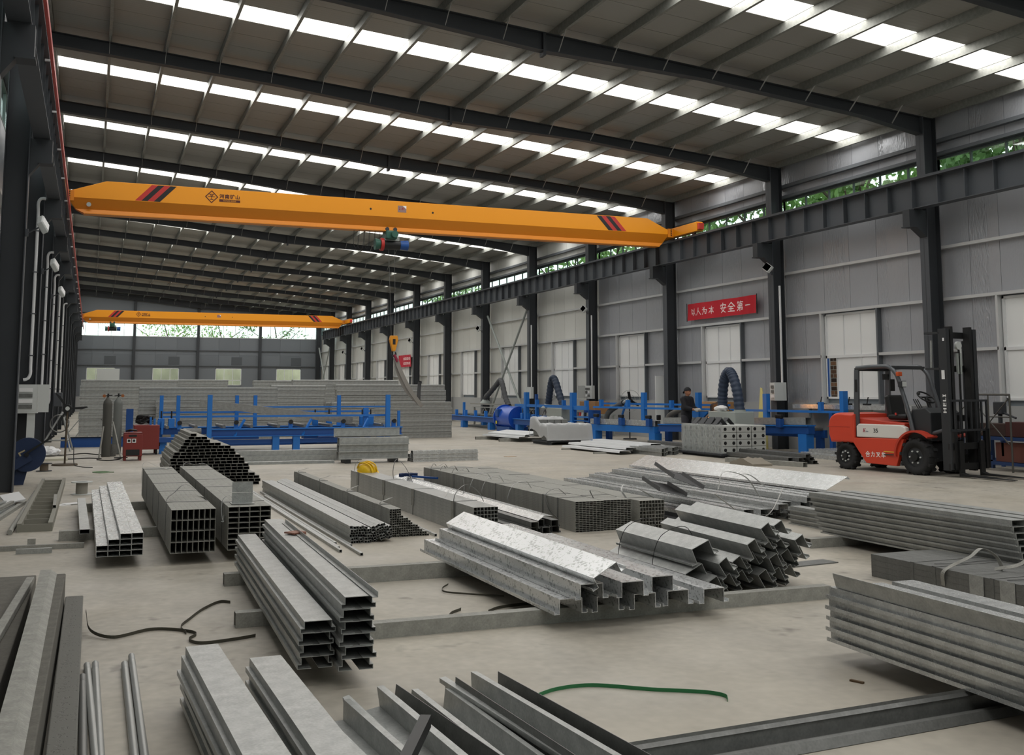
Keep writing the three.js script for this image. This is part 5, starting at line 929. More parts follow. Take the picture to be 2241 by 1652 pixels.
{ // main line near the welder
  const g = thing('welding_line', 'long blue welding line with overhead rails along the right wall', 'roller conveyor', [LINE.x, 0, LINE.z], LINE.a);
  part('main_beam', box(-0.12, 0.12, 0.33, 0.53, -31.9, -28.6), M.blue, g); part('main_beam', bar(V(0, 0.5, -28.4), V(0, 0.62, -22.5), 0.24, 0.2), M.blueDark, g); part('main_flange', bar(V(0, 0.61, -28.4), V(0, 0.73, -22.5), 0.32, 0.03), M.blue, g);
  part('main_beam', box(0.5, 0.6, 0.4, 0.6, -31.9, -22.5), M.blueDark, g);
  for (const [z, h] of [[-31.7, 0.33], [-28.7, 0.33], [-25.5, 0.46], [-22.7, 0.51]]) { part('leg', box(-0.14, 0.14, 0, h, z - 0.14, z + 0.14), M.blue, g); part('leg', box(0.46, 0.62, 0, 0.4, z - 0.08, z + 0.08), M.blueDark, g); }
  part('upper_rail', box(0.1, 0.2, 1.06, 1.12, -32.0, -21.6), M.blue, g); part('upper_rail', box(0.5, 0.56, 1.18, 1.24, -32.0, -26), M.blue, g);
  for (const [z, y] of [[-29.4, 1.58], [-26.9, 1.58], [-24.2, 1.55]]) part('rail_post', box(0.08, 0.22, 0.6, y, z - 0.07, z + 0.07), M.blue, g);
  for (const z of [-31.6, -30.2, -28.1, -27.5, -22.3]) part('stub_post', box(0.09, 0.21, 1.12, 1.34, z - 0.05, z + 0.05), M.blue, g);
  part('end_upright', box(0.06, 0.24, 1.05, 1.62, -21.62, -21.5), M.blue, g); part('end_leg', box(0.09, 0.21, 0, 1.06, -22.0, -21.9), M.blueDark, g);
  part('bracket', poly([[-0.5, 1.06], [0.5, 1.06], [0.0, 0.7]], 0.08), M.blue, g, [0.15, 0, -26.9], [0, Math.PI / 2, 0]);
  for (const z of [-31.4, -30.1, -28.75, -25.9, -23.4]) { const u = z > -28.5 ? 0.12 : 0; part('clamp_block', rbox(0.16, 0.24, 0.16, 0.02), M.blueDark, g, [-0.2, 0.66 + u, z]); part('clamp_pad', rbox(0.1, 0.1, 0.22, 0.02), M.black, g, [-0.22, 0.83 + u, z]); }
  for (let z = -31.6; z < -22.6; z += 0.9) part('roller', rod(V(0.14, 0.56 + (z > -28.5 ? 0.07 : 0), z), V(0.5, 0.56 + (z > -28.5 ? 0.07 : 0), z), 0.045, 12), M.galvDark, g);
  for (let k = 0; k < 6; k++) part('tool_fitting', rbox(0.12, 0.16, 0.1, 0.02), [M.black, M.galvDark][k % 2], g, [0.4, 0.8, -29 + k * 0.6]);
}
lay('box_profile', 'pale galvanised box beam clamped on the far end of the welding line', null, cached('wb1', () => rectTube(0.22, 0.17, 0.004, 3.3)), M.galvBright, onLine(0.02, 0.545, -28.6), onLine(0.02, 0.545, -31.9));
lay('box_profile', 'long galvanised box beam clamped on the welding line beside the standing worker', null, cached('wb2', () => rectTube(0.24, 0.18, 0.004, 5.6)), M.galv, onLine(0.02, 0.755, -22.6), onLine(0.02, 0.64, -28.2));
{ const g = thing('gooseneck_torch', 'dark jointed torch hose standing on the welding line by the carton', 'hose', [15.9, 0.62, -31.5], LINE.a); part('hose', tube([[0, 0, 0], [0, 0.25, 0.1], [0.05, 0.5, 0.5], [0.1, 0.62, 0.8]], 0.09, 30, 12), hoseGrey, g); part('tip', rod(V(0.1, 0.62, 0.8), V(0.1, 0.72, 1.05), 0.05, 10), M.galv, g); part('bracket', bar(V(0.1, 0.7, 1.0), V(0.1, -0.1, 0.55), 0.05, 0.05), M.blue, g); }
{ const g = thing('gooseneck_torch', 'dusty grey torch hose on the welding line near the wall fan', 'hose', onLine(0.36, 0.66, -28.6), LINE.a); part('hose', tube([[0, -0.0, 0], [0, 0.2, 0.15], [0.05, 0.35, 0.45], [0.1, 0.42, 0.7]], 0.08, 30, 12), std({ color: 0x77736b, roughness: 0.9 }), g); part('tip', bar(V(0.1, 0.4, 0.6), V(0.1, 0.55, 1.2), 0.03, 0.03), M.galvDark, g); }
single('machine_cabinet', 'grey steel machine cabinet in front of the kneeling welder', 'cabinet', rbox(0.6, 1.08, 1.3, 0.02), M.greyPaint, [15.98, 0.54, -24.25]);
fumeArm('tall blue fume hose arching over the welder beside the yellow board', 16.0, 1.1, -23.85, [[0, 0, 0], [0, 0.5, -0.1], [0, 0.92, -0.3], [0, 1.04, -0.46], [0, 0.9, -0.66], [0, 0.45, -0.8], [0, 0.08, -0.82]], 0.135, hoseBlue, null);
single('plastic_bag', 'crumpled white plastic bag on top of the welder cabinet', 'bag', (() => { const g = new THREE.SphereGeometry(0.14, 20, 14); const p = g.attributes.position; for (let i = 0; i < p.count; i++) { const v = V().fromBufferAttribute(p, i), k = 1 + 0.35 * perlin.noise(v.x * 14, v.y * 14, v.z * 14); p.setXYZ(i, v.x * k, v.y * k * 0.6, v.z * k * 1.8); } g.computeVertexNormals(); return g; })(), M.white, [15.85, 1.155, -24.5]);
for (const [k, l, y, z] of [[0, 'lower brown carton on the bench behind the worker', 0.79, -28.15], [1, 'upper brown carton on the bench behind the worker', 1.045, -28.1]]) single('cardboard_box', l, 'box', merge([rbox(0.45, 0.25, 1.1, 0.008), box(-0.228, -0.226, -0.124, 0.124, -0.02, 0.02)]), std({ color: 0xb08558, roughness: 0.85 }), [18.05, y + 0.125, z]);
single('work_bench', 'low steel bench under the two brown cartons', 'bench', merge([box(-0.35, 0.35, 0.73, 0.789, -0.8, 0.8), box(-0.33, -0.27, 0, 0.73, -0.78, -0.72), box(0.27, 0.33, 0, 0.73, -0.78, -0.72), box(-0.33, -0.27, 0, 0.73, 0.72, 0.78), box(0.27, 0.33, 0, 0.73, 0.72, 0.78)]), M.greyPaint, [18.02, 0, -28.1]);
single('yellow_board', 'pale yellow triangular board leaning against a column', 'board', poly([[-0.27, 0], [0.27, 0], [0.27, 0.95], [0.18, 0.95], [0.06, 1.7], [-0.02, 1.72]], 0.02), std({ color: 0xd9d08a, roughness: 0.8 }), [17.8, 0.0, -25.45], [0, -Math.PI / 2, 0]);
// switch boxes on the columns
function switchBox(label, z, y, open) {
  const g = thing('switch_box', label, 'switch box', [17.798, y, z]);
  part('case', merge([box(-0.02, 0.1, 0, 0.5, -0.3, 0.3)]), M.cabinet, g);
  part('conduit', box(0.02, 0.06, 0.5, 3.2, 0.18, 0.22), M.whitePipe, g);
  if (open) { part('interior', box(-0.03, -0.021, 0.03, 0.47, -0.27, 0.27), M.cabinet, g); part('door', box(-0.32, -0.02, 0.0, 0.5, open < 0 ? -0.34 : 0.31, open < 0 ? -0.31 : 0.34), M.cabinet, g); for (let k = 0; k < 6; k++) part('breaker', box(-0.06, -0.031, 0.08 + Math.floor(k / 2) * 0.13, 0.16 + Math.floor(k / 2) * 0.13, -0.2 + (k % 2) * 0.2, -0.06 + (k % 2) * 0.2), k % 3 ? M.galvDark : M.white, g); }
}
switchBox('open grey switch box with wiring on the column behind the yellow board', zc(1) + 0.3, 1.36, 1);
switchBox('open grey switch box on the column beside the carton', zc(3) + 0.3, 1.33, -1);
switchBox('closed grey switch box on the column by the cross bracing', zc(4) + 0.3, 1.3, 0);
// wall ledge with small tools
{ const g = thing('wall_shelf', 'long white steel ledge on the right wall strewn with small tools', 'shelf', [18.05, 0, -22.4]); part('ledge', box(-0.25, 0.28, 1.16, 1.27, -1.6, 2.9), M.galvBright, g); for (const z of [-1.2, 1.2, 2.7]) part('support', box(0.0, 0.06, 0, 1.16, z - 0.03, z + 0.03), M.greyPaint, g); }
for (const [k, z, l] of [[0, -23.0, 'dark hand tool standing on the wall ledge'], [1, -21.9, 'small bottle on the wall ledge near the brick view'], [2, -21.2, 'little dark clamp on the wall ledge']]) single('hand_tool', l, 'tool', merge([box(-0.05, 0.05, 0, 0.04, -0.1, 0.1), rod(V(0, 0.04, 0), V(0.02, 0.2, 0.03), 0.014, 8)]), M.black, [17.95, 1.272, z]);
{ const g = thing('pedestal_fan', 'round cage fan on a thin stand by the white window sheets', 'fan', [17.0, 0, -31.9]); part('base', new THREE.CylinderGeometry(0.22, 0.24, 0.04, 24), M.black, g, [0, 0.02, 0]); part('pole', rod(V(0, 0.04, 0), V(0, 1.2, 0), 0.02, 8), M.black, g); const c = part('cage', merge([new THREE.TorusGeometry(0.36, 0.008, 6, 40), new THREE.TorusGeometry(0.2, 0.005, 6, 30)]), M.greyPaint, g, [0, 1.3, 0.05]); c.rotation.y = -0.9; for (let k = 0; k < 3; k++) part('blade', box(-0.05, 0.05, 0.04, 0.33, -0.005, 0.005), M.black, c, [0, 0, 0], [0.4, 0, k * 2.094]); part('motor', new THREE.CylinderGeometry(0.07, 0.07, 0.14, 16).rotateX(Math.PI / 2), M.black, c); }
// floor stock below the welding line
for (let k = 0; k < 10; k++) lay('floor_profile', `dull grey profile, ${['first', 'second', 'third', 'fourth'][k % 4]} of the ${['bottom', 'middle', 'top'][Math.floor(k / 4)]} layer on the floor before the welding line`, 'profiles below the welding line', hat(0.12, 0.07, 0.03, 0.02, 7.2), M.galvDark, [14.75 - (k % 4) * 0.19 + 0.35, 0.002 + Math.floor(k / 4) * 0.073, -18.6 - (k % 3) * 0.12 - 1], [15.1 - (k % 4) * 0.19, 0.002 + Math.floor(k / 4) * 0.073, -27.0]);
for (let k = 0; k < 6; k++) lay('white_profile', `bright profile ${['first', 'second', 'third', 'fourth', 'fifth', 'sixth'][k]} from the wall behind the forklift`, 'bright profiles by the wall', hat(0.15, 0.09, 0.03, 0.02, 3.9), M.galvBright, [17.55 - k * 0.22, 0.003, -18.2 - (k % 2) * 0.3], [17.55 - k * 0.22, 0.003, -22.1], 0);
for (let k = 0; k < 4; k++) lay('white_profile', `upper bright profile ${['first', 'second', 'third', 'fourth'][k]} from the wall behind the forklift`, 'bright profiles by the wall', hat(0.15, 0.09, 0.03, 0.02, 3.7), M.galvBright, [17.5 - k * 0.22, 0.098, -18.3], [17.5 - k * 0.22, 0.098, -22.7], 0);
for (let k = 0; k < 6; k++) lay('floor_profile', `old grey profile under the far roller table, ${['first', 'second', 'third', 'fourth', 'fifth', 'sixth'][k]} from the wall`, 'profiles under the far table', hat(0.14, 0.08, 0.03, 0.02, 7), M.galvDark, [17.4 - k * 0.22, 0.002, -39.6], [17.4 - k * 0.22, 0.002, -46.6]);
single('dusty_sack', 'flattened dusty sack on the floor behind the forklift tail', 'sack', (() => { const g = new THREE.BoxGeometry(0.5, 0.16, 0.9, 8, 4, 10); const p = g.attributes.position; for (let i = 0; i < p.count; i++) { const x = p.getX(i), z = p.getZ(i), k = Math.max(0.2, 1 - Math.abs(z) * 1.6) * (1 + 0.3 * perlin.noise(x * 8, 3, z * 8)); p.setY(i, (p.getY(i) + 0.08) * k + 0.001); } g.computeVertexNormals(); return g; })(), std({ color: 0x8b8478, roughness: 1 }), [13.6, 0, -19.9]);
lay('grey_bar', 'long dull bar lying on the floor behind the forklift tail', null, tubeGeo(0.14, 0.1, 0.004, 2.2), M.galvDull, [14.3, 0.0, -18.9], [13.7, 0, -21.1]);
// ---------------------------------------------------------------- pallets and sheet piles in the middle distance
{ // pallet of cast feet with holes
  const g = thing('foot_pallet', 'pallet stacked with pale grey cast feet with round holes wrapped in film', 'pallet load', [14.35, 0, -24.05]);
  part('pallet', merge([box(-0.08, 1.4, 0.06, 0.1, -0.05, 1.95), box(0, 0.12, 0, 0.06, 0, 1.9), box(0.6, 0.72, 0, 0.06, 0, 1.9), box(1.2, 1.32, 0, 0.06, 0, 1.9)]), M.steelDark, g);
  const cast = std({ color: 0xb4b6b2, roughness: 0.7 });
  const blk = rbox(0.41, 0.165, 0.262, 0.012), hole = new THREE.CylinderGeometry(0.038, 0.038, 0.01, 14).rotateZ(Math.PI / 2), hole2 = new THREE.CylinderGeometry(0.042, 0.042, 0.01, 14).rotateX(Math.PI / 2);
  for (let y = 0; y < 4; y++) for (let a = 0; a < 7; a++) for (let b = 0; b < 3; b++) { if (b === 1 && a > 0 && a < 6 && y < 3) continue; const m = part('cast_foot', blk, cast, g, [0.215 + b * 0.43, 0.185 + y * 0.17, 0.14 + a * 0.266]); if (b === 0) part('foot_hole', hole, M.black, m, [-0.203, 0, 0.02]); if (a === 6) { part('foot_hole', hole2, M.black, m, [-0.12, 0, 0.13]); part('foot_hole', hole2, M.black, m, [0.12, 0, 0.13]); } }
  part('wrap_film', merge([box(-0.012, -0.006, 0.1, 0.8, -0.01, 1.9)]), new THREE.MeshPhysicalMaterial({ color: 0xf2f4f4, transmission: 0.9, roughness: 0.35, thickness: 0, bumpMap: foilBump, bumpScale: 0.02 }), g);
}
for (let k = 0; k < 7; k++) single('angle_piece', `dark roof shaped angle piece, ${['first', 'second', 'third', 'fourth', 'fifth', 'sixth', 'seventh'][k]} along the top of the cast feet pallet`, 'steel piece', cached('angp', () => { const q = sheet([[-0.16, 0], [0, 0.16], [0.16, 0]], 0.012, 0.2); return q; }), M.steelDark, [14.62 + (k > 3 ? 0.35 : 0), 0.787, -23.75 + (k % 4) * 0.32 + 0.2 + (k > 3 ? 0.1 : 0)], [0, 0.15 * (k % 3), 0], 'angle pieces on the pallet');
{ // wrapped pallet under a plastic sheet
  const g = thing('wrapped_pallet', 'pallet of steel parts under crumpled translucent plastic sheeting', 'pallet load', [12.85, 0, -30.4]);
  part('pallet', merge([box(0, 1.5, 0.08, 0.12, -0.2, 1.0), box(0.05, 0.15, 0, 0.08, -0.2, 1), box(0.7, 0.8, 0, 0.08, -0.2, 1), box(1.35, 1.45, 0, 0.08, -0.2, 1)]), M.steelDark, g);
  const dk = std({ color: 0x6f716f, roughness: 0.6 });
  const hole2 = new THREE.CylinderGeometry(0.045, 0.045, 0.01, 14).rotateX(Math.PI / 2);
  for (let y = 0; y < 2; y++) for (let a = 0; a < 6; a++) { const m = part('cast_part', rbox(0.22, 0.22, 0.5, 0.02), dk, g, [0.16 + a * 0.235, 0.235 + y * 0.23, 0.7]); part('part_hole', hole2, M.black, m, [0.0, 0.0, 0.25]); }
  for (let a = 0; a < 4; a++) part('cast_part', rbox(0.22, 0.5, 0.6, 0.02), dk, g, [0.16 + a * 0.235, 0.5, 0.1]);
  const s = new THREE.PlaneGeometry(1.75, 1.9, 40, 44); s.rotateX(-Math.PI / 2); const p = s.attributes.position;
  for (let i = 0; i < p.count; i++) { const x = p.getX(i), z = p.getZ(i), ex = Math.max(0, Math.abs(x) - 0.76), ez = Math.max(0, z - 0.58) + Math.max(0, -z - 0.72); const h = 0.62 + (z < 0 && x < 0.2 ? 0.2 * Math.min(1, -z * 3) : 0); const y = h - 3.2 * ex - 1.6 * ez + 0.05 * perlin.noise(x * 5, 2, z * 5) + 0.025 * perlin.noise(x * 17, 5, z * 17); p.setXYZ(i, x - Math.sign(x) * ex * 0.9 + 0.75, Math.max(0.14, y), z - Math.sign(z) * ez * 0.75 + 0.42); }
  s.computeVertexNormals(); part('plastic_sheet', s, new THREE.MeshPhysicalMaterial({ color: 0xd8dadb, transmission: 0.45, roughness: 0.45, thickness: 0, side: THREE.DoubleSide }), g);
}
// white folded sheets spread on bars
{
  const W = std({ color: 0xd5d7d8, roughness: 0.45, metalness: 0.3 });
  for (let k = 0; k < 7; k++) lay('white_sheet', `broad white folded sheet, ${['first', 'second', 'third', 'fourth', 'fifth', 'sixth', 'seventh'][k]} of the fanned pile left of the cast feet pallet`, 'fanned white sheets', cached('wsh', () => sheet([[-0.17, -0.05], [-0.15, 0], [0.15, 0], [0.17, -0.05]], 0.005, 3.2)), W, [12.75 + k * 0.27, 0.10 + (k % 2) * 0.06 + k * 0.012, -24.2 - k * 0.16], [12.6 + k * 0.27, 0.10 + (k % 2) * 0.06 + k * 0.012, -27.35 - k * 0.16], 0);
  skid('bar under the near ends of the fanned white sheets', 12.2, -24.9, 2.7, 0.045, 0.05);
  skid('bar under the far ends of the fanned white sheets', 12.2, -26.9, 2.7, 0.045, 0.05);
  for (let k = 0; k < 12; k++) lay('dark_profile', 'short black mouthed profile heaped at the end of the fanned white sheets', 'black profile ends', hat(0.09, 0.09, 0.03, 0.02, 1.6), M.galv, [13.35 + (k % 6) * 0.17, 0.002 + Math.floor(k / 6) * 0.095, -23.85 - (k % 3) * 0.1 - (k % 6) * 0.12 + 0.55], [13.3 + (k % 6) * 0.17, 0.002 + Math.floor(k / 6) * 0.095, -25.6 - (k % 6) * 0.12 + 0.55], 0);
  for (let k = 0; k < 5; k++) lay('white_sheet', `bright white folded strip, ${['first', 'second', 'third', 'fourth', 'fifth'][k]} of the small pile before the blue drive unit`, 'small white sheet pile', cached('wsh2', () => sheet([[-0.17, -0.05], [-0.15, 0], [0.15, 0], [0.17, -0.05]], 0.005, 2.6)), W, [12.9 + k * 0.2, 0.17 + (k % 2) * 0.055 + k * 0.02, -31.4], [12.6 + k * 0.2, 0.17 + (k % 2) * 0.055 + k * 0.02, -34.0], k % 2 ? 0.15 : 0);
  skid('far bar under the small white sheet pile', 12.1, -33.7, 1.9, 0.1, 0.1); skid('near bar under the small white sheet pile', 12.3, -32.0, 1.7, 0.1, 0.1);
}
// ---------------------------------------------------------------- tables and scaffold at the right edge
function weldTable(label, x, z, L) {
  const g = thing('steel_table', label, 'table', [x, 0, z]);
  const B = std({ color: 0x23406f, roughness: 0.5 });
  part('top_frame', merge([box(0, 0.06, 0.62, 0.69, 0, L), box(0.5, 0.56, 0.62, 0.69, 0, L), box(0, 0.56, 0.62, 0.69, 0, 0.06)]), B, g);
  for (const [a, b] of [[0, 0], [0.5, 0], [0, L - 0.07], [0.5, L - 0.07]]) part('leg', box(a, a + 0.07, 0, 0.62, b, b + 0.07), B, g);
  part('lower_rail', merge([box(0, 0.05, 0.12, 0.18, 0, L), box(0.5, 0.55, 0.12, 0.18, 0, L)]), B, g); for (const z2 of [0.35, 0.7]) part('slat', box(0.1, 0.16, 0.3, 0.62, z2, z2 + 0.06), B, g);
  return g;
}
weldTable('blue steel table with drooping slats at the right edge', 17.3, -17.25, 3.2);
weldTable('blue steel table standing against the wall behind the other', 17.85, -18.6, 1.2).position.x = 17.84;
for (const [l, x, y, z, s] of [['rust brown steel plate leaning in the near blue table', 17.4, 0.19, -16.7, 1.9]]) single('brown_plate', l, 'steel plate', box(0, 0.3, 0, 0.38, 0, s), std({ color: 0x6b3f34, roughness: 0.7 }), [x, y, z]);
single('brown_chest', 'dark brown chest on the near blue table', 'chest', rbox(0.4, 0.3, 1.7, 0.01), std({ color: 0x4a2622, roughness: 0.6 }), [17.62, 0.845, -15.6]);
single('brown_chest', 'second dark brown chest with pull handle further along the table', 'chest', merge([rbox(0.4, 0.26, 0.8, 0.01), box(-0.21, -0.2, 0.02, 0.04, -0.1, 0.1)]), std({ color: 0x3d2a24, roughness: 0.6 }), [17.62, 0.825, -16.85]);
{
  const g = thing('scaffold_frame', 'thin pipe scaffold frame with crossed diagonals at the right edge', 'scaffold', [17.15, 0, 0.9]);
  const S = std({ color: 0x5b5a55, roughness: 0.5, metalness: 0.4 });
  const F = (a, b, r = 0.02) => part('pipe', rod(V(...a), V(...b), r, 8), S, g);
  F([0, 0, -18.0], [0, 1.55, -18.0]); F([0, 0, -16.95], [0, 1.55, -16.95]); F([0, 1.55, -18.0], [0, 1.55, -16.95]); F([0, 0.4, -17.5], [0, 1.55, -17.5], 0.014); F([0, 1.1, -17.5], [0, 1.1, -16.95], 0.014);
  F([0, 1.45, -17.0], [0, 0.55, -17.95], 0.012); F([0, 1.45, -17.95], [0, 0.55, -17.0], 0.012); F([0.25, 0, -18.9], [0.25, 1.75, -18.9]); F([0.25, 1.4, -18.9], [0, 0.9, -18.0], 0.012); F([0.25, 0.9, -18.9], [0, 1.4, -18.0], 0.012);
}
single('bench_vice', 'small dark bench drill head among the scaffold pipes', 'tool', merge([rbox(0.16, 0.26, 0.22, 0.02), rod(V(0, -0.1, 0.1), V(-0.02, -0.2, 0.42), 0.022, 8), box(-0.03, 0.03, -0.31, -0.13, -0.03, 0.03)]), M.steelDark, [17.62, 1.27, -16.75]);
single('dark_cloth', 'dark cloth draped over the brown chest', 'cloth', (() => { const g = new THREE.BoxGeometry(0.36, 0.05, 0.8, 8, 2, 14); const p = g.attributes.position; for (let i = 0; i < p.count; i++) p.setY(i, p.getY(i) + 0.03 * perlin.noise(p.getX(i) * 9, 1, p.getZ(i) * 9)); g.computeVertexNormals(); return g; })(), M.black, [17.62, 1.03, -15.5]);
// ---------------------------------------------------------------- things along the left column row
{ // reel of strapping on a blue cart
  const g = thing('strapping_reel', 'dark blue reel of strapping on a tilted blue dispenser cart', 'strapping reel', [-0.98, 0, -20.4]);
  const NB = std({ color: 0x1a2c4e, roughness: 0.5 });
  const w = part('reel_disc', new THREE.CylinderGeometry(0.29, 0.29, 0.03, 40).rotateX(Math.PI / 2), NB, g, [0.0, 0.52, 0.09]); part('reel_disc', new THREE.CylinderGeometry(0.29, 0.29, 0.03, 40).rotateX(Math.PI / 2), NB, g, [0, 0.52, -0.09]);
  part('strap_coil', new THREE.CylinderGeometry(0.25, 0.25, 0.15, 36).rotateX(Math.PI / 2), M.black, g, [0, 0.52, 0]); part('corner_mark', merge([box(-0.12, -0.03, 0.06, 0.085, 0.016, 0.019), box(-0.145, -0.12, 0.0, 0.085, 0.016, 0.019)]), std({ color: 0xb7a884, roughness: 0.6 }), w, [0.02, 0.03, 0], [0, 0, 0.5]);
  part('arm', bar(V(0.05, 0.5, 0.13), V(-0.5, 0.16, 0.16), 0.04, 0.16), NB, g); part('arm', bar(V(0.05, 0.5, -0.13), V(-0.5, 0.16, -0.16), 0.04, 0.16), NB, g);
  part('axle', rod(V(0, 0.52, -0.2), V(0, 0.52, 0.2), 0.03, 10), M.black, g); part('handle', bar(V(-0.05, 0.52, 0.17), V(0.42, 0.85, 0.17), 0.035, 0.035), M.black, g);
  part('leg', bar(V(-0.1, 0.45, 0), V(-0.2, 0, 0), 0.04, 0.3), NB, g); part('cart_wheel', new THREE.CylinderGeometry(0.16, 0.16, 0.04, 24).rotateX(Math.PI / 2), M.rubber, g, [-0.47, 0.16, 0.2]); part('cart_wheel', new THREE.CylinderGeometry(0.16, 0.16, 0.04, 24).rotateX(Math.PI / 2), M.rubber, g, [-0.47, 0.16, -0.2]);
}
const spool = (n, l, p, r, h, m, m2) => { const g = thing(n, l, 'cable spool', p); part('core', new THREE.CylinderGeometry(r * 0.55, r * 0.55, h, 20), m, g, [0, h / 2, 0]); for (const y of [0.006, h - 0.006]) part('flange', new THREE.CylinderGeometry(r, r, 0.012, 24), m2, g, [0, y, 0]); return g; };
spool('wire_spool', 'small empty brown spool standing by the strapping reel', [-0.82, 0, -23.7], 0.15, 0.16, std({ color: 0x6b6053, roughness: 0.8 }), M.steelDark);
spool('wire_spool', 'pale round spool with a paper top left of the stepped tubes', [-0.07, 0, -18.2], 0.16, 0.2, std({ color: 0x8f8b82, roughness: 0.9 }), M.cabinet);
{ // fan with cross blades and round base
  const g = thing('floor_fan', 'bare three blade fan on a brown pole with round base', 'fan', [-0.47, 0, -25.4]);
  const br = std({ color: 0x53483a, roughness: 0.7 });
  part('base', new THREE.CylinderGeometry(0.26, 0.27, 0.035, 32), br, g, [0, 0.0175, 0]); part('pole', rod(V(0, 0.035, 0), V(0.01, 1.22, 0), 0.022, 10), br, g);
  const h = part('hub', new THREE.CylinderGeometry(0.085, 0.085, 0.1, 20).rotateX(Math.PI / 2), M.black, g, [0.01, 1.24, 0.05]); part('hub_cap', new THREE.CylinderGeometry(0.045, 0.045, 0.012, 16).rotateX(Math.PI / 2), M.cabinet, h, [0, 0, 0.055]);
  for (const a of [0.06, 2.2, 4.25]) part('blade', poly([[0.06, -0.02], [0.3, -0.035], [0.42, -0.005], [0.4, 0.02], [0.06, 0.02]], 0.012), M.black, h, [0, 0, 0.03], [0, 0, a]);
}
for (const [x, z, l, c] of [[0.41, -28.3, 'dark grey gas cylinder in front by the red welders', 0x4b4a45], [0.68, -29.4, 'lighter grey gas cylinder standing behind the dark one', 0x6d706d]]) {
  const g = thing('gas_cylinder', l, 'gas cylinder', [x, 0, z]);
  part('body', new THREE.LatheGeometry([[0, 0], [0.105, 0], [0.11, 0.02], [0.11, 1.28], [0.1, 1.36], [0.05, 1.43], [0.032, 1.47], [0, 1.47]].map((p) => new THREE.Vector2(...p)), 28), std({ color: c, roughness: 0.6 }), g);
  const v = part('valve', rod(V(0, 1.46, 0), V(0, 1.56, 0), 0.022, 10), M.black, g); part('regulator', new THREE.CylinderGeometry(0.04, 0.04, 0.05, 16).rotateX(Math.PI / 2), std({ color: 0xa0623a, roughness: 0.4, metalness: 0.4 }), g, [x < 0.5 ? -0.09 : 0.1, 1.5, 0]); part('valve_arm', rod(V(-0.1, 1.5, 0), V(0.1, 1.52, 0), 0.012, 8), M.black, g);
}
single('steel_bucket', 'small grey bucket at the foot of the lighter gas cylinder', 'bucket', new THREE.LatheGeometry([[0, 0], [0.09, 0], [0.115, 0.3], [0.12, 0.3], [0.1, 0.005], [0, 0.01]].map((p) => new THREE.Vector2(...p)), 24), M.galvDark, [0.55, 0, -28.55 + 0.05]);
single('trolley_bar', 'pale angled bar leaning on the left of the dark gas cylinder', 'bar', rod(V(0.25, 0.005, -27.95), V(0.33, 0.75, -28.2), 0.02, 8), M.galvDull);
single('trolley_bar', 'pale angled bar leaning between the gas cylinders and bucket', 'bar', rod(V(0.75, 0.005, -28.0), V(0.55, 0.85, -28.55), 0.02, 8), M.galvDull);
// red welding machines
{
  const R = std({ color: 0x7c2a24, roughness: 0.5 }), R2 = std({ color: 0x6b241f, roughness: 0.55 });
  const g = thing('welding_machine', 'red welding machine with two gauges on its front panel', 'welder', [0.97, 0, -26.75]);
  part('case', rbox(0.42, 0.52, 0.6, 0.015), R, g, [0, 0.36, 0]); part('lower_vent', box(-0.15, 0.15, 0.12, 0.26, 0.301, 0.305), M.black, g); part('top_tray', box(-0.2, 0.2, 0.62, 0.65, -0.28, 0.28), R2, g);
  for (const x of [-0.09, 0.02]) { const f = part('gauge', box(x - 0.045, x + 0.045, 0.42, 0.51, 0.3, 0.306), M.white, g); part('gauge_face', box(x - 0.028, x + 0.028, 0.437, 0.493, 0.3065, 0.308), M.black, f); }
  part('display', box(-0.1, 0.08, 0.555, 0.6, 0.3, 0.304), M.black, g); for (const [x, z] of [[-0.17, 0.22], [0.17, 0.22], [-0.17, -0.22], [0.17, -0.22]]) part('foot', box(x - 0.03, x + 0.03, 0, 0.1, z - 0.05, z + 0.05), R2, g); part('cable_lump', tube([[-0.15, 0.68, 0], [-0.05, 0.71, 0.1], [0.08, 0.69, 0.02], [0.0, 0.7, -0.1], [-0.1, 0.68, -0.02]], 0.022, 30, 6), M.black, g);
  const b = thing('welding_machine', 'larger plain red welding machine with black cables behind', 'welder', [1.38, 0, -29.2]);
  part('case', rbox(0.62, 0.62, 0.8, 0.015), R, b, [0, 0.44, 0]); for (const x of [-0.25, 0.25]) part('wheel', new THREE.CylinderGeometry(0.08, 0.08, 0.05, 20).rotateZ(Math.PI / 2), M.rubber, b, [x, 0.08, 0.3]); for (const x of [-0.25, 0.25]) part('rear_foot', box(x - 0.03, x + 0.03, 0, 0.14, -0.34, -0.28), R2, b); part('cable_hook', new THREE.TorusGeometry(0.09, 0.012, 6, 20), M.black, b, [0.33, 0.3, 0.2], [0, Math.PI / 2, 0]);
  const c = thing('cable_heap', 'heap of black rubber cables piled on the larger red welder', 'cable', [1.1, 0.751, -29.2]);
  for (let k = 0; k < 6; k++) part('cable', tube([0, 1, 2, 3, 4, 5].map((j) => V(Math.cos(j * 1.25 + k) * rr(0.1, 0.25) + 0.2, 0.03 + rr(0, 0.2), Math.sin(j * 1.25 + k) * rr(0.1, 0.3))), 0.024, 40, 6, true), M.rubber, c);
}
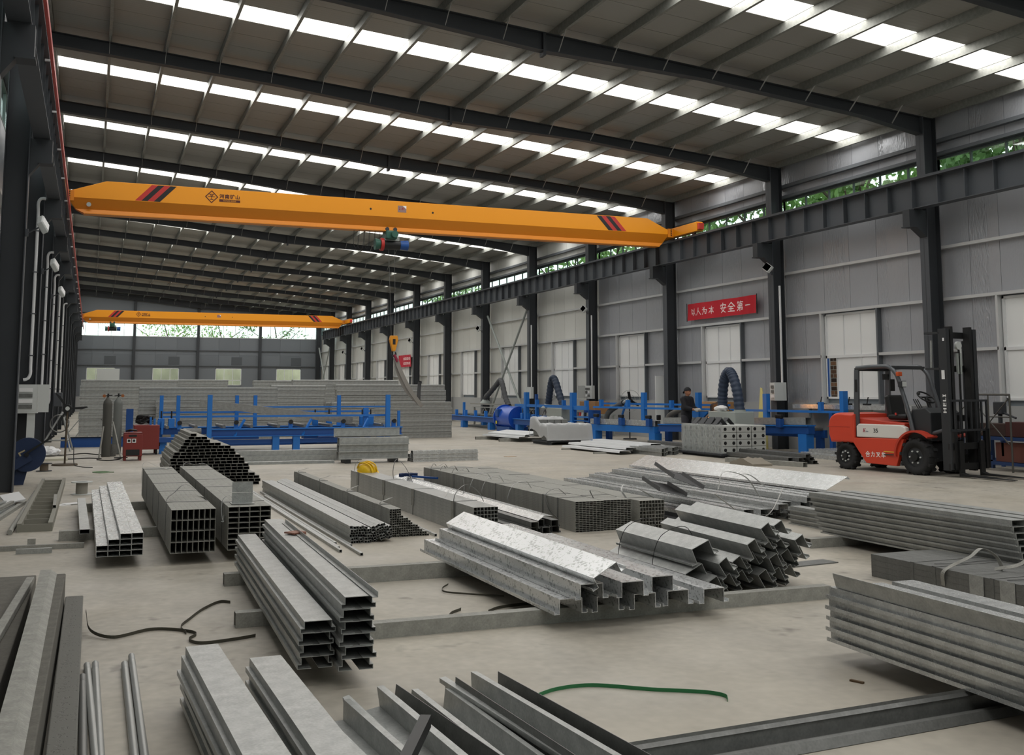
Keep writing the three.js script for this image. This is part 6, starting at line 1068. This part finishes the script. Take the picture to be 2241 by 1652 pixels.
// cables on the floor
const cable = (l, pts, r = 0.012, m = M.rubber) => single('floor_cable', l, 'cable', tube(pts.map(([x, z, y]) => V(x, y ?? r, z)), r, 60, 6), m);
cable('black cable winding from the gas cylinders to the left column', [[-1.2, -30], [-0.6, -29.2], [-0.1, -29.8], [0.35, -29.0], [0.8, -29.6]]);
cable('black cable curling in front of the red welder', [[0.2, -27.0], [0.45, -26.6], [0.75, -27.3], [0.6, -27.6], [0.9, -27.6]]);
cable('black cable with plug hanging from the bare fan', [[-0.3, -25.5, 0.4], [-0.28, -25.3, 0.05], [-0.2, -24.9], [-0.05, -24.5], [0.1, -24.4]], 0.008);
cable('long dark cable crossing the floor behind the bare fan', [[-1.0, -27.9], [-0.4, -27.5], [0.0, -27.7], [0.3, -27.4]]);
cable('thin pale green cord ring on the floor by the fan', [[0.1, -22.9], [0.25, -22.7], [0.42, -22.85], [0.36, -23.05], [0.2, -23.1], [0.1, -22.95], [0.5, -22.8]], 0.008, std({ color: 0x7f9a78, roughness: 0.8 }));
single('foam_board', 'cream foam board lying flat on the floor beside the fan', 'board', box(-0.55, 0.45, 0, 0.05, -0.35, 0.35), std({ color: 0xc9c5b4, roughness: 0.9 }), [-0.92, 0, -27.4], [0, 0.1, 0]);
{ const g = thing('blue_stand', 'tall blue square post stand against the left column', 'stand', [-1.28, 0, -27.1]); part('post', box(-0.07, 0.07, 0.03, 1.28, -0.07, 0.07), M.blue, g); part('second_post', box(-0.3, -0.18, 0.03, 1.3, -0.3, -0.18), M.blueDark, g); part('foot_plate', box(-0.32, 0.12, 0, 0.03, -0.32, 0.12), M.blueDark, g); part('head_bolt', new THREE.CylinderGeometry(0.05, 0.05, 0.04, 14), M.galv, g, [0, 1.3, 0]); }
{ const g = thing('switch_cabinet', 'open pale grey switch cabinet on the second left column', 'switch box', [-1.17, 1.16, zc(1) + 0.55]); part('case', box(-0.3, 0.14, 0, 0.6, -0.4, 0.1), M.cabinet, g); part('interior', box(-0.26, 0.1, 0.04, 0.56, 0.101, 0.105), M.cabinet, g); part('door', box(0.15, 0.36, 0.02, 0.6, 0.08, 0.11), M.cabinet, g); for (let k = 0; k < 4; k++) part('breaker', box(-0.22, 0.04, 0.1 + k * 0.115, 0.18 + k * 0.115, 0.106, 0.13), k % 2 ? M.white : M.galvDark, g); part('cable_duct', box(-0.05, 0.1, -1.14, 0, -0.1, 0.05), M.cabinet, g); }
// white conduits down the left columns
[[1, 5.75, 1.88], [2, 5.3, 1.2], [3, 5.3, 1.2], [4, 5.3, 1.2], [5, 5.3, 1.2]].forEach(([i, yt, yb], k) => {
  const z = zc(i) + 0.17, x = -1.22;
  const m = single('conduit_pipe', `white conduit pipe down the ${['second', 'third', 'fourth', 'fifth', 'sixth'][k]} column of the left row`, 'pipe', tube([[x + 0.14, yt + 0.05, z], [x + 0.05, yt + 0.05, z], [x, yt - 0.02, z], [x, yt - 0.3, z], [x, (yt + yb) / 2, z], [x, yb + 0.25, z], [x, yb + 0.1, z], [x - 0.05, yb, z], [x - 0.13, yb - 0.02, z]], 0.034, 80, 10), M.whitePipe);
  for (let y = yb + 0.5; y < yt; y += 0.9) part('clip', box(x - 0.05, x + 0.05, y - 0.012, y + 0.012, z - 0.16, z + 0.037), M.steelGrey, m);
});
flood('small white flood light on the near left column', -1.08, 4.25, zc(0) + 0.15, 1);
flood('small white flood light on the second left column', -1.08, 4.25, zc(1) + 0.15, 1);
flood('small white flood light on the third left column', -1.08, 4.2, zc(2) + 0.15, 1);
// ---------------------------------------------------------------- steel ladder frame and scraps at the left
{
  const g = thing('ladder_frame', 'welded steel ladder frame lying on the floor', 'steel frame', [-0.53, 0, -13.6]);
  const G = std({ color: 0x8b897f, roughness: 0.7, metalness: 0.3 });
  part('side_bar', box(-0.2, -0.15, 0, 0.1, -6.8, 0), G, g); part('side_bar', box(0.13, 0.18, 0, 0.1, -6.8, 0), G, g);
  for (let k = 0; k < 13; k++) part('rung', box(-0.15, 0.13, 0.0, 0.085, -k * 0.55 - 0.02, -k * 0.55), G, g);
  single('square_tube', 'short square tube lying on the right side bar of the ladder frame', 'steel tube', tubeGeo(0.04, 0.04, 0.003, 1.6), M.galvDull, [-0.38, 0.1015, -15.2], [0, 0.02, 0]);
  single('round_bar', 'grey pipe resting against the left of the ladder frame', 'pipe', rod(V(-0.79, 0.03, -13.4), V(-0.75, 0.03, -18.5), 0.03, 14), M.galvDull);
  for (let k = 0; k < 9; k++) lay('scrap_strip', `loose strip of scrap steel, ${['first', 'second', 'third', 'fourth', 'fifth'][k % 5]} of the ${k < 5 ? 'lower' : 'upper'} layer by the strapping reel`, 'scrap strips', hat(0.05, 0.03, 0.015, 0.01, 2.2), [M.galvDull, M.galv][k % 2], [-1.55 + (k % 5) * 0.13, 0.002 + Math.floor(k / 5) * 0.04, -14.6 - (k % 3) * 0.3], [-1.25 + (k % 5) * 0.1, 0.002 + Math.floor(k / 5) * 0.04, -16.9], 0);
  single('white_offcut', 'crumpled white sheet offcut under the strapping reel', 'scrap', box(-0.13, 0.13, 0, 0.02, -0.2, 0.2), M.white, [-0.98, 0.09, -16.9], [0.2, 0.3, 0.1]);
  lay('square_bar', 'long flat bar lying crosswise on the floor before the ladder frame', null, tubeGeo(0.05, 0.05, 0.003, 1.1), M.galvDull, [0.0, 0, -12.06], [-1.1, 0, -12.1], 0, 'steel bar');
  lay('square_bar', 'short pale bar lying in front of the long crosswise bar', null, tubeGeo(0.05, 0.05, 0.003, 0.33), M.galv, [-0.3, 0, -11.8], [-0.63, 0, -11.82], 0, 'steel bar');
  single('steel_tab', 'small square steel tab behind the crosswise bar', 'scrap', box(-0.04, 0.04, 0, 0.06, -0.01, 0.01), M.galvDull, [-0.52, 0, -12.5]);
  lay('rectangular_tube', 'single rectangular tube lying left of the stepped tube stack', null, tubeGeo(0.1, 0.05, 0.003, 3.6), M.galv, [0.0, 0.107, -12.3], [-0.06, 0.107, -15.9], 0, 'steel tube');
  single('paper_litter', 'white torn paper litter on the floor between ladder and tubes', 'litter', merge([box(-0.3, 0.05, 0, 0.006, -0.1, 0.1), box(0.0, 0.3, 0.006, 0.012, -0.15, 0.05)]), M.white, [-0.28, 0, -16.6], [0, 0.4, 0]);
}
// heap of wire, film and trestles by the far left columns
{
  const g = thing('trestle_stand', 'pale leaning metal trestle with crossed legs by the far left columns', 'trestle', [-0.95, 0, -31.5]);
  for (const [a, b] of [[[-0.3, 0, 0.4], [0.25, 1.05, 0]], [[0.5, 0, 0.4], [0.25, 1.05, 0]], [[-0.3, 0, -0.5], [0.25, 1.05, -0.1]], [[0.55, 0, -0.5], [0.25, 1.05, -0.1]], [[-0.2, 0.3, 0.3], [0.45, 0.3, 0.3]]]) part('leg', rod(V(...a), V(...b), 0.022, 8), M.galv, g);
  part('wire_coil', tube(Array.from({ length: 26 }, (_, j) => V(0.2 + Math.cos(j * 1.3) * 0.24, 0.75 + Math.sin(j * 1.3) * 0.24, 0.15 + j * 0.012)), 0.012, 200, 5), M.galvDark, g);
  const t = thing('blue_base_frame', 'low blue channel frame on the floor behind the gas cylinders', 'steel frame', [-0.75, 0, -33.4]); part('channel', box(0, 2.0, 0, 0.28, 0, 0.12), M.blueDark, t); part('upright', box(1.75, 1.95, 0.28, 1.1, 0, 0.12), M.blueDark, t); part('top_bar', box(0, 2, 0.28, 0.3, -0.05, 0.17), M.black, t);
  for (let k = 0; k < 5; k++) part('lattice_bar', bar(V(0.1 + k * 0.3, 0.3, 0.06), V(0.55 + k * 0.3 * (k % 2 ? 0.6 : 1), 0.9, 0.06), 0.025, 0.025), M.galv, t);
  single('control_box', 'dark grey control box hung on the far left column', 'box', rbox(0.25, 0.45, 0.3, 0.02), M.steelGrey, [-0.974, 1.35, zc(3)]);
  single('film_heap', 'heap of crumpled clear film at the foot of the left column', 'plastic film', (() => { const s = new THREE.SphereGeometry(0.4, 36, 20); const p = s.attributes.position; for (let i = 0; i < p.count; i++) { const v = V().fromBufferAttribute(p, i), k = 1 + 0.5 * perlin.noise(v.x * 7, v.y * 7, v.z * 7); p.setXYZ(i, v.x * k * 0.8, Math.max(0.002, (v.y + 0.2) * k * 0.35), v.z * k * 1.4); } s.computeVertexNormals(); return s; })(), M.white, [-1.0, 0, -29.4]);
}
// ---------------------------------------------------------------- small things on the floor and on the stacks
single('safety_helmet', 'yellow safety helmet resting on the strapped square tube bundle', 'helmet', merge([new THREE.SphereGeometry(0.14, 28, 14, 0, Math.PI * 2, 0, Math.PI / 2).scale(1, 0.95, 1.15), new THREE.CylinderGeometry(0.155, 0.16, 0.012, 28).scale(1, 1, 1.2).translate(0, 0.004, 0.02), ...[-0.06, 0, 0.06].map((x) => tube([[x, 0.02, 0.16], [x * 1.0, 0.115, 0.11], [x, 0.142, 0], [x, 0.115, -0.11], [x, 0.02, -0.16]], 0.012, 20, 6))]), std({ color: 0xe2b818, roughness: 0.35 }), [4.17, 0.345, -16.75], [0.25, 0.6, 0]);
single('work_glove', 'dark blue cloth glove lying on the light folded strip', 'glove', (() => { const g = new THREE.BoxGeometry(0.12, 0.045, 0.3, 6, 3, 12); const p = g.attributes.position; for (let i = 0; i < p.count; i++) { const z = p.getZ(i); p.setXYZ(i, p.getX(i) * (1 + 0.5 * z) + 0.02 * perlin.noise(z * 9, 1, 2), p.getY(i) + 0.02 * perlin.noise(p.getX(i) * 14, 4, z * 12), z); } g.computeVertexNormals(); return g; })(), std({ color: 0x14284e, roughness: 0.9 }), [4.9, 0.255, -16.9], [0, 1.2, 0]);
single('marker_stick', 'dark blue stick lying beside the cloth glove', 'stick', box(-0.02, 0.02, 0, 0.03, -0.28, 0.28), M.blueDark, [5.06, 0.225, -16.5], [0, 0.5, 0]);
const strapDark = std({ color: 0x46443a, roughness: 0.6 });
const strap = (l, pts, m = strapDark, w = 0.022) => single('packing_strap', l, 'strap', ribbon(pts.map(([x, z, y]) => [x, y ?? 0.012, z]), w, 0.0015, V(0, 1, 0.15), 70), m);
strap('long dark strap looping from the pitted beam to the stepped stacks', [[0.03, -8.1, 0.1], [0.07, -7.75, 0.03], [0.2, -7.6], [0.45, -7.75], [0.63, -7.65], [0.72, -7.5], [0.66, -7.35], [0.72, -7.22], [0.95, -7.25], [1.08, -7.3]]);
strap('dark strap arching beside the stepped stacks', [[0.66, -7.55], [0.64, -7.75], [0.72, -8.0], [0.86, -8.35], [1.0, -8.55], [1.06, -8.5]]);
strap('dark strap curling on the floor before the spangled sections', [[2.62, -7.6], [2.5, -7.48], [2.44, -7.3], [2.5, -7.2], [2.75, -7.24], [3.0, -7.3], [3.25, -7.5]]);
strap('second dark strap end pointing under the spangled sections', [[2.78, -7.45], [2.9, -7.55], [3.1, -7.6], [3.3, -7.58]]);
strap('thin dark strap curl on the floor behind the spangled sections', [[2.85, -8.6], [2.75, -8.45], [2.72, -8.3], [2.85, -8.15], [3.1, -7.95]], strapDark, 0.014);
strap('flat green plastic strap on the floor in front of the loose channels', [[2.2, -5.3, 0.006], [2.42, -5.42, 0.006], [2.62, -5.42, 0.006], [2.9, -5.22, 0.006], [3.16, -5.05, 0.006], [3.2, -4.97, 0.006], [3.17, -4.9, 0.006]], std({ color: 0x2f7a4a, roughness: 0.5 }), 0.03);
single('wood_splinter', 'tiny brown splinter on the floor under the foreground stack', 'scrap', box(-0.01, 0.01, 0, 0.01, -0.04, 0.04), std({ color: 0x5c4a35, roughness: 0.9 }), [4.05, 0, -4.95], [0, 0.4, 0]);
single('strap_scrap', 'shiny scrap of cut strapping on the floor by the square tube bundle', 'scrap', merge([ribbon([[0, 0.01, 0], [0.1, 0.05, 0.02], [0.2, 0.012, 0.0]], 0.03), ribbon([[0.05, 0.01, 0.05], [-0.1, 0.012, 0.1], [-0.2, 0.01, 0.2]], 0.012)]), M.galv, [6.75, 0, -11.05]);
// ---------------------------------------------------------------- people
function field(bones, blobs, N, size, centre) {   // marching cubes over smooth-joined tapered capsules
  const mc = new MarchingCubes(N, new THREE.MeshStandardMaterial(), false, false, 60000); mc.isolation = 0;
  const d = new THREE.Vector3(), sm = 0.03;
  const pts = bones.map(([a, b, r1, r2]) => ({ a: V(...a), ab: V(...b).sub(V(...a)), r1, r2 }));
  let i = 0; const F = mc.field; const half = size / 2;
  for (let z = 0; z < N; z++) for (let y = 0; y < N; y++) for (let x = 0; x < N; x++) {
    const p = V(centre[0] + (x / N * 2 - 1) * half, centre[1] + (y / N * 2 - 1) * half, centre[2] + (z / N * 2 - 1) * half);
    let m = 1e3;
    for (const { a, ab, r1, r2 } of pts) { d.copy(p).sub(a); const t = Math.max(0, Math.min(1, d.dot(ab) / ab.lengthSq())); const q = d.addScaledVector(ab, -t).length() - (r1 + (r2 - r1) * t); const h = Math.max(0, sm - Math.abs(m - q)) / sm; m = Math.min(m, q) - h * h * sm / 4; }
    for (const [c, s] of blobs) { const q = (Math.hypot((p.x - c[0]) / s[0], (p.y - c[1]) / s[1], (p.z - c[2]) / s[2]) - 1) * Math.min(...s); const h = Math.max(0, sm - Math.abs(m - q)) / sm; m = Math.min(m, q) - h * h * sm / 4; }
    F[i++] = -m;
  }
  mc.update();
  const n = mc.count, g = new THREE.BufferGeometry(), pos = new Float32Array(n * 3), nor = new Float32Array(n * 3);
  for (let k = 0; k < n; k++) { for (let c = 0; c < 3; c++) { pos[k * 3 + c] = centre[c] + mc.positionArray[k * 3 + c] * half; nor[k * 3 + c] = mc.normalArray[k * 3 + c]; } }
  g.setAttribute('position', new THREE.BufferAttribute(pos, 3)); g.setAttribute('normal', new THREE.BufferAttribute(nor, 3)); g.computeVertexNormals();
  const q = mergeVertices(g.deleteAttribute('normal'), 1e-4); q.computeVertexNormals();
  return q;
}
const SKIN = std({ color: 0x9a6f58, roughness: 0.6 }), NAVY = std({ color: 0x17191f, roughness: 0.85 }), TROU = std({ color: 0x34343a, roughness: 0.9 }), GLOVE = std({ color: 0xb9b6ae, roughness: 0.9 });
const handBones = (w, dir, down, side) => { // palm and five fingers, closed on a bar
  const W = V(...w), D = V(...dir).normalize(), N = V(...down).normalize(), S = V(...side).normalize(), o = [];
  const at = (a, b, c) => W.clone().addScaledVector(D, a).addScaledVector(N, b).addScaledVector(S, c).toArray();
  o.push([at(0, 0, 0), at(0.07, 0, 0), 0.03, 0.036]);
  for (let k = 0; k < 4; k++) { const c = -0.033 + k * 0.022, L = [0.03, 0.036, 0.034, 0.026][k]; o.push([at(0.075, 0, c), at(0.075 + L, 0.012, c), 0.0105, 0.01], [at(0.075 + L, 0.012, c), at(0.08 + L, 0.012 + L, c), 0.01, 0.0095], [at(0.08 + L, 0.012 + L, c), at(0.06 + L * 0.3, 0.02 + L, c), 0.0095, 0.009]); }
  o.push([at(0.02, 0.01, -0.04), at(0.055, 0.035, -0.055), 0.013, 0.012], [at(0.055, 0.035, -0.055), at(0.08, 0.05, -0.035), 0.012, 0.01]);
  return o;
};
{ // standing worker, turned to the right of the hall, gripping a long bar; local +x faces the near end of the hall
  const g = thing('person', 'person in black jacket and backward cap standing and holding a long bar', 'person', [16.2, 0, -26.85], -1.2);
  // legs, hips, torso, arms, neck, head as one surface
  const B = [[[0.02, 0.08, 0.11], [0.0, 0.47, 0.105], 0.052, 0.062], [[0.0, 0.47, 0.105], [-0.02, 0.88, 0.085], 0.068, 0.088], [[-0.16, 0.08, -0.1], [-0.08, 0.47, -0.1], 0.052, 0.062], [[-0.08, 0.47, -0.1], [-0.03, 0.88, -0.085], 0.068, 0.088],
    [[0.02, 0.05, 0.11], [0.17, 0.035, 0.12], 0.045, 0.035], [[-0.16, 0.05, -0.1], [-0.01, 0.035, -0.11], 0.045, 0.035],
    [[-0.02, 0.9, 0], [-0.01, 1.15, 0], 0.125, 0.135], [[-0.01, 1.15, 0], [-0.01, 1.36, 0], 0.135, 0.115], [[-0.01, 1.38, -0.15], [-0.01, 1.38, 0.15], 0.062, 0.062], [[0.0, 1.42, 0], [0.02, 1.53, 0], 0.058, 0.052],
    [[0.0, 1.38, 0.19], [0.1, 1.14, 0.21], 0.056, 0.048], [[0.1, 1.14, 0.21], [0.36, 1.09, 0.13], 0.046, 0.034], [[0.0, 1.38, -0.19], [0.07, 1.13, -0.2], 0.056, 0.048], [[0.07, 1.13, -0.2], [0.3, 1.1, -0.1], 0.046, 0.034]];
  const body = field(B, [], 96, 1.75, [0.05, 0.8, 0]);
  part('body', body, SKIN, g);
  const head = field([[[0.02, 1.55, 0], [0.05, 1.57, 0], 0.06, 0.055], [[0.105, 1.585, 0], [0.125, 1.57, 0], 0.016, 0.014], ...[-1, 1].flatMap((s) => [[[0.02, 1.6, s * 0.077], [0.01, 1.575, s * 0.08], 0.014, 0.011]])], [[[0.03, 1.62, 0], [0.098, 0.115, 0.078]], [[0.07, 1.54, 0], [0.045, 0.04, 0.045]]], 60, 0.34, [0.04, 1.6, 0]);
  part('head', head, SKIN, g);
  for (const s of [-1, 1]) part('eye', new THREE.SphereGeometry(0.011, 10, 8), M.black, g, [0.118, 1.617, s * 0.032]);
  part('mouth', box(0.112, 0.118, 1.547, 1.552, -0.02, 0.02), std({ color: 0x6b3f38, roughness: 0.7 }), g);
  // clothing shells around the body
  const grow = (bones, k) => bones.map(([a, b, r1, r2]) => [a, b, r1 + k, r2 + k]);
  part('trousers', field(grow(B.slice(0, 4), 0.024).concat([[[-0.02, 0.86, 0], [-0.02, 0.95, 0], 0.13, 0.135]]), [], 80, 1.2, [-0.03, 0.52, 0]), TROU, g);
  part('jacket', field(grow([B[6], B[7], B[8], B[10], B[11].map((v, i) => (i === 1 ? [0.27, 1.105, 0.155] : v)), B[12], B[13].map((v, i) => (i === 1 ? [0.22, 1.11, -0.13] : v))], 0.026).concat([[[-0.02, 0.86, -0.03], [-0.02, 0.95, 0.03], 0.14, 0.15]]), [], 80, 0.86, [0.05, 1.14, 0]), NAVY, g);
  part('gloved_hand', field(handBones([0.36, 1.09, 0.13], [1, 0.02, -0.25], [0, -1, 0], [0, 0, 1]), [], 52, 0.3, [0.44, 1.07, 0.11]), GLOVE, g);
  part('gloved_hand', field(handBones([0.3, 1.1, -0.1], [1, -0.02, 0.2], [0, -1, 0], [0, 0, -1]), [], 52, 0.3, [0.38, 1.07, -0.08]), GLOVE, g);
  const cap = part('cap', new THREE.SphereGeometry(0.112, 24, 12, 0, Math.PI * 2, 0, Math.PI * 0.52).scale(1.02, 1.0, 0.86), NAVY, g, [0.025, 1.63, 0], [0, 0, 0.12]);
  part('cap_brim', new THREE.CylinderGeometry(0.075, 0.075, 0.008, 20, 1, false, 0, Math.PI).rotateY(Math.PI), NAVY, cap, [-0.1, -0.01, 0], [0, 0, 0.75]);
  for (const [x, z] of [[0.05, 0.115], [-0.13, -0.105]]) part('shoe', field([[[x - 0.06, 0.045, z], [x + 0.13, 0.04, z], 0.048, 0.038]], [], 30, 0.4, [x + 0.03, 0.05, z]), M.black, g);
}
single('held_bar', 'long thin steel bar held between the standing worker and the welder', 'steel bar', rod(V(16.3, 1.05, -26.5), V(16.05, 1.1, -24.3), 0.02, 8), M.galvDark);
{ // welder bending over behind the machine cabinet
  const g = thing('person', 'person in dark clothes bending over a welding spark behind the cabinet', 'person', [16.45, 0, -25.75], -1.75);
  const B = [[[0, 0.08, 0.12], [0.06, 0.46, 0.12], 0.055, 0.065], [[0.06, 0.46, 0.12], [-0.12, 0.84, 0.1], 0.07, 0.09], [[-0.1, 0.08, -0.12], [-0.02, 0.46, -0.12], 0.055, 0.065], [[-0.02, 0.46, -0.12], [-0.12, 0.84, -0.1], 0.07, 0.09],
    [[0, 0.05, 0.12], [0.16, 0.035, 0.12], 0.045, 0.036], [[-0.1, 0.05, -0.12], [0.06, 0.035, -0.12], 0.045, 0.036],
    [[-0.12, 0.88, 0], [0.1, 1.08, 0], 0.13, 0.13], [[0.1, 1.08, 0], [0.3, 1.2, 0], 0.13, 0.11], [[0.3, 1.2, -0.15], [0.3, 1.2, 0.15], 0.062, 0.062], [[0.32, 1.22, 0], [0.42, 1.28, 0], 0.058, 0.052],
    [[0.3, 1.19, 0.19], [0.38, 0.98, 0.22], 0.056, 0.048], [[0.38, 0.98, 0.22], [0.62, 1.02, 0.12], 0.046, 0.034], [[0.3, 1.19, -0.19], [0.38, 0.98, -0.22], 0.056, 0.048], [[0.38, 0.98, -0.22], [0.62, 1.02, -0.1], 0.046, 0.034]];
  part('body', field(B, [], 84, 1.6, [0.18, 0.75, 0]), SKIN, g);
  part('head', field([[[0.43, 1.29, 0], [0.46, 1.31, 0], 0.06, 0.055], [[0.56, 1.29, 0], [0.575, 1.275, 0], 0.016, 0.013]], [[[0.48, 1.34, 0], [0.1, 0.112, 0.08]]], 48, 0.34, [0.48, 1.33, 0]), SKIN, g);
  part('hair', new THREE.SphereGeometry(0.112, 24, 14, 0, Math.PI * 2, 0, Math.PI * 0.6).scale(1, 1, 0.86), M.black, g, [0.465, 1.355, 0], [0, 0, 0.35]);
  const grow = (bones, k) => bones.map(([a, b, r1, r2]) => [a, b, r1 + k, r2 + k]);
  part('trousers', field(grow(B.slice(0, 4), 0.024).concat([[[-0.13, 0.86, 0], [-0.08, 0.92, 0], 0.14, 0.14]]), [], 64, 1.2, [-0.02, 0.5, 0]), TROU, g);
  part('jacket', field(grow([B[6], B[7], B[8], B[10], B[11].map((v, i) => (i === 1 ? [0.54, 1.0, 0.15] : v)), B[12], B[13].map((v, i) => (i === 1 ? [0.54, 1.0, -0.13] : v))], 0.025), [], 72, 1.0, [0.2, 1.03, 0]), NAVY, g);
  part('gloved_hand', field(handBones([0.62, 1.02, 0.12], [1, 0, -0.25], [0, -1, 0], [0, 0, 1]), [], 44, 0.3, [0.7, 1.0, 0.1]), GLOVE, g); part('gloved_hand', field(handBones([0.62, 1.02, -0.1], [1, 0, 0.2], [0, -1, 0], [0, 0, -1]), [], 44, 0.3, [0.7, 1.0, -0.08]), GLOVE, g);
  for (const [x, z] of [[0.03, 0.12], [-0.07, -0.12]]) part('shoe', field([[[x - 0.06, 0.045, z], [x + 0.13, 0.04, z], 0.048, 0.038]], [], 28, 0.4, [x + 0.03, 0.05, z]), M.black, g);
}
{ // welding sparks
  const hot = std({ color: 0xffb050, emissive: 0xffa030, emissiveIntensity: 6 });
  const list = []; for (let k = 0; k < 46; k++) { const t = rnd(), a = rr(-0.6, 0.6); const s = new THREE.OctahedronGeometry(rr(0.005, 0.013)); s.translate(a * t * 0.35 - 0.1 * t, -t * 0.55 + rr(-0.05, 0.05), -t * 0.9 * rnd() + a * 0.15); list.push(s); }
  const m = part('weld_sparks', merge(list), hot, scene, [16.3, 1.3, -25.2]); m.userData.kind = 'stuff'; tag(m, 'shower of orange welding sparks in front of the cartons', 'sparks');
  const l = new THREE.PointLight(0xffa850, 0.6); l.position.set(16.25, 1.3, -25.15); l.castShadow = true; l.name = 'weld_glow'; scene.add(l);
}
// ---------------------------------------------------------------- outside the windows
{
  const brick = noiseTex(256, (u, v) => { const r = Math.floor(v * 16), o = r % 2 ? 0.5 : 0, cu = (u * 8 + o) % 1, cv = (v * 16) % 1; const j = cu < 0.06 || cv < 0.12; const k = 0.8 + 0.35 * Math.sin(Math.floor(u * 8 + o) * 12.9 + r * 78.2); return j ? [190, 180, 165] : [150 * k, 104 * k, 74 * k]; }, { srgb: true, repeat: 1 / 2 });
  struct('yard_wall', box(20.6, 20.9, -0.2, 2.9, -70, 5), std({ map: brick, roughness: 0.9 }));
  struct('yard_building', box(-12, 26, -0.2, 4.6, -101, -100), std({ color: 0xe2d8c8, roughness: 0.9, map: noiseTex(256, (u, v) => { const k = 205 + 110 * fbm(u, v, 4, 4, 8); return [k, k * 0.97, k * 0.9]; }, { srgb: true, repeat: 1 / 7 }) }));
  const leafG = (() => { const s = new THREE.Shape(); s.moveTo(0, -0.5); s.quadraticCurveTo(0.42, -0.1, 0, 0.5); s.quadraticCurveTo(-0.42, -0.1, 0, -0.5); return new THREE.ShapeGeometry(s, 3); })();
  const leafM = [0x6d8f4a, 0x587a3c, 0x80a05a].map((c) => new THREE.MeshPhysicalMaterial({ color: c, roughness: 0.8, transmission: 0.35, thickness: 0, side: THREE.DoubleSide }));
  const bark = std({ color: 0x54483c, roughness: 0.95 });
  const tree = (label, x, z, h, r, n, k) => {
    const g = thing('tree', label, 'tree', [x, -0.2, z], 0, 'trees outside the hall');
    part('trunk', merge([rod(V(0, 0, 0), V(0.1, h * 0.55, 0), 0.2, 10, 0.12), ...Array.from({ length: 7 }, (_, i) => rod(V(0.08, h * (0.38 + 0.05 * i), 0), V(Math.cos(i * 2.4) * r * 0.8, h * (0.6 + 0.05 * i), Math.sin(i * 2.4) * r * 0.8), 0.07, 6, 0.02))]), bark, g);
    const m = new THREE.InstancedMesh(leafG, leafM[k % 3], n); m.name = 'foliage'; m.userData.kind = 'stuff'; const q = new THREE.Quaternion(), e = new THREE.Euler(), M4 = new THREE.Matrix4();
    const clumps = Array.from({ length: 26 }, () => { const a = rr(0, 6.28), b = rr(0.1, 1), c = rr(-1, 1); return [Math.cos(a) * r * b * 0.85, h * 0.66 + c * h * 0.27, Math.sin(a) * r * b * 0.85, rr(0.5, 1.0)]; });
    for (let i = 0; i < n; i++) { const c = clumps[i % clumps.length]; const d = V(rr(-1, 1), rr(-1, 1), rr(-1, 1)).multiplyScalar(c[3]); e.set(rr(0, 6.28), rr(0, 6.28), rr(0, 6.28)); q.setFromEuler(e); const s = rr(0.2, 0.4); M4.compose(V(c[0] + d.x, c[1] + d.y, c[2] + d.z), q, V(s, s, s)); m.setMatrixAt(i, M4); }
    m.castShadow = m.receiveShadow = true; g.add(m);
  };
  const L = ['behind the clerestory glass above the forklift', 'behind the clerestory glass left of the forklift', 'behind the clerestory glass above the banner', 'past the banner bay', 'by the crane end', 'before the cross braced bay', 'at the cross braced bay', 'near the open sky gap', 'far down the yard'];
  [[23.2, -15.5, 12.2, 3.4, 5200], [23.6, -21.5, 12.6, 3.4, 5200], [23.2, -27.5, 12.2, 3.4, 5200], [24, -33.5, 12.4, 3.3, 4600], [23.5, -39.5, 12.6, 3.3, 5000], [23.6, -45.5, 12.4, 3.4, 5000], [24, -51.5, 11, 2.6, 2000], [24, -9.5, 12.4, 3.4, 5000], [25, -74, 10.5, 3.0, 2500]].forEach(([x, z, h, r, n], k) => tree('leafy green tree outside ' + L[k], x, z, h, r, n, k));
  [[7, -112, 10.5, 4.2, 1500, 'pale tree outside the end wall behind the second window bay'], [12.5, -114, 10.5, 4.5, 1600, 'pale tree outside the end wall behind the third window bay'], [18, -113, 11, 4.4, 1600, 'pale tree outside the end wall by the right corner']].forEach(([x, z, h, r, n, l], k) => tree(l, x, z, h, r, n, k + 2));
}
renderer.render(scene, camera);
